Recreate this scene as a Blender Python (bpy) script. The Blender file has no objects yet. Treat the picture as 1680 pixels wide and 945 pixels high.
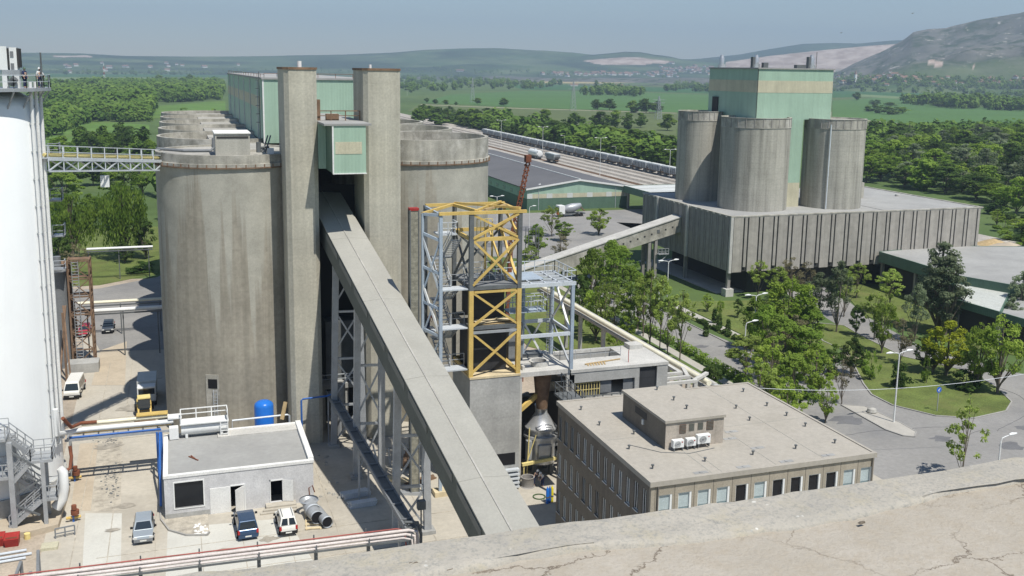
import bpy, math, random
import numpy as np
from mathutils import Vector, Matrix
R = math.radians
random.seed(7); np.random.seed(7)
S = bpy.context.scene
COL = S.collection
# ---------------------------------------------------------------- camera (surveyed: plant grid = world axes, 1 unit = 1 m)
F, CX, CY, YH, ROLL, VP1, H = 1621., 840., 400., 115., .0148, 275., 40.
_th = math.atan((CY-YH)/F); _yaw = math.atan((CX-VP1)/math.hypot(F, CY-YH)); _a = math.atan(ROLL)
_h = np.array([math.sin(_yaw), math.cos(_yaw), 0]); _r0 = np.array([math.cos(_yaw), -math.sin(_yaw), 0]); _z = np.array([0, 0, 1.])
FW = _h*math.cos(_th)-_z*math.sin(_th); _u0 = _h*math.sin(_th)+_z*math.cos(_th)
RT = _r0*math.cos(_a)+_u0*math.sin(_a); UP = -_r0*math.sin(_a)+_u0*math.cos(_a)
cam = bpy.data.cameras.new('camera'); co = bpy.data.objects.new('camera', cam); COL.objects.link(co)
cam.sensor_width = 36; cam.lens = F/1680*36; cam.shift_y = -(472.5-CY)/1680
cam.clip_start = .1; cam.clip_end = 30000
co.matrix_world = Matrix(((RT[0], UP[0], -FW[0], 0), (RT[1], UP[1], -FW[1], 0), (RT[2], UP[2], -FW[2], H), (0, 0, 0, 1)))
S.camera = co
# ---------------------------------------------------------------- daylight
SUN = Vector((.17, -.48, 1.)).normalized()
w = bpy.data.worlds.new('World'); S.world = w; w.use_nodes = True
nt = w.node_tree; bg = nt.nodes['Background']
sky = nt.nodes.new('ShaderNodeTexSky'); sky.sky_type = 'NISHITA'; sky.sun_disc = False
sky.sun_elevation = math.asin(SUN.z); sky.sun_rotation = math.atan2(SUN.x, SUN.y)
sky.altitude = 150; sky.air_density = 1.0; sky.dust_density = .15; sky.ozone_density = 3.0
nt.links.new(sky.outputs[0], bg.inputs[0]); bg.inputs[1].default_value = .095
sl = bpy.data.lights.new('sun', 'SUN'); sl.energy = 5.0; sl.angle = R(.5); sl.color = (1, .955, .87)
so = bpy.data.objects.new('sun', sl); COL.objects.link(so); so.rotation_euler = SUN.to_track_quat('Z', 'Y').to_euler()
so.location = (0, -50, 200)
S.view_settings.view_transform = 'Standard'; S.view_settings.look = 'None'
S.view_settings.exposure = 0.06; S.view_settings.gamma = 1; S.view_settings.use_curve_mapping = False
S.render.engine = 'CYCLES'
cy = S.cycles
cy.use_denoising = True; cy.max_bounces = 6; cy.diffuse_bounces = 3; cy.glossy_bounces = 3; cy.transmission_bounces = 4
cy.transparent_max_bounces = 6; cy.volume_bounces = 0; cy.caustics_reflective = False; cy.caustics_refractive = False
# ---------------------------------------------------------------- survey: a photo bearing met with a level, a wall plane or a vertical
def ray(px, py): return FW*F+RT*(px-CX)-UP*(py-CY)
def _hit(d, t): return tuple(np.array([0, 0, H])+d*t)
def G(px, py, z=0): d = ray(px, py); return _hit(d, (z-H)/d[2])
def ZY(px, py, y): d = ray(px, py); return _hit(d, y/d[1])
def ZX(px, py, x): d = ray(px, py); return _hit(d, x/d[0])
def PX(p):
    q = np.array(p, float)-[0, 0, H]; k = q@FW; return CX+F*(q@RT)/k, CY-F*(q@UP)/k
def ZV(x, y, py):
    lo, hi = -50., 300.
    for _ in range(50):
        m = (lo+hi)/2
        if PX((x, y, m))[1] > py: lo = m
        else: hi = m
    return lo
# ---------------------------------------------------------------- object helpers
def tag(o, label=None, cat=None, group=None, kind=None):
    if label: o['label'] = label
    if cat: o['category'] = cat
    if group: o['group'] = group
    if kind: o['kind'] = kind
    return o
def thing(name, label, cat, loc=(0, 0, 0), group=None):
    o = bpy.data.objects.new(name, None); COL.objects.link(o); o.empty_display_size = .3
    o.location = loc
    return tag(o, label, cat, group)
def wl(o):
    v = Vector((0, 0, 0))
    while o is not None: v += o.location; o = o.parent
    return v
def copy_tree(o, parent=None):
    c = o.copy(); COL.objects.link(c); c.parent = parent
    for ch in list(o.children): copy_tree(ch, c)
    return c
def V(p): return Vector(p)
class MB:
    def __init__(s): s.v = []; s.f = []
    def add(s, vs, fs):
        n = len(s.v); s.v += [tuple(p) for p in vs]; s.f += [tuple(i+n for i in f) for f in fs]; return s
    def box(s, x0, x1, y0, y1, z0, z1):
        return s.add([(x0, y0, z0), (x1, y0, z0), (x1, y1, z0), (x0, y1, z0), (x0, y0, z1), (x1, y0, z1), (x1, y1, z1), (x0, y1, z1)],
                     [(0, 3, 2, 1), (4, 5, 6, 7), (0, 1, 5, 4), (1, 2, 6, 5), (2, 3, 7, 6), (3, 0, 4, 7)])
    def hexa(s, b, t):   # four bottom and four top points
        return s.add(list(b)+list(t), [(0, 3, 2, 1), (4, 5, 6, 7), (0, 1, 5, 4), (1, 2, 6, 5), (2, 3, 7, 6), (3, 0, 4, 7)])
    def bar(s, p, q, w=.2, h=None, up=(0, 0, 1)):
        h = w if h is None else h
        p, q = V(p), V(q); d = (q-p).normalized(); u = V(up)
        if abs(d.dot(u)) > .98: u = V((0, 1, 0))
        a = d.cross(u).normalized(); b = a.cross(d).normalized()
        a *= w/2; b *= h/2
        return s.hexa([p-a-b, p+a-b, p+a+b, p-a+b], [q-a-b, q+a-b, q+a+b, q-a+b])
    def tube(s, pts, r, n=8, caps=True):
        pts = [V(p) for p in pts]; rs = r if isinstance(r, (list, tuple)) else [r]*len(pts)
        base = len(s.v); prev = None
        for i, p in enumerate(pts):
            d = (pts[min(i+1, len(pts)-1)]-pts[max(i-1, 0)]).normalized()
            if prev is None: u = V((0, 0, 1)) if abs(d.z) < .9 else V((1, 0, 0))
            else: u = prev
            a = d.cross(u)
            if a.length < 1e-6: a = d.cross(V((0, 1, .3)))
            a.normalize(); b = a.cross(d).normalized(); prev = b
            for k in range(n):
                t = 2*math.pi*k/n; s.v.append(tuple(p+(a*math.cos(t)+b*math.sin(t))*rs[i]))
        for i in range(len(pts)-1):
            for k in range(n):
                k2 = (k+1) % n; s.f.append((base+i*n+k, base+i*n+k2, base+(i+1)*n+k2, base+(i+1)*n+k))
        if caps:
            s.f.append(tuple(base+k for k in range(n))[::-1]); s.f.append(tuple(base+(len(pts)-1)*n+k for k in range(n)))
        return s
    def lathe(s, prof, c=(0, 0), n=32, a0=0, a1=2*math.pi):
        base = len(s.v); full = abs(a1-a0-2*math.pi) < 1e-6; m = n if full else n+1
        for r, z in prof:
            for k in range(m):
                t = a0+(a1-a0)*k/n; s.v.append((c[0]+r*math.cos(t), c[1]+r*math.sin(t), z))
        for i in range(len(prof)-1):
            for k in range(n):
                k2 = (k+1) % m; s.f.append((base+i*m+k, base+i*m+k2, base+(i+1)*m+k2, base+(i+1)*m+k))
        return s
    def cyl(s, c, r, z0, z1, n=16, r2=None):
        return s.lathe([(0.001, z0), (r, z0), (r if r2 is None else r2, z1), (.001, z1)], c, n)
    def prism(s, poly, z0, z1):
        n = len(poly)
        return s.add([(x, y, z0) for x, y in poly]+[(x, y, z1) for x, y in poly],
                     [tuple(range(n))[::-1], tuple(range(n, 2*n))]+[(i, (i+1) % n, n+(i+1) % n, n+i) for i in range(n)])
    def quad(s, a, b, c, d): return s.add([a, b, c, d], [(0, 1, 2, 3)])
    def rail(s, pts, hgt=1.05, r=.03, posts=1.5, mid=True):   # handrail along a polyline
        for p, q in zip(pts[:-1], pts[1:]):
            p, q = V(p), V(q); u = V((0, 0, hgt))
            s.bar(p+u, q+u, r*2)
            if mid: s.bar(p+u*.5, q+u*.5, r*1.6)
            k = max(1, round((q-p).length/posts))
            for i in range(k+1):
                a = p.lerp(q, i/k); s.bar(a, a+u, r*2)
        return s
    def build(s, name, m, parent=None, smooth=False, bevel=0):
        me = bpy.data.meshes.new(name)
        off = wl(parent) if parent is not None else V((0, 0, 0))
        me.from_pydata([(x-off.x, y-off.y, z-off.z) for x, y, z in s.v], [], s.f)
        if isinstance(m, (list, tuple)):
            for x in m: me.materials.append(x)
        else: me.materials.append(m)
        if smooth:
            me.polygons.foreach_set('use_smooth', [True]*len(me.polygons))
            me.set_sharp_from_angle(angle=R(40))
        me.update()
        o = bpy.data.objects.new(name, me); COL.objects.link(o); o.parent = parent
        if bevel:
            b = o.modifiers.new('bevel', 'BEVEL'); b.width = bevel; b.segments = 2; b.limit_method = 'ANGLE'
        return o
def box(name, m, parent, x0, x1, y0, y1, z0, z1, bevel=0): return MB().box(x0, x1, y0, y1, z0, z1).build(name, m, parent, bevel=bevel)
# ---------------------------------------------------------------- materials
M = {}
def nodes(name):
    m = bpy.data.materials.new(name); m.use_nodes = True; M[name] = m
    t = m.node_tree; return m, t, t.nodes['Principled BSDF'], t.nodes, t.links
def mat(name, c, rough=.8, var=.18, scale=.6, streak=0., metal=0., bump=0., fine=.12, lines=0., linevar=.15, stain=None, stainamt=.5, stainscale=.25, spec=.3, ribs=0., light=0., runs=None):
    m, t, b, N, L = nodes(name)
    b.inputs['Roughness'].default_value = rough; b.inputs['Metallic'].default_value = metal
    b.inputs['Specular IOR Level'].default_value = spec
    tc = N.new('ShaderNodeTexCoord'); oi = N.new('ShaderNodeObjectInfo')
    ad = N.new('ShaderNodeVectorMath'); ad.operation = 'ADD'
    mu = N.new('ShaderNodeMath'); mu.operation = 'MULTIPLY'; mu.inputs[1].default_value = 60
    L.new(oi.outputs['Random'], mu.inputs[0]); L.new(tc.outputs['Object'], ad.inputs[0]); L.new(mu.outputs[0], ad.inputs[1])
    def noise(sc, det=6, vec=(1, 1, 1), rg=.6):
        mp = N.new('ShaderNodeMapping'); mp.inputs['Scale'].default_value = vec; L.new(ad.outputs[0], mp.inputs[0])
        n = N.new('ShaderNodeTexNoise'); n.inputs['Scale'].default_value = sc; n.inputs['Detail'].default_value = det; n.inputs['Roughness'].default_value = rg
        L.new(mp.outputs[0], n.inputs['Vector']); return n.outputs['Fac']
    def mrange(f, a, b_, lo, hi):
        r = N.new('ShaderNodeMapRange'); r.inputs[1].default_value = a; r.inputs[2].default_value = b_; r.inputs[3].default_value = lo; r.inputs[4].default_value = hi
        L.new(f, r.inputs[0]); return r.outputs[0]
    def mul(a, f):
        x = N.new('ShaderNodeVectorMath'); x.operation = 'SCALE'; L.new(a, x.inputs[0]); L.new(f, x.inputs['Scale']); return x.outputs[0]
    rgb = N.new('ShaderNodeRGB'); rgb.outputs[0].default_value = (*c, 1); cur = rgb.outputs[0]
    if var: cur = mul(cur, mrange(noise(scale), .3, .7, 1-var, 1+var))
    if fine: cur = mul(cur, mrange(noise(scale*14, 3), .3, .7, 1-fine, 1+fine))
    if streak: cur = mul(cur, mrange(noise(1.0, 5, (1, 1, .035)), .42, .72, 1+.25*streak, 1-streak))
    if light: cur = mul(cur, mrange(noise(1.7, 4, (1, 1, .022)), .50, .70, 1, 1+light))
    if lines:
        sx = N.new('ShaderNodeSeparateXYZ'); L.new(tc.outputs['Object'], sx.inputs[0])
        q = N.new('ShaderNodeMath'); q.operation = 'DIVIDE'; q.inputs[1].default_value = lines; L.new(sx.outputs['Z'], q.inputs[0])
        fr = N.new('ShaderNodeMath'); fr.operation = 'FRACT'; L.new(q.outputs[0], fr.inputs[0])
        cur = mul(cur, mrange(fr.outputs[0], .0, .10, 1-linevar, 1))
    if stain is not None:
        mx = N.new('ShaderNodeMix'); mx.data_type = 'RGBA'; L.new(mrange(noise(stainscale, 8, rg=.7), .5, .66, 0, stainamt), mx.inputs[0])
        L.new(cur, mx.inputs[6]); mx.inputs[7].default_value = (*stain, 1); cur = mx.outputs[2]
    if runs is not None:    # pale lime runs coming down from the rim and dying out lower on the wall
        sx = N.new('ShaderNodeSeparateXYZ'); L.new(tc.outputs['Object'], sx.inputs[0])
        zz = mrange(sx.outputs['Z'], 0, 30, -.36, .115)
        a2 = N.new('ShaderNodeMath'); a2.operation = 'ADD'; L.new(noise(.62, 5, (1, 1, .016), .55), a2.inputs[0]); L.new(zz, a2.inputs[1])
        mx = N.new('ShaderNodeMix'); mx.data_type = 'RGBA'; L.new(mrange(a2.outputs[0], .44, .50, 0, .9), mx.inputs[0])
        pale = N.new('ShaderNodeRGB'); pale.outputs[0].default_value = (*runs, 1); pc = mul(mul(pale.outputs[0], mrange(noise(.5), .3, .7, .82, 1.15)), mrange(noise(6, 3), .3, .7, .9, 1.08))
        L.new(cur, mx.inputs[6]); L.new(pc, mx.inputs[7]); cur = mx.outputs[2]
    L.new(cur, b.inputs['Base Color'])
    if bump or ribs:
        bp = N.new('ShaderNodeBump'); bp.inputs['Strength'].default_value = .6
        if ribs:
            d = N.new('ShaderNodeVectorMath'); d.operation = 'DOT_PRODUCT'; d.inputs[1].default_value = (1, 1, 0); L.new(tc.outputs['Object'], d.inputs[0])
            k = N.new('ShaderNodeMath'); k.operation = 'MULTIPLY'; k.inputs[1].default_value = 2*math.pi/ribs; L.new(d.outputs['Value'], k.inputs[0])
            si = N.new('ShaderNodeMath'); si.operation = 'SINE'; L.new(k.outputs[0], si.inputs[0]); L.new(si.outputs[0], bp.inputs['Height']); bp.inputs['Distance'].default_value = .012
        else:
            L.new(noise(scale*20, 4), bp.inputs['Height']); bp.inputs['Distance'].default_value = bump
        L.new(bp.outputs[0], b.inputs['Normal'])
    return m
mat('silo_concrete', (.325, .302, .25), .9, .14, .16, .22, lines=1.5, linevar=.06, stain=(.23, .215, .165), stainamt=.35, stainscale=.085, light=.12, runs=(.42, .41, .355))
mat('rim_concrete', (.37, .355, .31), .9, .3, .5, .3, stain=(.60, .58, .53), stainamt=.8, stainscale=.35)
mat('roof_concrete', (.40, .388, .355), .9, .2, .3, stain=(.22, .21, .19), stainamt=.5, stainscale=.2)
mat('tower_concrete', (.46, .44, .365), .9, .1, .3, .16, light=.14, lines=3.2, linevar=.05, stain=(.33, .31, .26), stainamt=.3, stainscale=.2)
mat('raw_concrete', (.40, .40, .385), .9, .16, .35, .1, lines=2.4, linevar=.07, stain=(.29, .29, .28), stainamt=.5)
mat('new_concrete', (.52, .51, .48), .9, .13, .4, .08, stain=(.40, .39, .36), stainamt=.4)
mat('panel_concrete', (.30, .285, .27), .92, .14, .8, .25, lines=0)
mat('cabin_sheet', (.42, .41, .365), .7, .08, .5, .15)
mat('panel_concrete_lit', (.375, .352, .315), .92, .14, .8, .2)  # lighter copy of the panel colour, with the front's sunlight painted in
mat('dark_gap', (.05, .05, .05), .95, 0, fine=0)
mat('black_void', (.012, .012, .014), .9, 0, fine=0)
mat('green_cladding', (.35, .49, .385), .55, .05, .4, .10, ribs=.35, fine=.03)
mat('green_dark_cladding', (.10, .17, .125), .6, .08, .4, .1, ribs=.35)
mat('cream_band', (.53, .50, .37), .6, .08, .5, .12, ribs=.35)
mat('plaster', (.60, .60, .605), .9, .1, .6, .1, stain=(.45, .45, .46), stainamt=.5, stainscale=.5)
mat('white_paint', (.78, .79, .78), .45, .05, .5, .08, fine=.03)
mat('white_silo', (.84, .86, .86), .38, .02, .3, .03, fine=.01)
mat('white_edge', (.75, .75, .73), .8, .08)
mat('galvanised', (.42, .44, .46), .45, .15, 1.0, metal=.35)
mat('blue_grey_steel', (.38, .45, .53), .5, .1, .8, .1, metal=.1)
mat('light_steel', (.60, .64, .68), .45, .1, .8, metal=.15)
mat('dark_steel', (.13, .14, .145), .6, .2, .8)
mat('yellow_paint', (.62, .44, .14), .5, .15, .8, .12)
mat('pale_yellow', (.74, .62, .26), .5, .12, .8)
mat('cream_pipe', (.78, .74, .58), .5, .08, .6)
mat('blue_paint', (.035, .13, .42), .4, .1, .6)
mat('tank_blue', (.02, .17, .62), .3, .05, .6, fine=.02)
mat('red_paint', (.36, .035, .03), .5, .15, .8)
mat('rust', (.19, .068, .036), .8, .3, 1.2)
mat('brown_rust', (.20, .13, .085), .9, .35, 1.2)
mat('silver', (.58, .59, .60), .35, .12, .8, .1, metal=.6)
mat('black_panel', (.035, .037, .042), .6, .2, .5, lines=1.2, linevar=.3)
mat('grey_panel', (.20, .21, .22), .6, .1, .4)
mat('timber', (.46, .34, .18), .8, .2, 1.5)
mat('pale_timber', (.62, .52, .34), .8, .2, 1.5)
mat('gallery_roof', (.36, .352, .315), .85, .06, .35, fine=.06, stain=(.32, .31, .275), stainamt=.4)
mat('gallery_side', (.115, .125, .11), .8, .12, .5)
mat('gallery_panel', (.20, .20, .18), .8, .12, .5)
mat('office_wall_shaded', (.185, .165, .14), .92, .12, .6, .15)  # shade of the side walls put into the colour, darker than the front
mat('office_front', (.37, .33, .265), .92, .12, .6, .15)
mat('felt_roof', (.41, .38, .33), .95, .09, .22, fine=.08, stain=(.32, .295, .25), stainamt=.65, stainscale=.22)
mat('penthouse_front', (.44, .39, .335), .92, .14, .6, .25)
mat('grey_roof', (.345, .345, .335), .9, .12, .15, fine=.06, stain=(.27, .27, .265), stainamt=.5, stainscale=.1)
mat('dark_grey_roof', (.13, .13, .137), .8, .1, .1, fine=.04)
mat('light_roof', (.60, .62, .60), .6, .08, .1, fine=.05)
mat('glass_blue', (.20, .29, .32), .12, .15, .3, fine=0, spec=.8)
mat('glass_dark', (.012, .014, .018), .15, .2, .3, fine=0, spec=.3)
mat('glass_mid', (.10, .13, .15), .1, .3, .3, fine=0, spec=.8)
mat('rubber', (.02, .02, .021), .8, .1)
mat('asphalt', (.27, .262, .25), .92, .1, .15, fine=.08, stain=(.18, .18, .185), stainamt=.6, stainscale=.07, bump=.01)
mat('yard_concrete', (.46, .425, .36), .92, .1, .18, fine=.07, stain=(.33, .30, .25), stainamt=.55, stainscale=.13, bump=.01)
mat('pale_slab', (.56, .55, .50), .92, .06, .3, fine=.05, stain=(.46, .44, .39), stainamt=.4, stainscale=.25)
mat('tan_slab', (.48, .41, .315), .92, .1, .35, fine=.08, stain=(.36, .30, .23), stainamt=.5)
mat('broken_slab', (.45, .41, .34), .95, .22, 1.2, fine=.25, stain=(.22, .20, .17), stainamt=.7, stainscale=.9)
mat('dirt', (.40, .34, .27), .95, .18, .3, fine=.15, stain=(.27, .22, .17), stainamt=.6)
mat('pavement', (.42, .40, .36), .92, .1, .4, fine=.08)
mat('kerb', (.34, .33, .31), .9, .12, .6)
mat('lawn', (.12, .155, .04), .95, .28, .35, fine=.35, stain=(.17, .17, .06), stainamt=.6, stainscale=.16)
mat('ballast', (.40, .37, .33), .95, .2, .2, fine=.2)
mat('skin', (.5, .33, .24), .6, 0, fine=0)
mat('navy_cloth', (.03, .04, .10), .9, .1)
mat('white_cloth', (.7, .7, .7), .9, .05)
mat('orange_cloth', (.6, .16, .03), .9, .1)
mat('wagon_side', (.20, .215, .225), .7, .4, .5)
mat('wall_white', (.72, .70, .66), .9, .05)
mat('roof_tile', (.26, .16, .12), .9, .3)
mat('bark', (.16, .135, .105), .95, .25, 2.)
# ================================================================ LAND
mat('plain_green', (.085, .135, .04), .95, .22, .006, fine=.15, stain=(.11, .135, .045), stainamt=.7, stainscale=.003)
mat('field_green', (.075, .155, .040), .95, .10, .008, fine=.12, stain=(.075, .15, .045), stainamt=.4, stainscale=.01)
mat('field_deep', (.040, .115, .030), .95, .10, .008, fine=.10)
mat('field_pale', (.15, .21, .085), .95, .10, .01, fine=.10)
mat('field_olive', (.105, .135, .05), .95, .12, .01, fine=.12)
mat('field_tan', (.40, .33, .17), .95, .08, .01, fine=.08)
mat('meadow', (.10, .185, .035), .95, .22, .04, fine=.2, stain=(.16, .19, .06), stainamt=.5, stainscale=.03)
mat('track', (.33, .32, .22), .95, .1, .02)
def sheet(name, m, poly, z, hole=None):
    o = MB().add([(x, y, z) for x, y in poly], [tuple(range(len(poly)))]).build(name, m)
    if o.data.polygons[0].normal.z < 0: o.data.flip_normals()
    return tag(o, kind='structure')
def psheet(name, m, pix, z): return sheet(name, m, [G(*p, z)[:2] for p in pix], z)
sheet('ground', M['plain_green'], [(-11000, -3000), (11000, -3000), (11000, 11000), (-11000, 11000)], 0)
for m, pix in (
    ('field_pale', ((60, 137), (60, 127), (230, 127), (300, 131), (360, 130), (360, 135), (250, 138), (160, 140))),
    ('field_deep', ((60, 126), (60, 121), (300, 122), (430, 124), (430, 127), (250, 126))),
    ('meadow', ((175, 189), (245, 175), (370, 165), (370, 192), (240, 194))),
    ('meadow', ((60, 232), (60, 200), (150, 198), (245, 205), (245, 225), (150, 240), (60, 262))),
    ('field_tan', ((812, 135), (850, 128), (905, 125.5), (980, 127.5), (1062, 132), (1040, 136), (990, 137), (900, 136.5))),
    ('field_green', ((690, 168), (740, 155), (860, 149), (1000, 150), (1180, 156), (1180, 184), (1110, 184), (850, 176))),
    ('field_olive', ((668, 182), (690, 170), (850, 178), (1110, 186), (1180, 186), (1180, 215), (1000, 208), (800, 196))),
    ('field_pale', ((655, 133), (660, 124), (760, 121), (860, 122), (800, 131), (720, 128))),
    ('field_deep', ((860, 147), (830, 139), (1000, 139), (1180, 146), (1180, 154), (1000, 148))),
    ('track', ((690, 171.2), (850, 177.3), (1110, 185.2), (1110, 186), (850, 178.2), (690, 172))),
    ('field_green', ((1366, 192), (1366, 165), (1450, 160), (1560, 172), (1700, 182), (1700, 214), (1600, 206), (1480, 204))),
    ('field_deep', ((1366, 160), (1366, 148), (1500, 152), (1700, 160), (1700, 178), (1560, 170), (1450, 158))),
    ('field_olive', ((1415, 215), (1415, 196), (1480, 205), (1600, 208), (1600, 215), (1480, 214))),
    ('track', ((1420, 197), (1480, 202.5), (1610, 206.5), (1610, 207.6), (1480, 203.8), (1420, 198.4))),
    ('field_pale', ((1400, 158), (1400, 154), (1490, 159), (1470, 162))),
    ('field_olive', ((1105, 224), (1000, 205), (1110, 206), (1110, 224))),
): psheet('field', M[m], pix, .06+.015*len([o for o in COL.objects if o.name.startswith('field')]))
# ---------------------------------------------------------------- hills: a polar height field with real distances
def vnoise(x, y, seed):
    rs = np.random.RandomState(seed); T = rs.rand(256, 256)
    xi = np.floor(x).astype(int); yi = np.floor(y).astype(int); fx = x-xi; fy = y-yi
    fx = fx*fx*(3-2*fx); fy = fy*fy*(3-2*fy)
    g = lambda a, b: T[a % 256, b % 256]
    return (g(xi, yi)*(1-fx)+g(xi+1, yi)*fx)*(1-fy)+(g(xi, yi+1)*(1-fx)+g(xi+1, yi+1)*fx)*fy-.5
def fbm(x, y, seed, o=5):
    s = 0; a = 1.
    for k in range(o): s = s+a*vnoise(x*2**k, y*2**k, seed+k); a *= .5
    return s
LAY = [  # (distance of the crest, width of the front slope, roughness, silhouette in bearing / height marks)
    (6800, 2500, 10, ((-400, 92), (-200, 85), (0, 87), (60, 87), (130, 88), (200, 92), (300, 93), (400, 93), (500, 91), (560, 90), (640, 87), (698, 82.5), (760, 80.5), (810, 80), (860, 83), (891, 84), (936, 87), (980, 92), (1050, 96), (1130, 98), (1230, 99), (1400, 106), (1700, 118), (2300, 118))),
    (6100, 900, 6, ((-400, 118), (880, 112), (925, 97), (960, 91), (994, 88), (1019, 85.5), (1045, 86), (1068, 90), (1093, 93), (1115, 98), (1200, 104), (2300, 122))),
    (7400, 1500, 8, ((-400, 122), (1050, 104), (1150, 96), (1208, 90), (1252, 82), (1309, 73), (1360, 71.5), (1400, 72.5), (1450, 68), (1500, 66), (1560, 70), (1700, 90), (2300, 110))),
    (5600, 420, 5, ((-400, 130), (1140, 112), (1190, 101), (1260, 91.5), (1350, 82), (1420, 75.5), (1475, 72), (1530, 80), (1620, 100), (2300, 125))),
    (3900, 1350, 38, ((-400, 130), (1300, 128), (1370, 118), (1400, 102), (1440, 85), (1474, 67), (1488, 56), (1513, 51), (1540, 50), (1576, 41), (1618, 32), (1656, 25), (1680, 19), (1760, 8), (1900, 4), (2100, 20), (2300, 40))),
]
def hills_z(rr, az):
    px = 840+1646*np.tan(az); yh = YH+ROLL*(px-840); ca = np.cos(az)
    X = rr*np.sin(az); Y = rr*np.cos(az)
    out = np.full(rr.shape, -3.); which = np.zeros(rr.shape, int); frac = np.zeros(rr.shape)
    for i, (Rk, W, rough, tb) in enumerate(LAY):
        t = np.array(tb, float); y = np.interp(px, t[:, 0], t[:, 1])
        top = 40+Rk*(yh-y)/1646*ca
        s = np.clip((rr-(Rk-W))/W, 0, 1); s = s*s*(3-2*s) if i != 4 else s**1.15
        back = np.clip((rr-Rk)/(W*1.5), 0, 1)
        f = s*(1-.6*back)
        n = fbm(X/520., Y/520., 11+i*7)
        z = -3+(top+3)*f+n*rough*2.2*np.sin(np.pi*np.clip(f, 0, 1))**.8*np.clip(top/120, .2, 1.6)
        if i == 4:
            g = np.abs(fbm(X/330.+Y/900., Y/700., 77, 4)); z = z-44*np.clip(.25-g, 0, .25)*4*np.sin(np.pi*np.clip(f, 0, 1))
        b = z > out; out = np.where(b, z, out); which = np.where(b, i, which); frac = np.where(b, f, frac)
    return out, which, frac
na, nr = 900, 170
az = np.linspace(R(-36), R(36), na); rr = np.concatenate([np.linspace(2300, 7700, nr-12), np.linspace(7780, 9300, 12)])
A, RR = np.meshgrid(az, rr)
Z, WH, FR = hills_z(RR, A)
vx = RR*np.sin(A+_yaw); vy = RR*np.cos(A+_yaw)
me = bpy.data.meshes.new('hills')
me.vertices.add(na*nr); me.vertices.foreach_set('co', np.stack([vx, vy, Z], -1).astype(np.float32).ravel())
i, j = np.meshgrid(np.arange(nr-1), np.arange(na-1), indexing='ij'); b = i*na+j
q = np.stack([b, b+1, b+na+1, b+na], -1).reshape(-1, 4).astype(np.int32)
me.loops.add(q.size); me.loops.foreach_set('vertex_index', q.ravel()); me.polygons.add(len(q))
me.polygons.foreach_set('loop_start', np.arange(0, q.size, 4, dtype=np.int32)); me.polygons.foreach_set('loop_total', np.full(len(q), 4, np.int32))
me.polygons.foreach_set('use_smooth', np.ones(len(q), bool)); me.update(calc_edges=True)
# what the ground is there: 1 woodland, 2 dry grassland of the rocky mountain, 3 quarry rock
PXg = 840+1646*np.tan(A)
att = np.zeros(A.shape+(4,), np.float32); att[..., 3] = 1
nz = fbm(vx/260., vy/260., 51)
att[..., 0] = np.clip(.5+1.6*nz+np.where((WH == 2) | ((WH == 1) & (FR > .93)), .9, 0)-np.where(WH == 0, .05, 0), 0, 1)
att[..., 1] = np.where(WH == 4, np.clip((FR-.10)*6, 0, 1), 0)
qn = .10*fbm(vx/90., vy/300., 91)
quarry = ((WH == 3) & (FR > .30+qn) & (FR < .985) & (PXg > 1185) & (PXg < 1478)) | ((WH == 1) & (FR > .42+qn+np.abs(PXg-1015)/420) & (FR < .80) & (PXg > 935) & (PXg < 1092))
quarry |= (WH == 0) & (FR > .74+qn*.6) & (FR < .84+qn*.6) & (np.abs(PXg-115) < 32)
quarry |= (WH == 4) & (FR < .24+qn) & (FR > .19+qn) & ((np.abs(PXg-1528+60*qn) < 12) | (np.abs(PXg-1590+60*qn) < 2))
att[..., 2] = quarry
ca = me.color_attributes.new('cover', 'FLOAT_COLOR', 'POINT'); ca.data.foreach_set('color', att.ravel())
m, t, bs, N, L = nodes('hill_cover')
bs.inputs['Roughness'].default_value = 1; bs.inputs['Specular IOR Level'].default_value = .05
va = N.new('ShaderNodeVertexColor'); va.layer_name = 'cover'; sp = N.new('ShaderNodeSeparateColor'); L.new(va.outputs[0], sp.inputs[0])
tc = N.new('ShaderNodeTexCoord')
def nz_(sc, d=8, lo=.4, hi=.6, vec=(1, 1, 1)):
    mp = N.new('ShaderNodeMapping'); mp.inputs['Scale'].default_value = vec; L.new(tc.outputs['Object'], mp.inputs[0])
    n = N.new('ShaderNodeTexNoise'); n.inputs['Scale'].default_value = sc; n.inputs['Detail'].default_value = d; n.inputs['Roughness'].default_value = .65; L.new(mp.outputs[0], n.inputs['Vector'])
    r = N.new('ShaderNodeMapRange'); r.inputs[1].default_value = lo; r.inputs[2].default_value = hi; L.new(n.outputs['Fac'], r.inputs[0]); return r.outputs[0]
def mixc(f, a, b_):
    x = N.new('ShaderNodeMix'); x.data_type = 'RGBA'; L.new(f, x.inputs[0])
    for k, c in ((6, a), (7, b_)):
        if isinstance(c, tuple): x.inputs[k].default_value = (*c, 1)
        else: L.new(c, x.inputs[k])
    return x.outputs[2]
grass = mixc(nz_(.004, 6), (.055, .105, .035), (.13, .17, .075))
wood = mixc(nz_(.02), (.016, .036, .014), (.035, .065, .022))
low = mixc(sp.outputs[0], grass, wood)
dry = mixc(nz_(.006), (.098, .10, .085), (.175, .168, .148))
dry = mixc(nz_(.022, 10, .47, .60), dry, (.045, .062, .03))
dry = mixc(nz_(.035, 8, .60, .68), dry, (.40, .38, .34))
rock = mixc(nz_(.012, 8, .4, .6, (1, 1, 4)), (.33, .245, .195), (.53, .44, .38))
c = mixc(sp.outputs[1], low, dry); c = mixc(sp.outputs[2], c, rock)
L.new(c, bs.inputs['Base Color'])
me.materials.append(m)
ho = bpy.data.objects.new('hills', me); COL.objects.link(ho); tag(ho, kind='structure')
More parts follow.
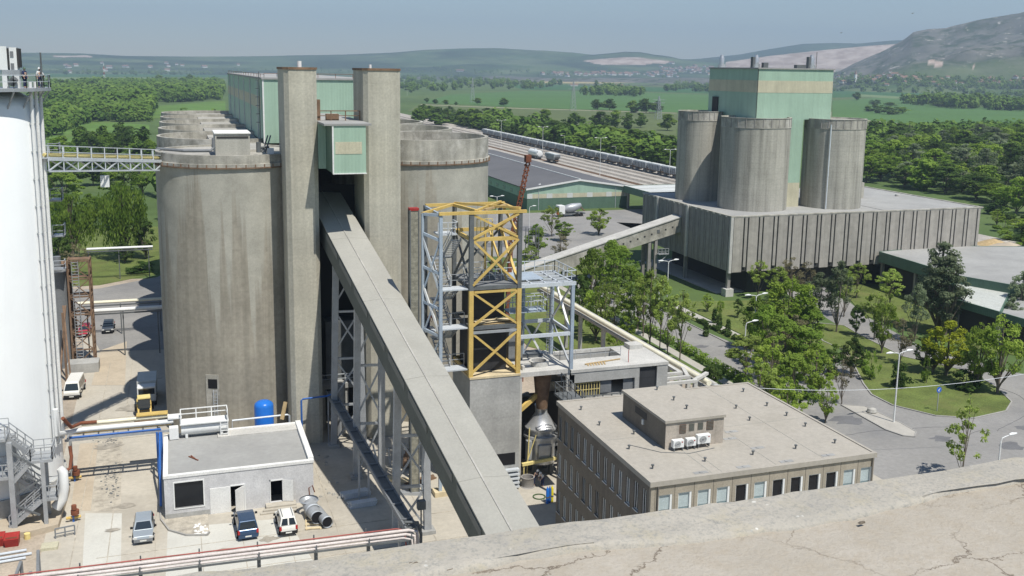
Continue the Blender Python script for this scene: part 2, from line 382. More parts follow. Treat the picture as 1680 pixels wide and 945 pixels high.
def land_hit(px, py):
    """where the bearing of a photo point meets the ground or the hills"""
    d = ray(px, py); k = math.hypot(d[0], d[1]); az_ = math.atan2(d[0], d[1])-_yaw
    r = np.linspace(2300, 9000, 2400); z, _, _ = hills_z(r, np.full(r.shape, az_))
    zl = H+d[2]/k*r; g = np.maximum(z, 0); ix = np.where(zl <= g)[0]
    if d[2] < 0 and (-H/(d[2]/k)) < 2300: rr_ = -H/(d[2]/k); return (rr_*d[0]/k, rr_*d[1]/k, 0.)
    if len(ix) == 0: return None
    rr_ = r[ix[0]]; return (rr_*d[0]/k, rr_*d[1]/k, float(g[ix[0]]))
# ---------------------------------------------------------------- air
hz = box('haze', bpy.data.materials.new('haze'), None, -9600, 9600, -1200, 9600, -4, 520)
tag(hz, kind='stuff'); hm = hz.data.materials[0]; hm.use_nodes = True; hm.node_tree.nodes.clear()
pv = hm.node_tree.nodes.new('ShaderNodeVolumePrincipled'); ou = hm.node_tree.nodes.new('ShaderNodeOutputMaterial')
pv.inputs['Color'].default_value = (.62, .80, 1.0, 1); pv.inputs['Density'].default_value = .00016; pv.inputs['Anisotropy'].default_value = .1
hm.node_tree.links.new(pv.outputs[0], ou.inputs['Volume'])
# ---------------------------------------------------------------- the works' own ground, roads, rails
sheet('yard_ground', M['dirt'], [(-60, 20), (66, 20), (66, 104), (52, 125), (30, 190), (-60, 205)], .010)
sheet('yard_road', M['yard_concrete'], [(-11.2, 40), (66, 40), (66, 96), (30, 112), (30, 190), (-16, 175), (-12.6, 140)], .016)
sheet('side_road', M['asphalt'], [(-45, 175), (-13.3, 158), (-11, 146), (3, 144), (3, 215), (-4, 197), (-14, 189), (-45, 187)], .028)
sheet('pale_slab', M['pale_slab'], [G(*p, .02)[:2] for p in ((140, 842), (200, 842), (197, 990), (132, 990))], .022)
sheet('pale_slab', M['pale_slab'], [G(*p, .02)[:2] for p in ((275, 872), (330, 862), (470, 850), (520, 930), (420, 1000), (270, 990))], .026)
sheet('tan_slab', M['tan_slab'], [G(*p, .02)[:2] for p in ((131, 728), (161, 726), (149, 838), (116, 838))], .030)
sheet('broken_slab', M['broken_slab'], [G(*p, .02)[:2] for p in ((163, 714), (200, 714), (198, 838), (150, 840))], .034)
sheet('tan_slab', M['tan_slab'], [G(*p, .02)[:2] for p in ((165, 575), (208, 560), (205, 632), (150, 632))], .038)
sheet('asphalt_road', M['asphalt'], [(66, 20), (140, 20), (140, 84), (121, 90), (109, 100), (105, 116), (109, 133), (120, 160), (120, 235), (112, 240), (108, 160), (101, 131), (97, 118), (80, 108), (77.5, 136), (77.5, 200), (150, 240), (150, 262), (40, 262), (30, 230), (71, 196), (70.3, 110), (66, 104)], .012)
sheet('path', M['pavement'], [(66.6, 100), (68.1, 100), (68.3, 170), (67, 170)], .018)
sheet('path', M['pavement'], [(80.6, 124), (82.2, 124), (82.2, 150), (80.6, 150)], .018)
NL = [0]
def lawn(poly, z=.06):
    NL[0] += 1; z += .006*NL[0]
    o = MB().prism(poly, .0, z).build('lawn', M['lawn']); return tag(o, kind='structure')
tear = [(92.1, 116.3), (84.5, 103), (82.6, 99.0), (82.4, 94.8), (84.8, 90.2), (88.6, 88.2), (94.4, 89.1), (97.8, 91.6), (100.6, 96.9), (102.4, 103.2), (98.5, 112), (100.2, 124), (101.5, 129.5), (97, 133), (92.3, 122.4)]
lawn(tear)
lawn([(79.3, 110), (80.4, 110), (80.4, 152), (79.3, 152)])
lawn([(82.4, 112), (90.5, 117), (100, 136), (104, 148), (92, 150), (82.4, 152)])
lawn([(66, 104), (66.4, 172), (52, 172), (48, 132), (52, 125)])
lawn([(-45, 191), (-14, 192), (-4, 200), (-2, 260), (-45, 260)])
lawn([(109, 134), (112, 112), (124, 96), (140, 90), (140, 160), (122, 160)])
lawn([(70.2, 176), (84, 180), (84, 192), (70.2, 192)])
def kerb(pts, closed=False, w=.18, h=.12):
    mb = MB(); p = list(pts)+([pts[0]] if closed else [])
    for a, b_ in zip(p[:-1], p[1:]): mb.bar((*a, h/2+.015), (*b_, h/2+.015), w, h)
    tag(mb.build('kerb', M['kerb']), kind='structure')
kerb(tear, True)
isl = [(76.3, 96.8), (75.8, 88), (76.4, 85.9), (77.4, 85.2), (78.7, 86.4), (79.0, 89.4), (78.8, 95.3)]
tag(MB().prism(isl, 0, .1).build('pavement', M['pavement']), kind='structure'); kerb(isl, True)
kerb([(70.2, 112), (70.2, 172)]); kerb([(77.6, 110), (77.6, 170)])
mb = MB()
for x in (-2.9, .8, 4.2, 8.0, 12.2, 20, 24): mb.box(x-.03, x+.03, 66, 87.8 if -2.2 < x < 11 else 99, .0, .043)
for y in (82.2, 77.0): mb.box(-7.5, 24, y-.03, y+.03, .0, .046)
for x in (-9.4, -6.6): mb.box(x-.035, x+.035, 78, 140, .0, .043)
for y in (103, 110, 117, 124, 131): mb.box(-9.4, -2.6, y-.04, y+.04, .0, .046)
tag(mb.build('slab_joint', M['broken_slab']), kind='structure')
def blot(name, m, cx, cy, r, z, seed):
    rs_ = random.Random(seed); n = 14; ph = rs_.uniform(0, 6)
    return sheet(name, m, [(cx+r*math.cos(2*math.pi*k/n)*(1+.35*math.sin(3*k+ph))*rs_.uniform(.7, 1.1), cy+r*.7*math.sin(2*math.pi*k/n)*rs_.uniform(.7, 1.2)) for k in range(n)], z)
mat('oil_stain', (.34, .31, .26), .7, .3, 1.2, fine=.2); mat('asphalt_patch', (.16, .16, .165), .9, .15, .5, fine=.1)
for k, (x, y, r) in enumerate(((2.6, 80.2, 1.0), (6.3, 81.5, .8), (-5.6, 92, .9), (-8, 108, 1.4), (-6, 120, 1.8), (-5, 133, 1.2), (10, 79.5, 1.3), (-6.4, 87.2, .6))): blot('oil_stain', M['oil_stain'], x, y, r, .050+.002*k, k)
for k, (x, y, r) in enumerate(((80, 84, 1.3), (73.5, 92, 2.2), (86, 80, 1.7), (92, 84, 1.2), (76, 103, 1.5), (72.8, 125, 1.2), (101, 105, 1.5), (70, 215, 5), (85, 235, 6), (104, 92, 1.6))): blot('asphalt_patch', M['asphalt_patch'], x, y, r, .020+.002*k, 40+k)
mb = MB(); rs_ = random.Random(8)
for (x, y, a, L) in ((70, 88, .1, 14), (79, 80, 1.3, 9), (88, 84, .3, 16), (72, 98, .2, 6), (98, 88, 1.0, 12)):
    p = V((x, y, 0))
    for k in range(int(L)):
        a += rs_.uniform(-.3, .3); q = p+V((math.cos(a), math.sin(a), 0)); mb.bar(p, q, .05, .085); p = q
tag(mb.build('asphalt_crack', M['asphalt_patch']), kind='structure')
# railway: ballast, four tracks
sheet('railway_bed', M['ballast'], [(152, 150), (196, 150), (196, 900), (150, 900)], .05)
for x in (158, 163.5, 169.5, 175.5, 181.6):
    mb = MB()
    for dx in (-.72, .72): mb.box(x+dx-.05, x+dx+.05, 200, 850, .1, .24)
    tag(mb.build('railway_track', M['brown_rust']), kind='structure')
    mb = MB().box(x-1.35, x+1.35, 200, 850, .05, .10); tag(mb.build('track_bed', M['brown_rust'] if x < 160 else M['roof_concrete']), kind='structure')
# ================================================================ THE BIG SILO BLOCK
SR = 8.0
def big_silo(cx, cyy, ztop, rim, label, front=False, patch=True):
    t = thing('concrete_silo', label, 'silo', (cx, cyy, 0), 'concrete storage silos standing in two rows')
    MB().lathe([(SR, 0), (SR, ztop-.35)], (cx, cyy), 64).build('wall', M['silo_concrete'], t, True)
    MB().lathe([(SR-.25, ztop-.35), (SR+.14, ztop-.35), (SR+.14, ztop-.02), (SR-.02, ztop), (SR-.02, ztop+rim), (SR-.42, ztop+rim), (SR-.42, ztop-.3)], (cx, cyy), 64).build('rim', M['rim_concrete'], t, True)
    MB().cyl((cx, cyy), SR-.4, ztop-.6, ztop-.15 if rim > 1 else ztop+rim-.2, 48).build('roof', M['roof_concrete'], t)
    if front:
        mb = MB(); n = 26
        for k in range(n):
            a = math.pi+math.pi*k/n; b_ = math.pi+math.pi*(k+1)/n
            p = (cx+(SR+.16)*math.cos(a), cyy+(SR+.16)*math.sin(a), ztop-.42); q = (cx+(SR+.16)*math.cos(b_), cyy+(SR+.16)*math.sin(b_), ztop-.42)
            mb.bar(p, q, .12, .12); mb.bar((p[0], p[1], ztop-.5), (p[0], p[1], ztop-.05), .1)
        mb.build('pipe_ring', M['brown_rust'], t)
    return t
names = ['first', 'second', 'third', 'fourth', 'fifth', 'sixth']
for k in range(6):
    y = 113.5+16*k
    s1 = big_silo(6, y, 30, .9 if k == 0 else 1.45, ('tall stained concrete silo right behind the small white plaster house, with a ladder' if k == 0 else 'concrete silo of the row beside the yard road, %s from the white house' % names[k]), k == 0)
    big_silo(27.4, y, 30, 2.3, ('tall concrete silo with open rim behind the yellow steel tower' if k == 0 else 'open rimmed concrete silo of the row behind the yellow steel tower, %s away from it' % names[k]), k == 0)
    if k == 0:
        mb = MB().box(2.2, 3.0, 105.9, 107.2, 0, 0)
        # door hole, pale repair strip and ladder low on the wall
        a = math.radians(-113); c0 = (6+SR*math.cos(a), 113.5+SR*math.sin(a)); tx = (-math.sin(a), math.cos(a)); nx = (math.cos(a), math.sin(a))
        def pt(u, n, z): return (c0[0]+tx[0]*u+nx[0]*n, c0[1]+tx[1]*u+nx[1]*n, z)
        zt = ZV(c0[0], c0[1], 622); zb = ZV(c0[0], c0[1], 637)
        MB().hexa([pt(-.5, -.6, zb), pt(.5, -.6, zb), pt(.5, .08, zb), pt(-.5, .08, zb)], [pt(-.5, -.6, zt), pt(.5, -.6, zt), pt(.5, .08, zt), pt(-.5, .08, zt)]).build('opening', M['black_void'], s1)
        MB().hexa([pt(-.75, -.6, 0), pt(.8, -.6, 0), pt(.8, .05, 0), pt(-.75, .05, 0)], [pt(-.75, -.6, zt+.5), pt(.65, -.6, zt+.5), pt(.65, .05, zt+.5), pt(-.75, .05, zt+.5)]).build('repair_strip', M['rim_concrete'], s1)
        mb = MB()
        for u in (.1, .5): mb.bar(pt(u, .2, 0), pt(u, .2, zb-.1), .05)
        for i in range(int(zb/.35)): mb.bar(pt(.1, .2, .2+i*.35), pt(.5, .2, .2+i*.35), .035)
        mb.build('ladder', M['light_steel'], s1)
        # box and pipes on the roof
roofh = thing('concrete_deck', 'flat concrete roof deck between the left silos and the green clad gallery', 'roof deck', (9, 150, 30))
box('slab', M['roof_concrete'], roofh, 4.2, 10.05, 112, 199, 29.6, 31.0)
mb = MB()
for yy in (131, 152, 178): mb.box(4.25, 10.0, yy, yy+.15, 31.0, 31.03)
mb.build('seam', M['dark_grey_roof'], roofh)
t = thing('roof_cabin', 'pale sheet metal cabin with louvred top on the silo roof deck', 'cabin', (6, 112, 30.9))
box('body', M['cabin_sheet'], t, 4.1, 7.6, 107.6, 112.5, 30.5, 33.0)
box('roof', M['white_edge'], t, 4.0, 7.7, 107.5, 112.6, 33.0, 33.12)
box('louvre', M['dark_gap'], t, 4.25, 7.45, 107.55, 107.6, 32.55, 32.75)
tag(MB().tube([(-1.6, 110.6, 31.3), (1, 107.6, 31.3), (3.6, 107.2, 31.3), (3.9, 107.4, 31.6), (3.9, 107.4, 32.6)], .16).build('roof_pipe', M['grey_panel']), 'grey pipe running along the front silo edge to the pale cabin', 'pipe')
t = thing('roof_valve_unit', 'small dark valve unit with pipes on the front silo roof beside the gallery', 'valve unit', (9.3, 109, 30.9))
box('body', M['white_paint'], t, 9.4, 10.1, 108.2, 109, 30.8, 31.4)
MB().tube([(8.5, 108, 31), (8.5, 108, 32.1)], .25).tube([(8.5, 108, 31.5), (9.6, 108.6, 31.5)], .12).bar((9.2, 108, 31), (10.0, 110.5, 32.6), .12).bar((8.9, 108, 31), (9.7, 110.5, 32.6), .12).build('pipe', M['dark_steel'], t)
# ---------------------------------------------------------------- green clad gallery house on the silos
t = thing('green_gallery', 'long green clad gallery house with cream band on the silo roofs', 'gallery', (16.7, 160, 31))
gx0, gx1, gy0, gy1, gz0, gz1 = 10.2, 23.2, 121.0, 197.0, 31.0, 38.5
box('wall', M['green_cladding'], t, gx0, gx1, gy0, gy1, gz0, gz1)
box('roof', M['grey_roof'], t, gx0-.15, gx1+.15, gy0-.15, gy1+.15, gz1, gz1+.22)
MB().box(gx0-.012, gx0, gy0+3, gy1-.1, 34.9, 36.4).build('band', M['cream_band'], t)
for yy in np.linspace(gy0+7, gy1-8, 6): box('pilaster', M['silver'], t, gx0-.14, gx0, yy-.14, yy+.14, gz0, gz1-.1)
box('corner_trim', M['white_edge'], t, gx0-.05, gx0+.12, gy0-.03, gy0+.2, gz0, gz1-.02)
mb = MB()
for dy in (1.2, 1.8): mb.bar((gx0-.3, gy0+dy, gz0), (gx0-.3, gy0+dy, gz1+.9), .06)
for k in range(24): mb.bar((gx0-.3, gy0+1.2, gz0+.2+k*.33), (gx0-.3, gy0+1.8, gz0+.2+k*.33), .04)
for k in range(6):
    for a0 in range(6): 
        a, b_ = math.pi*.5+a0*math.pi/6, math.pi*.5+(a0+1)*math.pi/6
        mb.bar((gx0-.3+.45*math.cos(a), gy0+1.5+.45*math.sin(a), gz0+2.4+k*1.0), (gx0-.3+.45*math.cos(b_), gy0+1.5+.45*math.sin(b_), gz0+2.4+k*1.0), .05)
mb.build('ladder', M['dark_steel'], t)
MB().rail([(gx0+.2, gy0+.2, gz1+.2), (gx1-.2, gy0+.2, gz1+.2)], .5, .025, 2, False).rail([(gx0+.2, gy0+.2, gz1+.2), (gx0+.2, gy1, gz1+.2)], .4, .025, 5, False).build('roof_rail', M['rust'], t)
for k in range(5): MB().cyl((13+1.3*k, 130+9*k), .3, gz1+.2, gz1+.7, 10).build('vent', M['silver'], t)
# ---------------------------------------------------------------- the pair of concrete towers
def conc_tower(x0, x1, label):
    t = thing('concrete_tower', label, 'tower', ((x0+x1)/2, 105, 0))
    y0, y1, c = 102.3, 108.6, .45
    poly = [(x0+c, y0), (x1-c, y0), (x1, y0+c), (x1, y1), (x0, y1), (x0, y0+c)]
    MB().prism(poly, 0, 39.75).build('shaft', M['tower_concrete'], t)
    p2 = [(x0+c-.05, y0-.08), (x1-c+.05, y0-.08), (x1+.08, y0+c), (x1+.08, y1+.08), (x0-.08, y1+.08), (x0-.08, y0+c)]
    MB().prism(p2, 39.75, 39.98).build('cap', M['brown_rust'], t)
    return t
t = conc_tower(10.72, 14.0, 'slim concrete tower between the white house and the sloping gallery')
MB().cyl((12.5, 104.2), .22, 39.98, 40.6, 12).build('beacon', M['white_paint'], t)
t = conc_tower(18.75, 22.65, 'slim concrete tower directly beside the yellow steel tower')
MB().cyl((19.8, 104.2), .14, 39.98, 40.35, 12).build('beacon', M['white_paint'], t)
# cabin bridging the towers
t = thing('transfer_cabin', 'green clad transfer cabin hung between the two concrete towers', 'cabin', (16.4, 101, 29.7))
box('back_wall', M['green_cladding'], t, 14.03, 18.72, 102.6, 120.9, 29.7, 34.35)
box('roof', M['grey_roof'], t, 14.03, 18.72, 98.1, 120.9, 34.35, 34.55)
cb = box('front_box', M['green_cladding'], t, 14.85, 18.15, 98.2, 102.6, 29.65, 34.35)
box('side_panel', M['green_dark_cladding'], t, 14.80, 14.85, 98.2, 102.6, 29.65, 34.35)  # shade of this side face painted in as a darker green
box('trim', M['white_edge'], t, 14.80, 14.95, 98.13, 98.2, 29.65, 34.3)
box('ledge', M['white_edge'], t, 14.8, 18.2, 98.1, 98.2, 29.55, 29.65)
box('band', M['cream_band'], t, 15.1, 17.75, 98.17, 98.2, 31.55, 32.75)
MB().rail([(14.1, 104, 34.55), (18.6, 104, 34.55)], 1.0, .05, 1.4).build('railing', M['brown_rust'], t)
box('cabinet', M['brown_rust'], t, 15.2, 16.5, 104.5, 105.3, 34.55, 35.2)
box('duct', M['brown_rust'], t, 14.05, 14.55, 104.3, 105.0, 34.55, 36.7)
# ---------------------------------------------------------------- sloping conveyor gallery
KX, SL = .08, .295
def gx(y): return 14.55+KX*(102-y)
def gz(y): return 23.45-SL*(102-y)
GW, GH = 3.75, 2.75
t = thing('conveyor_gallery', 'long sloping conveyor gallery with flat grey roof coming down between the towers', 'conveyor gallery', (16.4, 102, 20))
ya, yb = 112.0, 44.0
def sect(mb, o0, o1, h0, h1, a=ya, b=yb):
    mb.hexa([(gx(a)+o0, a, gz(a)+h0), (gx(b)+o0, b, gz(b)+h0), (gx(b)+o1, b, gz(b)+h0), (gx(a)+o1, a, gz(a)+h0)],
            [(gx(a)+o0, a, gz(a)+h1), (gx(b)+o0, b, gz(b)+h1), (gx(b)+o1, b, gz(b)+h1), (gx(a)+o1, a, gz(a)+h1)]); return mb
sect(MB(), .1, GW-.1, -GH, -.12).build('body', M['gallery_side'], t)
mb = MB(); a, b = ya, yb
mid = GW*.46
for o0, o1, h0, h1 in ((0, mid, 0, .16), (mid, GW, .16, 0)):
    mb.hexa([(gx(a)+o0, a, gz(a)-.12+h0*.0), (gx(b)+o0, b, gz(b)-.12), (gx(b)+o1, b, gz(b)-.12), (gx(a)+o1, a, gz(a)-.12)],
            [(gx(a)+o0, a, gz(a)+h0), (gx(b)+o0, b, gz(b)+h0), (gx(b)+o1, b, gz(b)+h1), (gx(a)+o1, a, gz(a)+h1)])
mb.build('roof', M['gallery_roof'], t)
sect(MB(), mid-.09, mid+.03, .10, .22).build('ridge', M['roof_concrete'], t)
for yy in np.arange(50., 106, 12.4):
    mb = MB()
    for o0, o1, h0, h1 in ((.01, mid-.09, .006, .155), (mid+.03, GW-.01, .155, .006)):
        mb.hexa([(gx(yy)+o0, yy, gz(yy)-.05), (gx(yy)+o1, yy, gz(yy)-.05), (gx(yy)+o1, yy-.06, gz(yy)-.05), (gx(yy)+o0, yy-.06, gz(yy)-.05)],
                [(gx(yy)+o0, yy, gz(yy)+h0+.003), (gx(yy)+o1, yy, gz(yy)+h1+.003), (gx(yy)+o1, yy-.06, gz(yy)+h1+.003), (gx(yy)+o0, yy-.06, gz(yy)+h0+.003)])
    mb.build('roof_seam', M['gallery_roof'], t)
for yy in np.arange(47, 100, 5.6):
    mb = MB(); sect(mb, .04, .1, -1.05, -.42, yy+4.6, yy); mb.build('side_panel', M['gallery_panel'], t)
# trestles
def trestle(y, xl, xr, label, zoff=0):
    t = thing('trestle', label, 'trestle', ((xl+xr)/2, y, 0), 'steel trestles under the sloping gallery')
    zt = gz(y)-GH-.05
    tl, tr = (gx(y)+.7, y, zt), (gx(y)+GW-.7, y, zt)
    L = [(xl, y), (xr, y-1.2)]
    xl_, xr_ = gx(y)+.75, gx(y)+GW-.75
    for (a, b_) in (((xl, y, 0), (xl_, y, zt)), ((xr, y-.4, 0), (xr_, y-.4, zt))): MB().bar(a, b_, .62, .5).build('leg', M['blue_grey_steel'] if 0 else M['galvanised'], t)
    n = max(1, round(zt/5.5))
    for k in range(n):
        f0, f1 = k/n+.02, (k+1)/n-.02
        p = lambda f, s: V((xl if s == 0 else xr, y-.4*s, 0)).lerp(V((xl_ if s == 0 else xr_, y-.4*s, zt)), f)
        MB().bar(p(f0, 0), p(f1, 1), .16).build('brace', M['galvanised'], t)
        MB().bar(p(f0, 1), p(f1, 0), .16).build('brace', M['galvanised'], t)
        MB().bar(p(f1, 0), p(f1, 1), .22).build('cross_beam', M['galvanised'], t)
    for s, x in ((0, xl), (1, xr)): box('footing', M['raw_concrete'], t, x-.6, x+.6, y-.4*s-.6, y-.4*s+.6, 0, .35)
trestle(79.2, gx(79.2)+.5, gx(79.2)+GW-.5, 'short steel trestle under the sloping gallery nearest the pipe rack end')
trestle(92.3, gx(92.3)+.4, gx(92.3)+GW-.9, 'middle steel trestle under the sloping gallery beside the pale timber stack')
trestle(101, gx(101)+.2, gx(101)+GW-.4, 'tall shaded steel trestle under the gallery between the concrete towers')
# dark hopper structure in the shade between the silos
t = thing('hopper_house', 'shaded concrete hopper house between the silos under the gallery', 'hopper house', (17, 108, 0))
box('deck', M['raw_concrete'], t, 14.3, 19.9, 106.6, 110.5, 4.6, 5.2)
for x in (14.6, 17.2, 19.6): box('column', M['raw_concrete'], t, x-.25, x+.25, 106.8, 107.3, 0, 4.6)
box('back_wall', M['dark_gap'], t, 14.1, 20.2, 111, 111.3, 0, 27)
box('hopper', M['dark_steel'], t, 15.2, 18.6, 108, 110.4, 5.2, 12)
MB().rail([(14.4, 106.8, 5.2), (19.8, 106.8, 5.2)], 1.0, .04).build('railing', M['light_steel'], t)
tag(MB().cyl((16.2, 104.6), .55, 0, 5.8, 16).build('standpipe', M['galvanised']), 'short upright grey pipe beside the belt conveyor under the gallery', 'pipe')
# slim belt conveyor to the pipe rack
t = thing('belt_conveyor', 'slim dark belt conveyor running from the tower foot to the pipe rack', 'belt conveyor', (15.5, 85, 4.6))
pA, pB = V((14.95, 104, 5.2)), V((16.05, 69.6, 5.1))
d = (pB-pA).normalized(); nrm = d.cross(V((0, 0, 1))).normalized()
for s in (-1, 1): MB().bar(pA+nrm*.42*s, pB+nrm*.42*s, .14, .42).build('side_rail', M['grey_panel'], t)
MB().bar(pA+V((0, 0, .06)), pB+V((0, 0, .06)), .7, .06).build('belt', M['dark_steel'], t)
for k in range(12):
    c_ = pA.lerp(pB, (k+.5)/12); MB().bar(c_-nrm*.5+V((0, 0, .2)), c_+nrm*.5+V((0, 0, .2)), .12).build('roller', M['grey_panel'], t)
for f in (.04, .5, .94):
    c_ = pA.lerp(pB, f)
    mb = MB()
    for s in (-1, 1): mb.bar((c_.x+.45*s, c_.y, 0), (c_.x+.42*s, c_.y, c_.z-.2), .16)
    mb.build('support', M['galvanised'], t)
# ================================================================ THE WHITE SILO AND ITS STAIR
WX, WY, WR = -17.67, 97.5, 6.5
t = thing('white_silo', 'huge smooth white steel silo at the edge of the yard', 'silo', (WX, WY, 0))
MB().lathe([(WR, 2.2), (WR, 36.3), (WR-.25, 36.7), (WR-1.5, 37.4), (.01, 38.3)], (WX, WY), 96).build('shell', M['white_silo'], t, True)
MB().lathe([(WR+.25, 0), (WR+.25, 2.2), (WR-.1, 2.2)], (WX, WY), 64).build('base', M['raw_concrete'], t, True)
def wp(a, r, z): a = math.radians(a); return (WX+r*math.cos(a), WY+r*math.sin(a), z)
# service pipes up the shell
for a, dr, m_ in ((-24, .3, 'white_paint'), (-17, .3, 'white_edge'), (-6, .25, 'white_edge')):
    MB().tube([wp(a, WR+dr, 5.4), wp(a, WR+dr, 38.4)], .15, 10).build('riser_pipe', M[m_], t, True)
mb = MB()
for z in np.arange(6, 37, 2.4):
    for a in (-24, -17): mb.bar(wp(a, WR, z), wp(a, WR+.5, z), .12)
mb.build('pipe_clip', M['galvanised'], t)
# top platform
zp = 37.6
pl = MB(); pl.lathe([(WR+1.0, zp), (WR+1.0, zp+.28), (WR-3, zp+.28)], (WX, WY), 48, R(-95), R(15)); pl.lathe([(WR-3, zp), (WR+1.0, zp)], (WX, WY), 48, R(-95), R(15)); pl.build('platform', M['galvanised'], t)
pts = [wp(a, WR+.95, zp+.28) for a in range(-95, 16, 10)]
MB().rail(pts, 1.1, .03, 1.5).build('railing', M['light_steel'], t)
mb = MB()
for a in range(-90, 15, 15): mb.bar(wp(a, WR+.9, zp), wp(a, WR-.1, zp-1.5), .12)
mb.build('bracket', M['galvanised'], t)
# small side cages
for z in (31.6, 27.4, 24.0):
    cg = MB(); x0 = WX+WR+.1
    cg.box(x0, x0+1.0, WY+2.6, WY+4.2, z, z+.08); cg.rail([(x0+.95, WY+2.6, z), (x0+.95, WY+4.2, z)], 1.1, .03, .8); cg.rail([(x0, WY+2.6, z), (x0+.95, WY+2.6, z)], 1.1, .03, .9)
    cg.bar((x0-1.4, WY+3.4, z-.1), (x0+.9, WY+3.4, z-.1), .15)
    cg.build('side_platform', M['galvanised'], t)
# filter on the top
f = thing('dust_filter', 'white box dust filter with dark slots on top of the white silo', 'filter', (-14, 94.6, 38.2))
YFI = 94.2
ft = ZY(10, 76, YFI)[2]
fx = lambda px: ZY(px, 90, YFI)[0]
for k, (a, b) in enumerate(((-45, 11), (15, 27), (-100, -49))): box('filter_box', M['white_paint'], f, fx(a), fx(b), YFI, YFI+1.6, 39.4, ft-(0, .08, .05)[k])
for a in (11, 27): box('slot', M['dark_gap'], f, fx(a), fx(a+4), YFI+.05, YFI+1.5, 39.6, ft-.15)
for z in (ft-.6, ft-1.6): box('hatch', M['grey_panel'], f, fx(16.5), fx(22), YFI-.04, YFI, z-.3, z+.2)
box('hopper', M['galvanised'], f, fx(2), fx(31), YFI-.3, YFI+1.6, 38.9, 39.4)
for a in (6, 26): box('stand', M['white_paint'], f, fx(a-4), fx(a+4), YFI-.4, YFI+.6, 37.7, 38.9)
MB().tube([(fx(16), YFI-.6, 38.2), (fx(24), YFI-.8, 38.7)], .3, 12).build('fan_housing', M['dark_steel'], f)
tag(MB().tube([(-10.6, 95.6, 37.9), (-10.6, 95.6, 40.9)], .07, 8).build('mast', M['dark_steel']), 'thin dark mast on the white silo platform', 'mast')
# ---------------------------------------------------------------- steel stair tower in front of the white silo
st = thing('stair_tower', 'grey steel stair tower with zigzag flights against the white silo', 'stair tower', (-15.5, 86, 0))
YS = 89.0
def sp_(px, py): x, _, z = ZY(px, py, YS); return x, z
tag(MB().prism([(-30, 87.6), (-13, 87.9), (-10.9, 88.6), (-10.7, 97), (-30, 97)], 0, .55).build('silo_plinth', M['tan_slab']), 'sandy concrete plinth under the white silo and its stair', 'plinth')
lnd = [(50, 86, 757), (-60, 21, 791), (68, 94, 819), (-60, 9, 727)]
for k, (pa_, pb_, py) in enumerate(lnd):
    x0, z = sp_(pa_, py); x1, _ = sp_(pb_, py)
    MB().box(x0, x1, YS, YS+2.3, z-.25, z).build('landing', M['galvanised'], st)
    rp = [(x0, YS+.05, z), (x1, YS+.05, z)]
    if pa_ > 0: rp += [(x1, YS+2.25, z)]
    MB().rail(rp, 1.1, .04, .8).build('handrail', M['galvanised'], st); MB().rail([(x0, YS+2.2, z), (x1, YS+2.2, z)], 1.1, .03, .9).build('handrail', M['galvanised'], st)
for k, (a, b) in enumerate((((16, 866), (68, 820)), ((68, 819), (21, 791)), ((21, 790), (50, 757)), ((50, 756), (9, 727)))):
    xa, za = sp_(*a); xb, zb = sp_(*b); yy = YS+(1.2 if k % 2 else 0)
    if k == 0: za = .55
    mb = MB()
    for dy in (.05, 1.05): mb.bar((xa, yy+dy, za-.1), (xb, yy+dy, zb-.1), .1, .36)
    mb.build('stringer', M['galvanised'], st)
    n = max(6, int(abs(zb-za)/.2))
    mb = MB()
    for q in range(n):
        f_ = (q+.5)/n; x = xa+(xb-xa)*f_; z = za+(zb-za)*f_; mb.box(x-.13, x+.13, yy+.1, yy+1.0, z-.02, z+.02)
    mb.build('tread', M['galvanised'], st)
    for dy in (.05, 1.05): MB().rail([(xa, yy+dy, za), (xb, yy+dy, zb)], 1.05, .04, .9).build('handrail', M['galvanised'], st)
for (px, pt_, w_) in ((14, 727, .42), (69, 757, .32)):
    x, z = sp_(px, pt_)
    for y in (YS+.1, YS+2.2): MB().bar((x, y, .5), (x, y, z), w_).build('column', M['galvanised'], st)
for (a, b) in (((17, 818), (66, 787)), ((66, 845), (17, 826)), ((66, 770), (14, 740))):
    (xa, za), (xb, zb) = sp_(*a), sp_(*b); MB().bar((xa, YS, za), (xb, YS, zb), .15).build('brace', M['dark_steel'], st)
wq = [ZY(px, py, 90.5) for px, py in ((98, 768), (103, 774), (105, 800), (103, 818), (92, 832))]
tag(MB().tube(wq, [.3, .42, .42, .42, .5], 12).build('white_pipe', M['white_paint'], None, True), 'thick white bent pipe standing beside the steel stair', 'pipe')
# ---------------------------------------------------------------- walkway bridge between the white silo and the concrete silos
t = thing('walkway_bridge', 'light steel truss walkway bridge from the white silo to the concrete silos', 'walkway', (-7, 103, 29.4))
a, b = V((-11.2, 96.4, 31.7)), V((-1.6, 111.2, 30.0)); d = (b-a); hx = V((d.y, -d.x, 0)).normalized()
MB().bar(a, b, 1.5, .12).build('deck', M['light_steel'], t)
for s in (-1, 1):
    MB().bar(a+hx*.75*s+V((0, 0, -.05)), b+hx*.75*s+V((0, 0, -.05)), .16, .3).build('top_chord', M['light_steel'], t)
    MB().bar(a+hx*.75*s+V((0, 0, -1.15)), b+hx*.75*s+V((0, 0, -1.0))-d*.06, .14).build('bottom_chord', M['light_steel'], t)
    mb = MB(); n = 9
    for k in range(n):
        p, q = a+d*(k/n)+hx*.75*s, a+d*((k+1)/n)+hx*.75*s
        if k % 2: mb.bar(p-V((0, 0, .1)), q-V((0, 0, 1.05)), .1)
        else: mb.bar(p-V((0, 0, 1.1)), q-V((0, 0, .1)), .1)
        mb.bar(p-V((0, 0, 1.1)), p, .08)
    mb.build('lattice', M['light_steel'], t)
    MB().rail([a+hx*.72*s, b+hx*.72*s], 1.15, .04, 1.9).build('handrail', M['light_steel'], t)
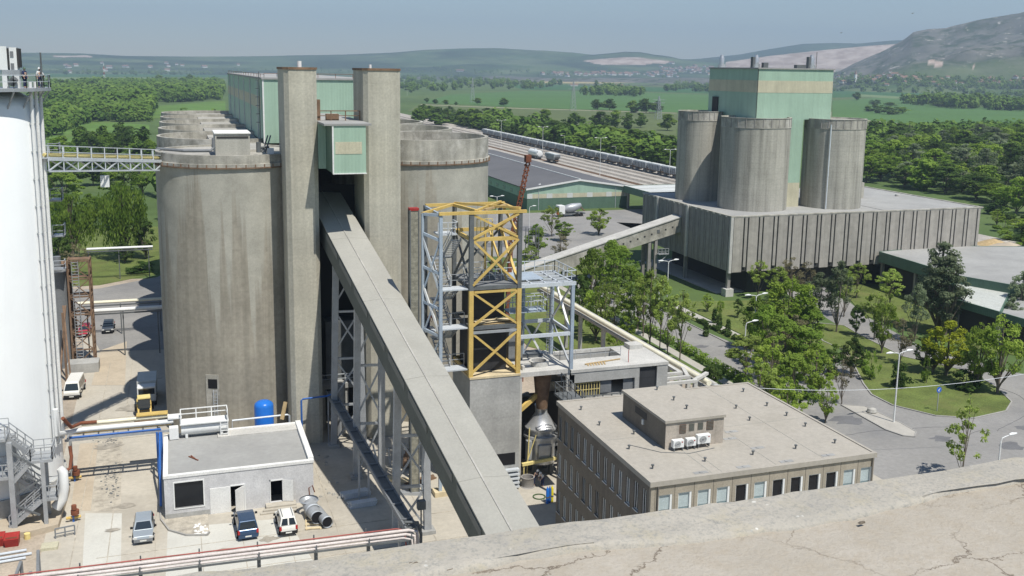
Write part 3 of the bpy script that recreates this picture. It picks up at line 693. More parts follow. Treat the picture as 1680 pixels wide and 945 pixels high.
MB().tube([a+hx*.3+V((0, 0, .3)), b+hx*.3+V((0, 0, .3))], .16, 8).build('pipe', M['pale_yellow'], t)
box('cable_box', M['white_paint'], t, -6.9, -6.1, 103.2, 104, 28.2, 29.3)
# ---------------------------------------------------------------- pipe bridges over the yard road
def pipe(name, pts, r, m_, label, n=10): return tag(MB().tube(pts, r, n).build(name, M[m_], None, True), label, 'pipe')
yb = 99.0; xl, xr = -11.4, -1.1
pipe('pipe', [wp(-24, WR+.55, 9), wp(-24, WR+.55, 6.6), (-10.9, 97.4, 5.7), (-10.2, 98.6, 5.35), (-9.4, 98.9, 5.3), (-1.2, 98.9, 5.3)], .24, 'white_paint', 'thick white pipe bending off the white silo and crossing the yard road')
pipe('pipe', [(-9.6, 99.6, 5.65), (-4.2, 99.6, 5.65), (-1.6, 99.6, 5.65)], .2, 'cream_pipe', 'cream pipe crossing the yard road beside the thick white pipe')
pipe('pipe', [(-10.3, 99.2, 5.0), (-1.4, 99.2, 5.0)], .16, 'yellow_paint', 'yellow gas pipe under the cream pipe above the yard road')
pipe('pipe', [wp(-12, WR+.5, 7.6), (-10.3, 97.6, 6.1), (-9.6, 99.3, 5.85), (-8.2, 99.4, 5.8)], .17, 'rust', 'rusty red pipe curving from the white silo onto the pipe bridge')
pipe('pipe', [(-10.6, 98.1, 4.9), (-2.4, 98.1, 4.9), (-2.35, 98.0, 4.6), (-2.35, 97.7, .3)], .11, 'blue_paint', 'blue pipe crossing the yard road and dropping beside the white house')
pipe('pipe', [(-2.75, 97.6, 4.8), (-2.75, 97.4, .3)], .10, 'blue_paint', 'blue drop pipe beside the corner of the white house')
pipe('pipe', [(-2.5, 98.6, 4.7), (-2.5, 96.0, 4.2), (-2.5, 90.2, .4)], .11, 'blue_paint', 'thin blue pipe sloping down along the side wall of the white house')
t = thing('pipe_bridge', 'light steel pipe bridge frame carrying white, yellow and blue pipes over the yard road', 'pipe bridge', (-6, 99, 4.5))
for yy in (98.0, 99.8): MB().bar((-11, yy, 4.68), (-1.2, yy, 4.68), .14, .22).build('beam', M['galvanised'], t)
mb = MB()
for x in np.arange(-10.8, -1.3, 1.35): mb.bar((x, 97.9, 4.68), (x, 99.9, 4.68), .12)
mb.build('rung', M['galvanised'], t)
for x in (-10.7, -2.6): MB().bar((x, 99.7, 0), (x, 99.7, 4.6), .26).build('post', M['galvanised'], t)
box('tray', M['yellow_paint'], t, -4.6, -1.7, 99.3, 100.2, 5.95, 6.05)
box('plate', M['white_paint'], t, -1.7, -.4, 98.6, 99.8, 5.6, 5.75)
pipe('pipe', [(-10.5, 97.2, 4.4), (-10.4, 97.0, 3.4), (-10.5, 96.2, 2.6), (-11.0, 95.8, 2.4)], .16, 'rust', 'short rusty pipe elbow beside the foot of the white silo')
# pipe lines farther along the road
for (y, z, x0, x1, r, n_, m_, lb) in ((155.4, 5.0, -14.5, -2.2, .16, 2, 'cream_pipe', 'twin cream pipes with black joints crossing the road behind the lattice tower'),
                              (143.2, 6.6, -12.5, -2.3, .3, 1, 'white_paint', 'thick white pipe crossing the road above the parked blue car'),
                              (196.5, 6.0, -16.2, -4.6, .17, 2, 'white_paint', 'twin white pipes on thin posts in front of the park lawn')):
    t = thing('pipe_line', lb, 'pipe line', ((x0+x1)/2, y, z))
    for k in range(n_): MB().tube([(x0, y+.6*k, z), (x1, y+.6*k, z)], r).build('pipe', M[m_], t, True)
    MB().bar((x0, y-.4, z-.4), (x1, y-.4, z-.4), .12, .2).build('beam', M['dark_steel'], t)
    for x in np.linspace(x0+.3, x1-.8, 3): MB().bar((x, y, 0), (x, y, z-.3), .16).build('post', M['dark_steel'], t)
# ---------------------------------------------------------------- rusty lattice tower and plant beside the road
t = thing('lattice_tower', 'rusty brown steel lattice tower beside the yard road', 'lattice tower', (-12.6, 140, 0))
tx0, tx1, ty0, ty1, tz = -13.9, -11.3, 139, 142, 16.5
tz = ZV(-12.6, 140.5, 425)
for x in (tx0, tx1):
    for y in (ty0, ty1): MB().bar((x, y, 0), (x, y, tz), .22).build('leg', M['brown_rust'], t)
nl = 6
for k in range(nl):
    z0, z1 = tz*k/nl, tz*(k+1)/nl
    for (p, q) in (((tx0, ty0), (tx1, ty0)), ((tx1, ty0), (tx1, ty1)), ((tx0, ty0), (tx0, ty1))):
        MB().bar((*p, z1), (*q, z1), .18).build('beam', M['brown_rust'], t)
        MB().bar((*p, z0), (*q, z1), .12).build('brace', M['brown_rust'], t); MB().bar((*q, z0), (*p, z1), .12).build('brace', M['brown_rust'], t)
    if k > 1: box('floor_plate', M['brown_rust'], t, tx0, tx1, ty0+1.2, ty1, z1-.06, z1)
mb = MB()
for k in range(int(tz/.4)): mb.bar((tx0+.5, ty0-.1, .3+k*.4), (tx0+1.3, ty0-.1, .3+k*.4), .07)
for x in (.5, 1.3): mb.bar((tx0+x, ty0-.1, 0), (tx0+x, ty0-.1, tz), .07)
mb.build('ladder', M['galvanised'], t)
box('plinth', M['raw_concrete'], t, -14.4, -10.6, 136.0, 138.6, 0, 1.3)
t = thing('cyclone_plant', 'grey tank group with ducts half hidden by the white silo', 'tank', (-15.2, 139, 0))
MB().cyl((-15.2, 140), 1.2, 0, 13, 20).cyl((-15.2, 140), .5, 13, 15, 12).build('shell', M['grey_panel'], t, True)
MB().tube([(-14.6, 141, 14), (-14.2, 143, 9), (-14.0, 144, 3)], .5).build('duct', M['brown_rust'], t, True)
box('platform', M['galvanised'], t, -16.6, -14.0, 137.5, 139, 13.6, 13.75)
MB().rail([(-16.6, 137.6, 13.75), (-14.1, 137.6, 13.75)], 1.1).rail([(-14.1, 137.6, 13.75), (-14.1, 139, 13.75)], 1.1).build('railing', M['light_steel'], t)
MB().bar((-14.2, 133, 0), (-14.2, 133, 9), .25).bar((-13.5, 131, 0), (-14.5, 137, 9), .2).bar((-14.9, 131, 0), (-14.2, 137, 9), .2).build('frame', M['brown_rust'], t)
# ---------------------------------------------------------------- small white house
hx0, hx1, hy0, hy1, hzt = -2.1, 11.0, 88.0, 98.6, 4.0
t = thing('white_house', 'small flat roofed house of pale plaster with open doors in the yard', 'house', (4.4, 93, 0))
wins = [(-1.25, 1.2, .95, 3.35), (1.75, 4.75, .02, 2.45), (7.1, 8.15, .4, 2.5)]
# front wall built round its openings
mb = MB(); xs = hx0
for (a, b_, z0, z1) in wins:
    mb.box(xs, a, hy0, hy0+.3, 0, hzt-.15); mb.box(a, b_, hy0, hy0+.3, z1, hzt-.15)
    if z0 > .1: mb.box(a, b_, hy0, hy0+.3, 0, z0)
    xs = b_
mb.box(xs, hx1, hy0, hy0+.3, 0, hzt-.15)
mb.box(hx0, hx0+.3, hy0+.3, hy1, 0, hzt-.15); mb.box(hx1-.3, hx1, hy0+.3, hy1, 0, hzt-.15); mb.box(hx0+.3, hx1-.3, hy1-.3, hy1, 0, hzt-.15)
mb.build('wall', M['plaster'], t)
mb = MB().box(hx0-.06, hx1+.06, hy0-.06, hy0+.36, hzt-.15, hzt+.1).box(hx0-.06, hx0+.36, hy0+.36, hy1-.36, hzt-.15, hzt+.09).box(hx1-.4, hx1+.1, hy0+.36, hy1, hzt-.15, hzt+.25).box(hx0-.06, hx1-.4, hy1-.36, hy1+.06, hzt-.15, hzt+.09)
mb.build('parapet', M['white_edge'], t)
box('roof', M['grey_roof'], t, hx0+.3, hx1-.35, hy0+.3, hy1-.3, hzt-.45, hzt-.12)
box('roof_strip', M['new_concrete'], t, hx0+5, hx1-.4, hy1-1.9, hy1-.36, hzt-.12, hzt+.02)
box('interior', M['black_void'], t, hx0+.32, hx1-.32, hy0+2.5, hy1-.32, .02, hzt-.5)
a, b_, z0, z1 = wins[0]
wf = MB()
for q in ((a-.1, a, z0-.1, z1+.1), (b_, b_+.1, z0-.1, z1+.1), (a, b_, z0-.1, z0), (a, b_, z1, z1+.1)): wf.box(q[0], q[1], hy0-.05, hy0+.1, q[2], q[3])
wn = wf.build('window', M['white_paint'], t)
box('pane', M['glass_dark'], wn, a, b_, hy0+.15, hy0+.18, z0, z1)
dl = MB().box(1.75, 3.55, hy0-.06, hy0+.04, .02, 2.45).build('door', M['white_edge'], t)
MB().hexa([(3.95, hy0-.9, .02), (4.75, hy0-.02, .02), (4.71, hy0+.02, .02), (3.91, hy0-.86, .02)], [(3.95, hy0-.9, 2.4), (4.75, hy0-.02, 2.4), (4.71, hy0+.02, 2.4), (3.91, hy0-.86, 2.4)]).build('door', M['white_edge'], t)
MB().bar((3.55, hy0-.02, 2.5), (4.85, hy0-.02, 2.5), .1).bar((4.8, hy0-.02, 0), (4.8, hy0-.02, 2.45), .1).build('door_frame', M['white_paint'], t)
MB().hexa([(8.15, hy0-.02, .45), (9.1, hy0-.35, .45), (9.1, hy0-.3, .45), (8.15, hy0+.03, .45)], [(8.15, hy0-.02, 2.5), (9.1, hy0-.35, 2.5), (9.1, hy0-.3, 2.5), (8.15, hy0+.03, 2.5)]).build('door', M['white_edge'], t)
MB().bar((7.05, hy0-.02, .4), (7.05, hy0-.02, 2.6), .1).bar((7.0, hy0-.02, 2.55), (8.2, hy0-.02, 2.55), .1).build('door_frame', M['white_paint'], t)
MB().box(6.6, 9.3, hy0-.9, hy0, 0, .40).box(6.3, 9.3, hy0-1.25, hy0-.9, 0, .26).box(6.0, 9.3, hy0-1.6, hy0-1.25, 0, .13).build('step', M['yard_concrete'], t)
box('plinth', M['raw_concrete'], t, hx0-.02, 1.7, hy0-.03, hy0, 0, .5)
pts = [(-2.6, 91.5), (-2.5, 88.0), (-1.8, 85.6), (-.4, 84.2), (1.3, 83.7), (1.5, 84.2), (1.5, 88.0)]
tag(MB().prism(pts, 0, .08).build('gravel_bed', M['broken_slab']), kind='structure')
kerb(pts[:-1], w=.14, h=.16)
# on and behind its roof
t = thing('white_platform_tank', 'white tank box with railed platform on the roof of the white house', 'tank', (2, 98, 4))
x0, x1, y0, y1 = -.5, 3.9, 97.2, 98.9
MB().tube([(x0, 98, 4.75), (x1, 98, 4.75)], .62, 20).build('shell', M['white_paint'], t, True)
box('deck', M['white_paint'], t, x0-.1, x1+.1, y0, y1, 5.35, 5.45)
MB().rail([(x0, y0+.1, 5.45), (x0, y1, 5.45), (x1, y1, 5.45), (x1, y0+.1, 5.45)], 1.0, .045, 1.6).build('railing', M['white_paint'], t)
mb = MB()
for s in (0, .7): mb.bar((x1-.4+s-.3, y0-.1, 3.95), (x1-.4+s-.3, y0-.1, 5.4), .07)
for k in range(4): mb.bar((x1-.7, y0-.1, 4.15+k*.33), (x1, y0-.1, 4.15+k*.33), .06)
mb.build('ladder', M['white_paint'], t)
for x in (x0+.5, x1-.6): box('saddle', M['white_paint'], t, x-.12, x+.12, 97.5, 98.5, 3.9, 4.4)
box('pump', M['white_paint'], t, -1.6, -.75, 97.4, 98.2, 3.95, 5.1)
t = thing('blue_tank', 'bright blue domed water tank behind the roof of the white house', 'tank', (7.7, 101, 0))
MB().lathe([(.98, .3), (.98, 5.35), (.9, 5.6), (.6, 5.82), (.25, 5.9), (.01, 5.92)], (7.7, 101), 32).build('shell', M['tank_blue'], t, True)
for k in range(3): MB().bar((7.7+.8*math.cos(k*2.1), 101+.8*math.sin(k*2.1), 0), (7.7+.8*math.cos(k*2.1), 101+.8*math.sin(k*2.1), .5), .15).build('leg', M['blue_paint'], t)
pipe('pipe', [(4.4, 99.0, 3.2), (4.4, 99.0, 4.75), (9.9, 99.2, 4.75), (10.1, 99.3, 4.6), (10.1, 99.3, 3.4)], .09, 'light_steel', 'thin pale blue pipe in front of the blue tank')
pipe('pipe', [(11.5, 100.7, 0), (11.5, 100.7, 5.6), (11.7, 100.7, 5.75), (14.2, 101.0, 5.75), (15.5, 101.8, 5.75)], .1, 'blue_paint', 'blue pipe rising in front of the concrete tower')
tag(MB().bar((9.3, 98.9, 4.4), (9.75, 99.3, 6.1), .35, .2).build('board', M['timber']), 'pale board leaning beside the blue tank', 'board')
tag(MB().bar((.1, 92.6, 3.93), (.9, 91.4, 3.93), .12, .06).bar((.3, 92.7, 3.96), (.75, 91.5, 3.96), .1, .05).build('red_batten', M['rust']), 'small red battens lying on the roof of the white house', 'batten')
# ---------------------------------------------------------------- pipe rack along the foot of the view
t = thing('pipe_rack', 'low pipe rack with white and red pipes in front of the yard', 'pipe rack', (3, 70, 4.6))
zz = 5.0; mat('pink_white', (.62, .56, .53), .6, .12, .5, .1); mat('dull_red', (.34, .10, .085), .7, .2, .8)
for k, (dy, dz, r, m_) in enumerate(((0, .15, .13, 'pink_white'), (-.42, .05, .12, 'pink_white'), (-.85, 0, .08, 'pink_white'), (.2, .30, .055, 'dull_red'))):
    MB().tube([(-12, 70.3+dy, zz+dz), (15.8-.3*k, 69.4+dy, zz+dz), (16.4-.3*k, 69.2+dy, zz+dz-.1), (16.5-.3*k, 69.1+dy, zz-1.5)], r, 10).build('pipe', M[m_], t, True)
for yy in (-1.0, .3): MB().bar((-12, 70.3+yy, zz-.15), (16, 69.4+yy, zz-.15), .1, .14).build('beam', M['dark_steel'], t)
for x in (-7.5, -3.5, .5, 4.6, 8.7, 12.6, 15.8):
    y = 70.3-.9*(x+12)/28
    MB().box(x-.1, x+.1, y-1.1, y+.5, zz-.2, zz-.02).bar((x, y-1.0, zz-.1), (x, y-1.0, zz+.35), .08).bar((x, y+.5, zz-.1), (x, y+.5, zz+.45), .1).build('bracket', M['dark_steel'], t)
    MB().bar((x, y-.5, 0), (x, y-.5, zz-.2), .25).build('post', M['dark_steel'], t)
MB().tube([(15.6, 69.9, 5.6), (16.6, 69.8, 5.5), (16.8, 69.6, 4.6), (16.8, 69.6, 3.4)], .12, 8).build('end_bend', M['dark_steel'], t, True)
t = thing('floodlight', 'small black floodlight on a post at the end of the pipe rack', 'floodlight', (17.4, 72, 0))
MB().bar((17.4, 72, 0), (17.4, 72, 5.6), .1).build('pole', M['dark_steel'], t); MB().box(17.1, 17.75, 71.8, 72.3, 5.5, 6.2).build('head', M['dark_steel'], t)
# ================================================================ STEEL TOWER UNDER CONSTRUCTION
YF, YBk = 85.8, 91.6
X0, X1, X2, XE = 22.6, 25.5, 30.2, 35.7
PZ = 11.5
t = thing('concrete_pier', 'tall block of raw concrete carrying the yellow steel tower', 'pier', (27.9, 88, 0))
mb = MB().box(25.4, 30.4, YF-.25, YBk, 0, PZ-.2); mb.build('block', M['raw_concrete'], t)
box('cap', M['pale_timber'], t, 25.35, 30.45, YF-.3, YBk+.1, PZ-.2, PZ)
wz = (1.2, 3.1)
box('opening', M['black_void'], t, 27.9, 30.0, YF-.28, YF-.24, 2.4, 3.6)
mb = MB()
for k in range(5): mb.box(28.6, 30.3, YF-.9+k*.02, YF-.3, .2+k*.42, .38+k*.42)
mb.build('louvre_stack', M['light_steel'], t)
t = thing('steel_tower', 'half built steel frame tower with yellow beams and braces on a concrete pier', 'steel tower', (27.9, 88, PZ))
ZT, Z2, Z1, Z3 = 27.1, 20.0, 16.2, 24.6
def col(x, y, z0, z1, m_, w=.36): MB().bar((x, y, z0), (x, y, z1), w, w).build('column', M[m_], t)
for x in (X1, X2): 
    col(x, YF, PZ, Z2-.2, 'yellow_paint', .42); col(x, YF, Z2-.2, ZT, 'dark_steel', .40)
    col(x, YBk, PZ, ZT, 'dark_steel', .36)
for x in (X0,):
    col(x, YF, .2, ZT-.2, 'blue_grey_steel', .30); col(x, YBk, .2, ZT, 'dark_steel', .34)
col(21.2, YF+1.2, .2, ZT-.1, 'blue_grey_steel', .24)
def beam(a, b, m_, w=.2, h=.3, name='beam'): return MB().bar(a, b, w, h).build(name, M[m_], t)
for z, m_ in ((PZ+.25, 'yellow_paint'), (Z1, 'dark_steel'), (Z2, 'dark_steel'), (Z3, 'yellow_paint')):
    for (a, b) in (((X1, YF), (X2, YF)), ((X2, YF), (X2, YBk)), ((X1, YBk), (X2, YBk)), ((X1, YF), (X1, YBk))):
        if z == PZ+.25 and a[1] == YF and b[1] == YF: continue
        beam((*a, z), (*b, z), m_, .22, .34)
for z in (Z1-.42, Z2-.42): beam((X1+.3, YF-.05, z+.06), (X2-.3, YF-.05, z+.06), 'yellow_paint', .24, .2) if z > 17 else beam((X1, YF-.1, z), (X2, YF-.1, z), 'galvanised', .2, .24)
# big yellow crosses on the faces
def cross(p, q, z0, z1, m_, w=.24):
    MB().bar((*p, z0), (*q, z1), w, .2).build('brace', M[m_], t); MB().bar((q[0], q[1]+.06, z0), (p[0], p[1]+.06, z1), w, .2).build('brace', M[m_], t)
F1, F2, B1, B2 = (X1+.15, YF-.1), (X2-.15, YF-.1), (X1+.1, YBk), (X2-.1, YBk)
cross(F1, F2, PZ+.4, Z1-.5, 'yellow_paint', .2); cross(F1, F2, Z1+.2, Z2-.4, 'yellow_paint', .2)
cross(F1, F2, Z2+.3, Z3-.1, 'yellow_paint'); cross(F1, F2, Z3+.1, ZT-.2, 'yellow_paint')
cross((X2, YF+.2), (X2, YBk-.2), Z2+.3, Z3, 'yellow_paint'); cross((X1, YF+.2), (X1, YBk-.2), Z2+.3, Z3, 'dark_steel', .16)
cross(B1, B2, Z2+.3, Z3-.1, 'dark_steel', .16); cross((X2, YF+.2), (X2, YBk-.2), Z3+.2, ZT, 'yellow_paint', .18)
for x in (X2-1.6, X2-.9): beam((x, YBk-.2, Z2), (x, YBk-.2, Z3), 'yellow_paint', .16, .16)
beam((X2-1.4, YBk-.3, Z3+.3), (X2-.6, YF+1.5, Z2), 'yellow_paint', .16, .16)
# top ring and roof braces
top = ZT
for a, b in (((X0-.2, YF-.1), (X1+1.9, YF-.1)), ((X1+1.9, YF-.1), (X2+.6, YF-.1)), ((X0, YBk), (X2+.4, YBk)), ((X2, YF), (X2, YBk)), ((X1+1.0, YF), (X1-.2, YBk))): beam((*a, top), (*b, top), 'yellow_paint', .3, .28)
for a, b in (((X0, YF), (X0, YBk)), ((21.2, YF+1.2), (X0, YF))): beam((*a, top-.15), (*b, top-.15), 'blue_grey_steel', .2, .25)
beam((21.2, YF+1.2, top-.1), (X1, YBk, top+.05), 'yellow_paint', .24, .24)
beam((X1+.4, YF, top+.16), (X2, YBk, top+.16), 'yellow_paint', .24, .2); beam((X1, YBk, top+.16), (X2, YF, top+.3), 'yellow_paint', .24, .2)
beam((X1+1.6, YF+1, top+.1), (X2, YF+3.8, top+.1), 'timber', .22, .2)
# left bay: grey stair bay
for z in (15.6, 18.2, 21.5, 24.6):
    beam((21.2, YF+1.2, z+.6), (X0, YF, z), 'blue_grey_steel', .18, .24)
for k, (z0, z1) in enumerate(((11.8, 15.4), (15.6, 20.4), (19.6, 24.8))):
    beam((21.2, YF+1.2, z1), (X0, YF, z0), 'light_steel' if k != 1 else 'white_paint', .18, .18, 'brace'); beam((21.2, YF+1.2, z0), (X0, YF, z1), 'blue_grey_steel', .14, .14, 'brace')
for z in (12.3, 16.3, 20.0):
    p = MB().box(X0, X1-.25, YF, YF+1.5, z-.12, z).build('landing', M['light_steel'], t)
    MB().rail([(X0, YF+1.5, z), (X1-.2, YF+1.5, z)], 1.1, .03, 1.2).build('handrail', M['galvanised'], t)
p = MB().box(X1-2.2, X1-.3, YBk-2.2, YBk-.4, Z3-.15, Z3).build('landing', M['light_steel'], t)
MB().rail([(X1-2.2, YBk-2.2, Z3), (X1-.3, YBk-2.2, Z3), (X1-.3, YBk-.4, Z3)], 1.1, .04, .9).build('handrail', M['light_steel'], t)
def flight(xa, ya_, za, xb, yb_, zb, w=.9):
    mb = MB()
    dirv = V((xb-xa, yb_-ya_, 0)).normalized(); s_ = V((dirv.y, -dirv.x, 0))*w/2
    a, b = V((xa, ya_, za)), V((xb, yb_, zb))
    for s in (-1, 1): mb.bar(a+s_*s, b+s_*s, .08, .26)
    n = max(4, int(abs(zb-za)/.24))
    for k in range(n): c_ = a.lerp(b, (k+.5)/n); mb.bar(c_-s_, c_+s_, .26, .04)
    mb.build('flight', M['galvanised'], t)
    MB().rail([a+s_, b+s_], 1.0, .03, 1.3).build('handrail', M['galvanised'], t)
for z0, z1 in ((12.3, 16.3), (16.3, 20.0), (20.0, 24.5)):
    zm = (z0+z1)/2; flight(23.4, YF+1.2, z0, 23.4, YBk-1.4, zm); flight(24.4, YBk-1.4, zm, 24.4, YF+1.2, z1); box('landing', M['galvanised'], t, 22.9, 24.9, YBk-1.5, YBk-.5, zm-.1, zm)
# inside: dark vessel and panels
box('dark_vessel', M['black_panel'], t, 25.9, 29.5, 87.2, 90.9, PZ, Z1-.3)
box('dark_vessel', M['black_panel'], t, 26.1, 29.3, 87.4, 90.9, Z1+.5, Z2-.5)
box('floor_plate', M['timber'], t, X1+.3, X2-.3, YF+.15, YF+1.3, Z1+.2, Z1+.26)
MB().bar((X1+.6, YF+.6, Z1+.4), (X2-1.0, YF+1.0, Z1+.45), 1.2, .06).bar((X2-2, YF+.6, Z1+.6), (X2-.4, YF+.5, Z1+.5), .7, .06).build('plank', M['pale_timber'], t)
box('floor_plate', M['grey_panel'], t, X1, X2, YF, YBk, Z2+.17, Z2+.22)
MB().rail([(X1, YBk, Z2+.2), (X2, YBk, Z2+.2)], 1.1, .03, 1).rail([(X1+.6, YF+2, Z2+.2), (X2-.5, YF+2, Z2+.2)], 1.1, .025, .6).build('handrail', M['light_steel'], t)
MB().cyl((27.9, 88.6), .9, Z2+.25, Z2+1.0, 16, .5).build('hopper_top', M['dark_steel'], t)
MB().rail([(X1+.7, YF+.6, Z3+.2), (X1+2.2, YF+.6, Z3+.2)], 1.6, .03, .4).build('handrail', M['pale_yellow'], t)
# right extension: pale blue-grey platform
XS, YE0, YE1 = 32.8, YF, 91.2
for x in (XE,): 
    for y in (YE0, YE1): MB().bar((x, y, 11.4), (x, y, Z2-.2), .32, .32).build('column', M['blue_grey_steel'], t)
MB().bar((32.6, YE1, 11.4), (32.6, YE1, Z2-.2), .26).build('column', M['blue_grey_steel'], t)
for y in (YE0, YE1): beam((X2, y, Z2-.05), (XE+.3, y, Z2-.05), 'light_steel', .24, .36)
for y in (YE0, YE1): beam((X2, y, 15.0), (XE, y, 15.0), 'light_steel', .2, .34)
beam((XE, YE0, Z2-.05), (XE, YE1, Z2-.05), 'light_steel', .24, .36); beam((XE, YE0, 15.0), (XE, YE1, 15.0), 'light_steel', .2, .3)
for y in np.linspace(YE0+.9, YE1-.9, 4): beam((X2, y, Z2), (XE, y, Z2), 'light_steel', .14, .2)
for x in (31.6, 33.0, 34.4): beam((x, YE0, Z2+.02), (x, YE1, Z2+.02), 'light_steel', .14, .16)
MB().box(30.6, 33.4, 87.6, YE1, Z2+.1, Z2+.14).build('grating', M['blue_grey_steel'], t)
MB().rail([(X2+.3, YE1, Z2+.1), (XE+.2, YE1, Z2+.1), (XE+.3, YE0, Z2+.1), (XE-1.0, YE0-.1, Z2+.1)], 1.1, .035, 1.2).build('handrail', M['light_steel'], t)
beam((XE, YE1, Z2), (XE-.1, YE0+.3, 15.2), 'white_paint', .2, .2, 'brace'); beam((XE, YE0, Z2), (XE, YE1, 15.2), 'galvanised', .16, .16, 'brace')
beam((32.6, YE1, 15.1), (34.6, YE1-.3, 11.5), 'white_paint', .2, .2, 'brace'); beam((XE, YE1, 15), (XE, YE0, 11.6), 'galvanised', .16, .16, 'brace'); beam((34.6, YE1, 15), (32.6, YE1, 11.6), 'galvanised', .14, .14, 'brace')
MB().box(30.5, 34.4, 89.3, YE1, 16.4, 16.5).build('grating', M['blue_grey_steel'], t)
MB().rail([(30.5, 89.3, 16.5), (34.4, 89.3, 16.5), (34.4, YE1, 16.5), (30.5, YE1, 16.5)], 1.1, .035, .9).rail([(30.5, 90.3, 17), (34.4, 90.3, 17)], 1.1, .03, .9).build('handrail', M['light_steel'], t)
mb = MB()
for x in (35.0, 35.5): mb.bar((x, YE1-.5, 11.4), (x, YE1-.5, Z2+1), .05)
for k in range(26): mb.bar((35.0, YE1-.5, 11.6+k*.33), (35.5, YE1-.5, 11.6+k*.33), .04)
for k in range(9):
    z = 12.4+k*.85
    for a0 in range(5): 
        a, b = math.pi+a0*math.pi/5, math.pi+(a0+1)*math.pi/5
        mb.bar((35.25+.4*math.cos(a), YE1-.5+.5*math.sin(a), z), (35.25+.4*math.cos(b), YE1-.5+.5*math.sin(b), z), .05)
mb.build('caged_ladder', M['galvanised'], t)
# scaffold-like standing tower left of it
t = thing('caged_mast', 'narrow mesh wrapped mast with red top standing against the silo behind the steel tower', 'mast', (20.4, 87, 0))
MB().box(20.0, 20.75, 86.7, 87.4, .1, ZV(20.4, 87, 345)).build('mesh_wrap', mat('mesh', (.26, .25, .20), .9, .35, 2.5, fine=.4, lines=.5, linevar=.35), t)
box('top_cap', M['red_paint'], t, 19.95, 20.8, 86.65, 87.45, ZV(20.4, 87, 345), ZV(20.4, 87, 341))
for p in ((19.98, 86.68), (20.77, 86.68), (20.77, 87.42), (19.98, 87.42)): MB().bar((*p, .1), (*p, ZV(20.4, 87, 344)), .09).build('pole', M['dark_steel'], t)
tag(box('grey_bin', M['grey_panel'], None, 30.7, 32.2, 90.0, 91.4, 11.4, 15.2), 'tall plain grey bin behind the dark vessel on the concrete slab', 'bin')
# slab with the round collar, pipes
t = thing('concrete_slab_deck', 'pale concrete deck slab with a round collar beside the yellow tower', 'deck', (33, 88, 11.2))
MB().box(30.42, 35.7, 85.9, 92.6, 10.95, 11.4).build('slab', M['new_concrete'], t)
MB().lathe([(.98, 11.4), (.98, 11.85), (.75, 11.85), (.75, 11.4)], (33.2, 88.0), 32).build('collar', M['new_concrete'], t, True)
MB().cyl((33.2, 88), .74, 11.40, 11.43, 24).build('hole', M['black_void'], t)
MB().box(31.0, 31.25, 86.6, 87.6, 11.4, 11.8).box(31.0, 32.2, 87.6, 87.85, 11.4, 11.8).build('kerb_block', M['new_concrete'], t)
MB().box(32.2, 34.6, 90.6, 92.2, 11.4, 11.7).build('dark_mat', M['dark_steel'], t)
for x in (30.6, 35.5): 
    for y in (86.1, 92.3): MB().box(x-.15, x+.15, y-.15, y+.15, 0, 10.95).build('column', M['new_concrete'], t)
tag(MB().lathe([(.55, 6.9), (.95, 10.95)], (33.6, 88.0), 24).build('dark_duct', M['brown_rust'], None, True), 'dark tapering duct between the deck slab and the silver mill', 'duct')
# silver mill
t = thing('silver_mill', 'silver grinding mill with a cone top beside the office building', 'mill', (33.4, 88, 0))
c = (33.4, 87.6)
MB().lathe([(.01, 1.3), (1.5, 1.3), (1.5, 3.9), (1.75, 3.9), (1.75, 4.15), (1.35, 4.2), (1.35, 4.75), (1.62, 4.75), (1.62, 4.9), (1.45, 5.0), (.62, 6.3), (.62, 6.75)], c, 40).build('body', M['silver'], t, True)
MB().lathe([(.62, 6.75), (.66, 7.15), (.56, 7.15), (.5, 6.7)], (33.35, 87.5), 24).build('spout', M['silver'], t, True)
MB().box(32.6, 34.0, 85.95, 86.4, 1.9, 3.4).build('door', M['silver'], t)
MB().bar((33.9, 85.9, 2.2), (33.9, 85.9, 3.2), .08).build('handle', M['dark_steel'], t)
box('motor', M['grey_panel'], t, 34.7, 35.6, 86.8, 88, 1.8, 2.6)
for z in (3.4, 2.9, 2.4): box('rib_plate', M['silver'], t, 34.6, 35.3, 86.8, 88, z, z+.2)
for a in (.8, 2.4, 3.9, 5.5): MB().bar((c[0]+1.2*math.cos(a), c[1]+1.2*math.sin(a), 0), (c[0]+1.2*math.cos(a), c[1]+1.2*math.sin(a), 1.35), .4).build('leg', M['dark_steel'], t)
MB().bar((31.4, 86.0, 0), (31.6, 86.0, 5.4), .1).bar((31.3, 86.0, 1.6), (32.3, 86.0, 4.6), .08).build('yellow_pole', M['pale_yellow'], t)
MB().box(31.5, 32.0, 86.2, 86.8, 2.0, 3.9).build('valve_box', M['galvanised'], t)
t.location = (t.location.x+.3, t.location.y+.8, 0)
tag(MB().bar((31.0, 86.3, 1.9), (36.0, 86.7, 2.1), .28, .28).bar((31.2, 86.3, 0), (31.2, 86.3, 1.9), .1).bar((35.4, 86.6, 0), (35.4, 86.6, 2.0), .1).build('yellow_barrier', M['pale_yellow']), 'pale yellow barrier beam in front of the silver mill', 'barrier')
tag(MB().bar((30.5, 86.6, 7.2), (33.2, 88.0, 8.4), .3, .45).build('yellow_beam', M['yellow_paint']), 'yellow crane beam reaching out beside the silver mill', 'beam')
t = thing('dark_backwall', 'dark steel machinery frame behind the silver mill', 'machinery', (33, 92, 0))
MB().box(31, 37, 92.0, 92.4, 0, 7).build('wall', M['dark_gap'], t)
MB().box(31.2, 32.2, 90.4, 91.5, 7, 8.6).build('motor', M['navy_cloth'], t)
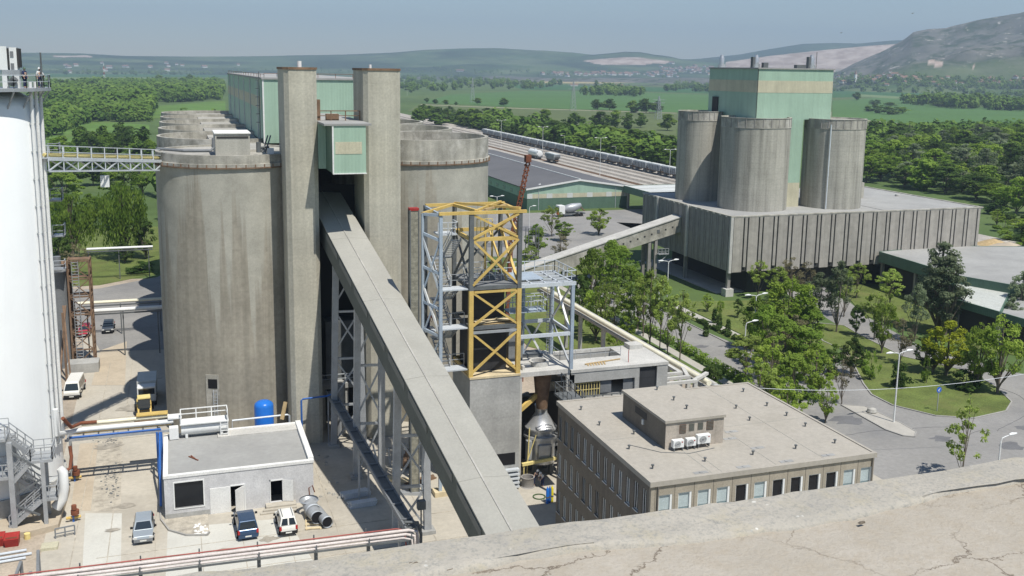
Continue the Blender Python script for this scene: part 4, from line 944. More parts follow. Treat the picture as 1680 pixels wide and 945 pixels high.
MB().bar((30.8, 90, 7.2), (33.5, 91.8, 7.2), .3).bar((30.8, 91.8, 7.6), (33.8, 90.2, 7.2), .2).bar((31.2, 91.8, 7), (31.2, 91.8, 10), .2).build('beam', M['dark_steel'], t)
t = thing('green_barrel', 'open dark green barrel ring on the ground near the silver mill', 'barrel', (31.6, 84.6, 0))
MB().lathe([(.75, 0), (.62, .1), (.6, .9), (.68, 1.0), (.55, 1.0), (.5, .3), (.01, .3)], (31.3, 85.4), 24).build('shell', M['panel_concrete'], t, True)
tag(MB().lathe([(.62, .01), (.62, .1), (.52, .1), (.52, .01)], (31.5, 82.7), 24).build('hose_ring', mat('hose_green', (.04, .09, .03), .6), None, True), 'green hose ring lying on the ground by the office wall', 'hose')
for k, (dx, m_, lb) in enumerate(((0, 'tank_blue', 'pale blue gas cylinder standing beside the office wall'), (.33, 'blue_paint', 'dark blue gas cylinder in the middle of the cylinder set'), (.66, 'gas_yellow', 'bright yellow gas cylinder standing beside the office wall'))):
    if m_ == 'gas_yellow': mat('gas_yellow', (.75, .62, .03), .4, .05)
    cx, cyy = 31.75+dx*.8, 81.2+.08*k
    t = thing('gas_cylinder', lb, 'gas cylinder', (cx, cyy, 0), 'gas cylinders by the office wall')
    MB().lathe([(.01, 0), (.14, .02), (.14, 1.35), (.09, 1.5), (.04, 1.56), (.04, 1.66), (.01, 1.66)], (cx, cyy), 14).build('body', M[m_], t, True)
    MB().lathe([(.145, .55), (.145, .7)], (cx, cyy), 14).build('strap', M['dark_steel'], t)
# ---------------------------------------------------------------- unfinished concrete building
t = thing('concrete_building', 'unfinished pale concrete building with open pits in its flat roof', 'building', (41, 89, 0))
bx0, bx1, by0, by1, bz = 35.85, 46.4, 86.0, 92.6, 11.2
zf = 8.3
mb = MB().box(bx0, bx0+.35, by0, by0+.35, 0, bz-.5).box(bx0, 43.25, by0, by0+.35, 9.85, bz-.3).box(42.75, 43.25, by0, by0+.35, 0, 9.85).box(45.2, bx1, by0, by0+.35, 0, bz-.3).box(43.25, 45.2, by0, by0+.35, 10.95, bz-.3).box(43.25, 45.2, by0, by0+.35, 0, 8.6)
mb.build('front_wall', M['raw_concrete'], t)
box('side_wall', M['raw_concrete'], t, bx1-.35, bx1, by0+.35, by1, 0, bz-.3)
box('back_wall', M['raw_concrete'], t, bx0, bx1-.35, by1-.35, by1, 0, bz-.3)
MB().box(bx0-.05, bx1+.05, by0-.06, 89.4, bz-.3, bz).box(42.8, bx1+.05, 89.4, by1+.05, bz-.3, bz).box(bx0-.05, 42.8, 92.2, by1+.05, bz-.3, bz).build('roof', M['new_concrete'], t)
box('pit_floor', M['new_concrete'], t, bx0, 42.8, 89.35, 92.3, 9.5, 9.6)
box('pit_wall', M['raw_concrete'], t, 42.8, 43.0, 89.4, 92.2, 9.6, bz-.3)
box('dark_opening', M['black_panel'], t, 43.25, 45.2, by0+.2, by0+.3, 8.6, 10.95)
box('gate_panel', M['grey_panel'], t, 39.1, 40.3, by0+.25, by0+.3, 8.5, 9.8); box('gate_panel', M['grey_panel'], t, 41.6, 42.7, by0+.25, by0+.3, 8.5, 9.8)
box('floor_slab', M['new_concrete'], t, bx0+.3, bx1-.4, by0+.4, by1-.4, 7.9, 8.2)
MB().box(44.5, 46.0, 91.0, 92.4, bz, bz+.45).build('hatch', M['new_concrete'], t)
MB().rail([(36.4, 86.2, 8.3), (39.0, 86.2, 8.3)], 1.4, .03, .3).build('handrail', M['pale_yellow'], t)
MB().rail([(36.3, 85.7, 7.9), (43, 85.7, 7.9)], .6, .05, 1).bar((36.3, 85.8, 7.6), (43, 85.8, 7.6), .4, .3).build('ledge_frame', M['dark_steel'], t)
MB().box(37.2, 38.9, 86.6, 87.6, 8.2, 8.7).build('dark_case', M['dark_steel'], t)
mb = MB()
for k in range(7): mb.bar((38.0+k*.3, 86.8, bz+.03), (38.2+k*.3, 87.5, bz+.06), .14, .06)
mb.bar((37.8, 87.2, bz+.1), (42, 88.0, bz+.08), .1).build('timber_formwork', M['timber'], t)
tag(MB().bar((42.4, 86.9, bz), (42.4, 86.9, bz+1.3), .05).build('rod', M['red_paint']), 'thin red white rod standing on the unfinished concrete roof', 'rod')
MB().rail([(35.9, 92.4, bz), (35.9, 89.2, bz), (42.6, 89.2, bz)], 1.0, .02, 1.8).build('handrail', M['galvanised'], t)
for k, (a, b, c_) in enumerate((((46.5, 91.3, 8), (51.0, 91.3, 8), (50.8, 94.6, 8)), ((46.5, 89.9, 8), (51.2, 89.9, 8), (52.0, 93.0, 8)), ((46.5, 88.4, 8), (51.2, 88.4, 8), (53.6, 90.5, 8)))):
    tag(MB().bar(a, b, .4, .3).bar((b[0]-.2, b[1]+.2, 8), c_, .4, .28).bar((b[0]-.2, b[1], 0), (b[0]-.2, b[1], 7.8), .4).build('concrete_beam', M['new_concrete']), ('long', 'middle', 'short')[k]+' pale concrete beam stepping out from the unfinished building', 'beam', 'pale beams beside the unfinished building')
t = thing('walkway_stair', 'small dark steel landing and stair beside the office roof corner', 'stair', (34, 84, 0))
box('landing', M['dark_steel'], t, 33.6, 35.6, 80.5, 84.8, 9.3, 9.5)
MB().rail([(33.7, 80.6, 9.5), (33.7, 84.8, 9.5)], 1.1, .03, 1).rail([(33.7, 84.7, 9.5), (35.4, 84.7, 9.5)], 1.1, .03, .9).rail([(34.0, 84, 10.6), (35.0, 81, 9.5)], 1.1, .03, 1).build('handrail', M['dark_steel'], t)
for x, y in ((33.9, 80.7), (35.4, 84.6)): MB().bar((x, y, 0), (x, y, 9.3), .25).build('post', M['dark_steel'], t)
# long raised pipe duct across the garden
a, b = V((53.0, 140, 7.0)), V((53.7, 89.2, 7.0)); dd = (b-a).normalized(); s_ = V((dd.y, -dd.x, 0)).normalized()
t = thing('pipe_duct', 'long raised pair of pale pipes crossing the garden towards the office', 'pipe duct', tuple((a+b)/2))
MB().tube([a+s_*.55+V((0, 0, .3)), b+s_*.55+V((0, 0, .3))], .32, 10).build('pipe', M['cream_pipe'], t, True)
MB().tube([a-s_*.35, b-s_*.35], .25, 10).build('pipe', M['new_concrete'], t, True)
MB().bar(a-V((0, 0, .45)), b-V((0, 0, .45)), 1.5, .3).build('tray', M['raw_concrete'], t)
for f in (.08, .2, .3, .45, .62, .8): p = a.lerp(b, f); MB().bar((p.x, p.y, 0), (p.x, p.y, p.z-.5), .45).build('post', M['raw_concrete'], t)
# crane jib behind
t = thing('crane_jib', 'rust red lattice crane jib rising behind the steel tower', 'crane jib', (42, 120, 0))
yb_ = 118
a, b = V(ZY(838, 402, yb_)), V(ZY(867, 262, yb_)); 
for dx, dy in ((-.35, 0), (.35, 0), (0, .5)): MB().bar(a+V((dx*1.1, dy, 0)), b+V((dx*.6, dy, 0)), .11).build('chord', M['rust'], t)
mb = MB(); n = 16
for k in range(n):
    p, q = a.lerp(b, k/n), a.lerp(b, (k+1)/n); s = 1 if k % 2 else -1; mb.bar(p+V((-.4*s, 0, 0)), q+V((.4*s, 0, 0)), .1); mb.bar(p+V((-.4, 0, 0)), p+V((.4, 0, 0)), .1); mb.bar(p+V((.4, 0, 0)), q+V((0, .5, 0)), .1)
mb.build('lattice', M['rust'], t)
MB().box(b.x-.4, b.x+.3, yb_-.3, yb_+.5, b.z-.3, b.z+.6).build('head', M['rust'], t)
MB().bar((a.x-.9, yb_-.6, 0), a, .5).build('mast', M['rust'], t)
MB().box(a.x-3, a.x+1.5, yb_-1.5, yb_+1.5, 0, 2.2).build('chassis', M['rust'], t)
t = thing('scaffold_frame', 'small dark scaffold frame among the bushes behind the steel tower', 'scaffold', (52, 128, 0))
gx_, gy_, _ = G(866, 445)
zt = ZV(gx_, gy_, 375)
for x in (0, 2.2):
    for y in (0, 1.6): MB().bar((gx_+x, gy_+y, 0), (gx_+x, gy_+y, zt), .14).build('post', M['dark_steel'], t)
for z in np.linspace(1.5, zt, 6): MB().rail([(gx_, gy_, z-.5), (gx_+2.2, gy_, z-.5)], .5, .05, .7).build('rail', M['dark_steel'], t)
# ================================================================ OFFICE
ox0, ox1, oy0, oy1, oz = 30.3, 48.95, 57.8, 75.4, 12.0
t = thing('office_building', 'three storey office block with beige flat roof and rows of windows', 'office building', (39.6, 66.6, 0))
pit = 1.625
def wall_with(axis, fixed, u0, u1, z0, z1, holes, th, m_, name):
    """a wall slab built round rectangular openings; axis 'y' = wall running along y at x=fixed"""
    mb = MB()
    us = sorted(set([u0, u1]+[h for q in holes for h in q[:2]])); zs = sorted(set([z0, z1]+[h for q in holes for h in q[2:4]]))
    for i in range(len(us)-1):
        run = None
        for j in range(len(zs)-1):
            um, zm = (us[i]+us[i+1])/2, (zs[j]+zs[j+1])/2
            solid = not any(q[0] < um < q[1] and q[2] < zm < q[3] for q in holes)
            if solid:
                if run is None: run = zs[j]
            if (not solid or j == len(zs)-2) and run is not None:
                top = zs[j] if not solid else zs[j+1]
                if axis == 'y': mb.box(fixed, fixed+th, us[i], us[i+1], run, top)
                else: mb.box(us[i], us[i+1], fixed, fixed+th, run, top)
                run = None
    return mb.build(name, M[m_], t)
hl = []
for r, zc in enumerate((9.9, 6.55, 3.2)):
    for k in range(13):
        yc = oy0+.95+k*1.34
        if k in (0, 1) and r == 0: hl.append((yc-.36, yc+.36, 9.0, 11.15))
        else: hl.append((yc-.36, yc+.36, zc-1.05, zc+1.0))
wall_with('y', ox0, oy0+.25, oy1, 0, oz-.25, hl, .25, 'office_wall_shaded', 'side_wall')
hf = []
for r, zc in enumerate((10.2, 6.9, 3.5)):
    for k in range(12): hf.append((ox0+.62+k*1.535, ox0+.62+k*1.535+1.05, zc-.75, zc+.78))
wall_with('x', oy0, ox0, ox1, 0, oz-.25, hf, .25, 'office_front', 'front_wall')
box('side_wall', M['office_wall_shaded'], t, ox1-.25, ox1, oy0+.25, oy1, 0, oz-.25); box('back_wall', M['office_wall_shaded'], t, ox0+.25, ox1-.25, oy1-.25, oy1, 0, oz-.25)
box('interior', M['black_void'], t, ox0+.9, ox1-.9, oy0+.9, oy1-.9, 0, oz-.5)
for (u0, u1, z0, z1) in hl:
    mb = MB()
    for q in ((u0, u0+.08, z0, z1), (u1-.08, u1, z0, z1), (u0+.08, u1-.08, z0, z0+.08), (u0+.08, u1-.08, z1-.08, z1)): mb.box(ox0+.08, ox0+.16, *q)
    mb.box(ox0+.09, ox0+.15, (u0+u1)/2-.03, (u0+u1)/2+.03, z0+.08, z1-.08)
    mb.box(ox0-.06, ox0+.08, u0-.05, u1+.05, z0-.06, z0)
    wn = mb.build('window', M['white_edge'] if random.random() < .55 else M['galvanised'], t)
    MB().quad((ox0+.12, u0, z0), (ox0+.12, u1, z0), (ox0+.12, u1, z1), (ox0+.12, u0, z1)).build('pane', M[random.choice(['glass_dark', 'glass_mid', 'glass_mid'])], wn)
kinds = ['blue', 'blue', 'blue', 'blue', 'dark', 'blue', 'dark', 'dark', 'dark', 'dark', 'blue', 'blue']
for n_, (u0, u1, z0, z1) in enumerate(hf):
    k = n_ % 12
    mb = MB()
    mb.box(u0, u0+.06, oy0+.06, oy0+.18, z0, z1).box(u1-.16, u1, oy0+.02, oy0+.18, z0, z1).box(u0+.06, u1-.16, oy0+.06, oy0+.18, z0, z0+.08).box(u0+.06, u1-.16, oy0+.06, oy0+.18, z1-.07, z1)
    wn = mb.build('window', M['white_paint'], t)
    MB().quad((u0, oy0+.15, z0), (u1, oy0+.15, z0), (u1, oy0+.15, z1), (u0, oy0+.15, z1)).build('pane', M['glass_blue' if kinds[k] == 'blue' else 'glass_dark'], wn)
    if kinds[k] == 'blue':
        MB().quad((u0+.05, oy0+.13, z0+(z1-z0)*.25), (u1-.15, oy0+.13, z0+(z1-z0)*.25), (u1-.15, oy0+.13, z1-.05), (u0+.05, oy0+.13, z1-.05)).build('blind', mat('blind', (.44, .51, .52), .6, .06) if 'blind' not in M else M['blind'], wn)
mb = MB()
for k in range(12): mb.box(ox0+.30+k*1.535, ox0+.34+k*1.535, oy0-.012, oy0, 0, oz-.25)
mb.build('panel_joint', M['office_wall_shaded'], t)
box('roof', M['felt_roof'], t, ox0+.02, ox1-.02, oy0+.02, oy1-.02, oz-.25, oz)
mb = MB().box(ox0-.14, ox0+.12, oy0-.14, oy1+.1, oz-.28, oz+.10).box(ox0+.12, ox1+.12, oy0-.14, oy0+.12, oz-.28, oz+.09).box(ox1-.1, ox1+.12, oy0+.12, oy1+.1, oz-.28, oz+.07).box(ox0+.12, ox1-.1, oy1-.12, oy1+.1, oz-.28, oz+.07)
mb.build('parapet', M['felt_roof'], t)
for x in (ox0+.5, ox1-.2): MB().tube([(x, oy0-.1, 0), (x, oy0-.1, oz-.3)], .06).build('downpipe', M['office_wall_shaded'], t)
mb = MB().box(35.2, 35.28, oy0, 62.8, oz, oz+.012)
for (x0, y0, x1, y1) in ((30.5, 66, 48.8, 66.05), (40.5, 58, 40.55, 75.2), (36, 58, 36.05, 62), (44.6, 58, 44.65, 75.2)): mb.box(x0, x1, y0, y1, oz, oz+.014)
mb.build('felt_seam', M['gallery_roof'], t)
# penthouse
px0, px1, py0, py1, pz = 34.05, 39.0, 63.0, 70.5, 14.3
ph = MB().box(px0, px1, py0+.05, py1, oz, pz-.2).build('penthouse', M['office_wall_shaded'], t)
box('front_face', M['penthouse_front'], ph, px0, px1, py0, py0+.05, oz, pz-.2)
MB().box(px0-.12, px1+.1, py0-.12, py1+.1, pz-.2, pz).build('roof', M['felt_roof'], ph)
box('dark_window', M['black_panel'], ph, px0-.02, px0, 66.2, 68.2, 13.2, 13.75)
box('lamp', M['white_paint'], ph, px0-.12, px0, 66.6, 66.8, 12.7, 13.1)
for x0, x1, z0, z1, m_ in ((35.2, 35.75, 13.15, 13.85, 'rust'), (36.0, 36.45, 13.28, 13.85, 'gallery_panel'), (36.75, 37.2, 13.3, 13.85, 'gallery_panel'), (37.5, 38.1, 13.2, 13.9, 'rust')):
    lv = MB().box(x0, x1, py0-.03, py0, z0, z1)
    lb = lv.build('louvre', M['office_wall_shaded'] if m_ != 'rust' else mat('rusty_louvre', (.16, .10, .075), .9, .25) if 'rusty_louvre' not in M else M['rusty_louvre'], ph)
    mb = MB()
    for k in range(6): mb.box(x0+.03, x1-.03, py0-.05, py0-.03, z0+.05+k*(z1-z0)/6.2, z0+.09+k*(z1-z0)/6.2)
    mb.build('slat', M['gallery_side'], lb)
for x, y in ((31.4, 73.0), (31.4, 69.2), (33.2, 66.6), (31.5, 63.9), (31.5, 60.0), (35.8, 60.1), (39.9, 60.2), (43.7, 60.3), (47.3, 60.4), (43.7, 66.7), (47.3, 66.8), (47.1, 69.4), (44.2, 69.6), (47.2, 73.3), (47.3, 64.2), (41, 73)):
    MB().cyl((x, y), .06, oz, oz+.26, 8).cyl((x, y), .12, oz+.26, oz+.33, 8).build('roof_vent', M['dark_steel'], t)
for x, y in ((36.7, 69.7), (36.8, 67.0), (36.8, 64.9)):
    MB().cyl((x, y), .06, pz, pz+.26, 8).cyl((x, y), .12, pz+.26, pz+.33, 8).build('roof_vent', M['dark_steel'], ph)
for x, y in ((40.9, 64.9), (38.0, 58.4), (41.6, 58.4), (45.3, 58.5), (41.0, 61.3), (34.5, 58.4), (40.0, 63.6)):
    MB().box(x-.55, x+.55, y-.2, y+.2, oz+.0, oz+.02).cyl((x, y), .14, oz+.02, oz+.06, 10).build('drain_patch', M['grey_roof'], t)
MB().tube([(31.9, 64.6, oz+.02), (33.5, 62.6, oz+.02), (35.5, 61.8, oz+.02), (37.8, 62.2, oz+.02)], .03, 5).build('cable', M['dark_steel'], t)
def ac_unit(x0, x1, z0, z1, label):
    u = thing('air_conditioner', label, 'air conditioner', ((x0+x1)/2, 62.6, z0), 'air conditioners by the penthouse wall')
    y1, y0 = 62.85, 62.45
    MB().box(x0, x1, y0, y1, z0+.06, z1).build('casing', M['white_paint'], u, bevel=.02)
    cx = x0+(x1-x0)*.40; cz = (z0+z1)/2+.02; r = (z1-z0)*.40
    mb = MB(); n = 20
    vs = [(cx+r*math.cos(2*math.pi*k/n), y0-.012, cz+r*math.sin(2*math.pi*k/n)) for k in range(n)]
    mb.add(vs, [tuple(range(n))]); mb.build('fan_grille', M['grey_panel'], u)
    mb = MB()
    for f in (.45, .75, 1.0):
        mb.tube([(cx+r*f*math.cos(2*math.pi*k/n), y0-.02, cz+r*f*math.sin(2*math.pi*k/n)) for k in range(n+1)], .012, 4)
    mb.build('guard_ring', M['white_paint'], u)
    box('badge', M['red_paint'], u, x1-.22, x1-.1, y0-.008, y0, z1-.2, z1-.12)
    for x in (x0+.1, x1-.1): box('foot', M['dark_steel'], u, x-.04, x+.04, y0, y1, z0-.2 if z0 > 12.25 else oz, z0+.06)
ac_unit(34.45, 35.35, 12.2, 12.85, 'white air conditioner nearest the dark corner of the office penthouse')
ac_unit(35.58, 36.38, 12.22, 12.86, 'smallest white air conditioner, between the other two by the penthouse')
ac_unit(36.5, 37.6, 12.3, 13.05, 'largest white air conditioner, mounted highest by the penthouse wall')
# ================================================================ PACKING PLANT WITH ITS SILOS
qx0, qx1, qy0, qy1, q0, q1 = 93.9, 150.6, 152.8, 188.5, 4.5, 14.7
t = thing('packing_plant', 'large grey packing hall clad in ribbed concrete panels, raised on columns', 'packing plant', (122, 170, 0))
box('body', M['panel_concrete'], t, qx0+.3, qx1-.3, qy0+.3, qy1-.3, q0+.2, q1-.3)
box('roof', M['grey_roof'], t, qx0+.05, qx1-.05, qy0+.05, qy1-.05, q1-.35, q1-.05)
mb = MB().box(qx0-.05, qx1+.05, qy0-.06, qy0+.5, q1-.12, q1+.1).box(qx0-.05, qx0+.5, qy0+.5, qy1, q1-.12, q1+.08).box(qx1-.5, qx1+.05, qy0+.5, qy1, q1-.12, q1+.08).box(qx0+.5, qx1-.5, qy1-.5, qy1, q1-.12, q1+.08)
mb.build('parapet', M['rim_concrete'], t)
# panels: wide and narrow concrete slabs with dark gaps between
x = qx0+.62; k = 0
while x < qx1-.4:
    wd = 1.95 if k % 2 == 0 else .55
    x2 = min(x+wd, qx1-.1)
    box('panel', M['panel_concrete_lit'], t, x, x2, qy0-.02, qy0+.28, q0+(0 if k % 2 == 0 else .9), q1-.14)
    x = x2+.30; k += 1
box('corner_panel', M['new_concrete'], t, qx0-.04, qx0+.5, qy0-.05, qy0+.5, q0-.1, q1-.1)
box('front_gap', M['dark_gap'], t, qx0+.5, qx1-.35, qy0+.25, qy0+.29, q0+.1, q1-.2)
y = qy0+.8; k = 0
while y < qy1-.4:
    wd = 1.35 if k % 2 == 0 else .5; y2 = min(y+wd, qy1-.1)
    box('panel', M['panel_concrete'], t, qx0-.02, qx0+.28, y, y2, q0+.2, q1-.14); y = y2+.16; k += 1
for yy in (168.5, 181.2): box('corner_panel', M['new_concrete'], t, qx0-.35, qx0, yy-.35, yy+.35, q0+.2, q1+.02)
for yy in np.arange(154.5, 188, 2.2): box('roof_tooth', M['new_concrete'], t, qx0-.14, qx0-.02, yy-.28, yy+.28, q1-.25, q1-.02)
for x in np.linspace(qx0+.6, qx1-1, 7):
    for y in (qy0+1.0, qy0+17, qy1-1): 
        if y < qy0+2 and x > qx0+2: continue
        MB().box(x-.3, x+.3, y-.3, y+.3, 0, q0+.2).build('column', M['panel_concrete'], t)
box('core_wall', M['dark_gap'], t, qx0+5.5, qx1-6, qy0+2.6, qy1-4, 0, q0+.2)  # recessed wall painted near black for the shade under the raised hall
box('footing', M['new_concrete'], t, qx0-.3, qx0+1.3, qy0+.1, qy0+1.7, 0, 1.4)
box('slab', M['pavement'], t, qx0-.5, qx1, qy0+3, qy1, 0, .12)
box('roof_line', M['dark_gap'], t, 127.8, 128.0, qy0+.5, qy1-.5, q1-.05, q1-.03)
for x, y in ((134, 170), (141, 178), (137, 184), (146, 172)): MB().cyl((x, y), .5, q1-.05, q1+.35, 12).build('roof_vent', M['new_concrete'], t)
def psil(px_l, px_r, px_top, py_base, name, label):
    # centre from base front point and the two edges
    b = G((px_l+px_r)/2, py_base, q1)
    k = math.hypot(b[0], b[1])
    # angular half width
    aL = math.atan2(*G(px_l, py_base-8, q1)[:2]); aR = math.atan2(*G(px_r, py_base-8, q1)[:2]); ha = (aR-aL)/2; am = (aR+aL)/2
    r = k*math.sin(ha)/(1-math.sin(ha)); c = ((k+r)*math.sin(am), (k+r)*math.cos(am))
    zt = ZV(c[0]-r*math.sin(am), c[1]-r*math.cos(am), px_top)
    t = thing('plant_silo', label, 'silo', (*c, q1), 'concrete silos on the packing plant roof')
    MB().lathe([(r, q1-.05), (r, zt-1.9)], c, 64).build('wall', M['plant_silo'], t, True)
    MB().lathe([(r, zt-1.9), (r+.07, zt-1.9), (r+.07, zt-1.75), (r+.02, zt-1.75), (r+.02, zt-.1), (r+.1, zt-.1), (r+.1, zt), (r-.3, zt), (r-.3, zt-.6)], c, 64).build('rim', M['rim_concrete'], t, True)
    MB().cyl(c, r-.28, zt-.7, zt-.3, 40).build('roof', M['roof_concrete'], t)
    mb = MB()
    for i in range(14):
        a = -math.pi+i*math.pi/13; mb.bar((c[0]+(r+.03)*math.cos(a), c[1]+(r+.03)*math.sin(a), zt-1.7), (c[0]+(r+.03)*math.cos(a), c[1]+(r+.03)*math.sin(a), zt-.1), .1)
    mb.build('rim_joint', M['panel_concrete'], t)
    return c, r, zt
mat('plant_silo', (.40, .385, .335), .9, .13, .3, .45, lines=1.0, linevar=.15, stain=(.27, .26, .24), stainamt=.4, stainscale=.15)
PS = [psil(1107, 1180, 183, 330, 'a', 'grey concrete silo at the track side of the packing plant roof, partly in shade'),
      psil(1176, 1290, 194, 347, 'b', 'broadest looking concrete silo on the packing plant roof, in front of the green head house'),
      psil(1311, 1412, 196, 343, 'c', 'streaked concrete silo with a thin pipe beside the green lift shaft of the packing plant')]
c, r, zt = PS[2]
tag(MB().bar((c[0]-r*.72, c[1]-r*.76, q1), (c[0]-r*.72, c[1]-r*.76, zt-1), .2).build('silo_pipe', M['light_steel']), 'thin pale pipe running up the streaked packing silo', 'pipe')
tag(box('roof_block', M['plant_silo'], None, 133.5, 136.5, 171.0, 174.0, q1-.1, ZV(134, 171, 300)), 'small square concrete block on the packing plant roof behind the streaked silo', 'roof block')
# green head house: block over the silos with a shaft down between them
t = thing('head_house', 'mint green head house with cream band on top of the packing silos', 'head house', (112, 172, 26))
hy0 = 162.6
xl = ZY(1240, 200, hy0)[0]; xr = ZY(1362, 200, hy0)[0]; zt = ZY(1240, 113, hy0)[2]; zb = ZY(1240, 193, hy0)[2]; zb1 = ZY(1240, 132, hy0)[2]; zb0 = ZY(1240, 152, hy0)[2]
dep = ZX(1163, 150, xl)[1]
box('wall', M['green_cladding'], t, xl, xr, hy0, dep, min(p[2] for p in PS)-.25, zt)
box('roof', M['grey_roof'], t, xl-.2, xr+.2, hy0-.2, dep+.2, zt, zt+.25)
MB().box(xl-.02, xr+.02, hy0-.03, hy0, zb0, zb1).box(xl-.03, xl, hy0, dep, zb0, zb1).build('band', M['cream_band'], t)
sx0 = ZY(1284, 300, hy0)[0]; sx1 = ZY(1318, 200, hy0)[0]
box('shaft', M['green_cladding'], t, sx0, sx1, hy0-.05, hy0+3, ZY(1290, 300, hy0)[2], min(p[2] for p in PS)-.25)
box('shaft_base', M['cream_band'], t, sx0, sx1, hy0-.05, hy0+3, q1-.1, ZY(1290, 300, hy0)[2])
box('corner_trim', M['dark_gap'], t, xl-.06, xl+.02, hy0-.05, hy0+.05, zb, zt)
mb = MB().box(xl-.3, xl, dep-4, dep-2, zb, zb+3.5); mb.build('side_box', M['dark_gap'], t)
box('side_box', M['rim_concrete'], t, xr, xr+1.6, hy0+2, hy0+4.5, zb-2.5, zb+1)
for px in (1184, 1240, 1331):
    y_ = dep-3 if px == 1184 else hy0+3
    x_, _, z_ = ZY(px, 112, y_); z2 = ZY(px, 90, y_)[2]
    if px == 1184: x_ = ZX(1184, 105, xl+2)[0]; y_ = min(ZX(1184, 105, xl+2)[1], dep-1); z2 = ZV(x_, y_, 90)
    MB().lathe([(.75, zt+.25), (.75, zt+.9), (.5, zt+.9), (.5, z2-.7), (.42, z2-.5), (.3, z2), (.01, z2)], (x_, y_), 16).build('chimney', M['silver'], t, True)
    if px != 1184: MB().box(x_-.95, x_-.55, y_-.4, y_+.4, zt+.25, z2-.4).build('chimney_duct', M['dark_steel'], t)
MB().box(xl+9, xl+11, hy0+1, hy0+2, zt+.25, zt+.9).box(xl+2, xl+3, hy0+1.5, hy0+2.3, zt+.25, zt+1.2).build('roof_unit', M['dark_steel'], t)
mb = MB().bar((xl+14, hy0+2, zt+.25), (xl+14, hy0+2, zt+3.4), .08); mb.build('aerial', M['dark_steel'], t)
# covered truck bay at its track side
t = thing('loading_canopy', 'green and pale flat canopy between the packing plant and the warehouse', 'canopy', (96, 200, 8))
cz = 6.6
pl = [G(*p, cz)[:2] for p in ((1028, 304), (1106, 294), (1112, 322), (1075, 322))]
ex = [G(*p, cz)[:2] for p in ((1010, 302), (1110, 293))]
a_, b_ = ex; cxx = (qx0, 190)
x0c, x1c, y0c, y1c = 126.3, 150.5, 190, 266
box('roof', M['light_roof'], t, x0c, x1c, y0c, y1c, cz-.3, cz)
MB().box(x0c-.15, x0c, y0c, y1c, cz-1.9, cz+.1).box(x0c, x1c, y1c, y1c+.15, cz-1.9, cz+.1).build('fascia', M['green_dark_cladding'], t)
for y in np.linspace(y0c+1, y1c-1, 12): MB().box(x0c, x1c, y-.2, y+.2, cz, cz+.05).build('roof_rib', M['grey_roof'], t)
for y in (200, 220, 240, 264): box('column', M['panel_concrete'], t, x0c+.4, x0c+1, y, y+.6, 0, cz-.3)
box('back_wall', M['dark_gap'], t, x0c+8, x0c+8.4, y0c, y1c, 0, cz-.35)  # near-black sheet in place of the shade beneath the canopy
# pale inclined conveyor to the packing plant
t = thing('inclined_conveyor', 'pale concrete conveyor bridge rising from the garden into the packing plant', 'conveyor bridge', (75, 172, 7))
yc0, yc1 = 171.0, 174.2
pz1 = 12.0; pz0 = 2.2; xa, xb = 58.0, 93.8
def zc(x): return pz0+(pz1-pz0)*(x-xa)/(xb-xa)
MB().hexa([(xa, yc0, zc(xa)-2.6), (xb, yc0, zc(xb)-2.9), (xb, yc1, zc(xb)-2.9), (xa, yc1, zc(xa)-2.6)], [(xa, yc0, zc(xa)), (xb, yc0, zc(xb)), (xb, yc1, zc(xb)), (xa, yc1, zc(xa))]).build('body', M['rim_concrete'], t)
MB().hexa([(xa, yc0-.15, zc(xa)), (xb, yc0-.15, zc(xb)), (xb, yc1+.15, zc(xb)), (xa, yc1+.15, zc(xa))], [(xa, yc0-.15, zc(xa)+.18), (xb, yc0-.15, zc(xb)+.18), (xb, yc1+.15, zc(xb)+.18), (xa, yc1+.15, zc(xa)+.18)]).build('roof', M['new_concrete'], t)
for k in range(9):
    x = xb-2-k*1.5; box('vent', M['dark_gap'], t, x, x+.35, yc0-.04, yc0, zc(x)-1.5, zc(x)-1.2)
MB().box(xb-5.2, xb-4.6, yc0-.05, yc0, zc(xb-5)-1.6, zc(xb-5)-.9).build('port', M['dark_steel'], t)
for y in (yc0+.4, yc1-.4): 
    for x in (87.2, 88.6): MB().box(x-.3, x+.3, y-.3, y+.3, 0, zc(x)-2.7).build('pier', M['panel_concrete'], t)
for x in (70, 78): MB().box(x-.3, x+.3, yc0+.4, yc1-.4, 0, zc(x)-2.65).build('pier', M['panel_concrete'], t)
MB().rail([(88.8, yc0-.6, 5), (91, yc0-.6, 5)], 1.0, .05, .8).box(88.8, 91, yc0-.8, yc0+.4, 4.85, 5).bar((89, yc0-.5, 3.2), (91, yc0-.5, 4.9), .12).build('side_platform', M['galvanised'], t)
# low canopies at the far end
def flat_shed(name, label, pts, z, h, m_roof, m_side, cols=True):
    t = thing(name, label, 'shed', (*np.mean(pts, 0), 0))
    MB().prism(pts, z-.25, z).build('roof', M[m_roof], t)
    mb = MB(); n = len(pts)
    for i in range(n):
        a, b = pts[i], pts[(i+1) % n]; mb.bar((*a, z-h/2+.06), (*b, z-h/2+.06), .2, h)
    mb.build('fascia', M[m_side], t)
    c = np.mean(pts, 0); inn = [tuple(c+(np.array(p)-c)*.86) for p in pts]
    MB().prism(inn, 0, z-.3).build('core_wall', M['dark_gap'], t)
    for p in pts: 
        q = c+(np.array(p)-c)*.95; MB().box(q[0]-.25, q[0]+.25, q[1]-.25, q[1]+.25, 0, z-.26).build('column', M['panel_concrete'], t)
    return t
zz = 7.0
P = lambda pix, z: [G(*p, z)[:2] for p in pix]
s0 = P(((1443, 412), (1555, 402), (1560, 408), (1690, 430), (1690, 452), (1580, 450), (1562, 452)), zz)
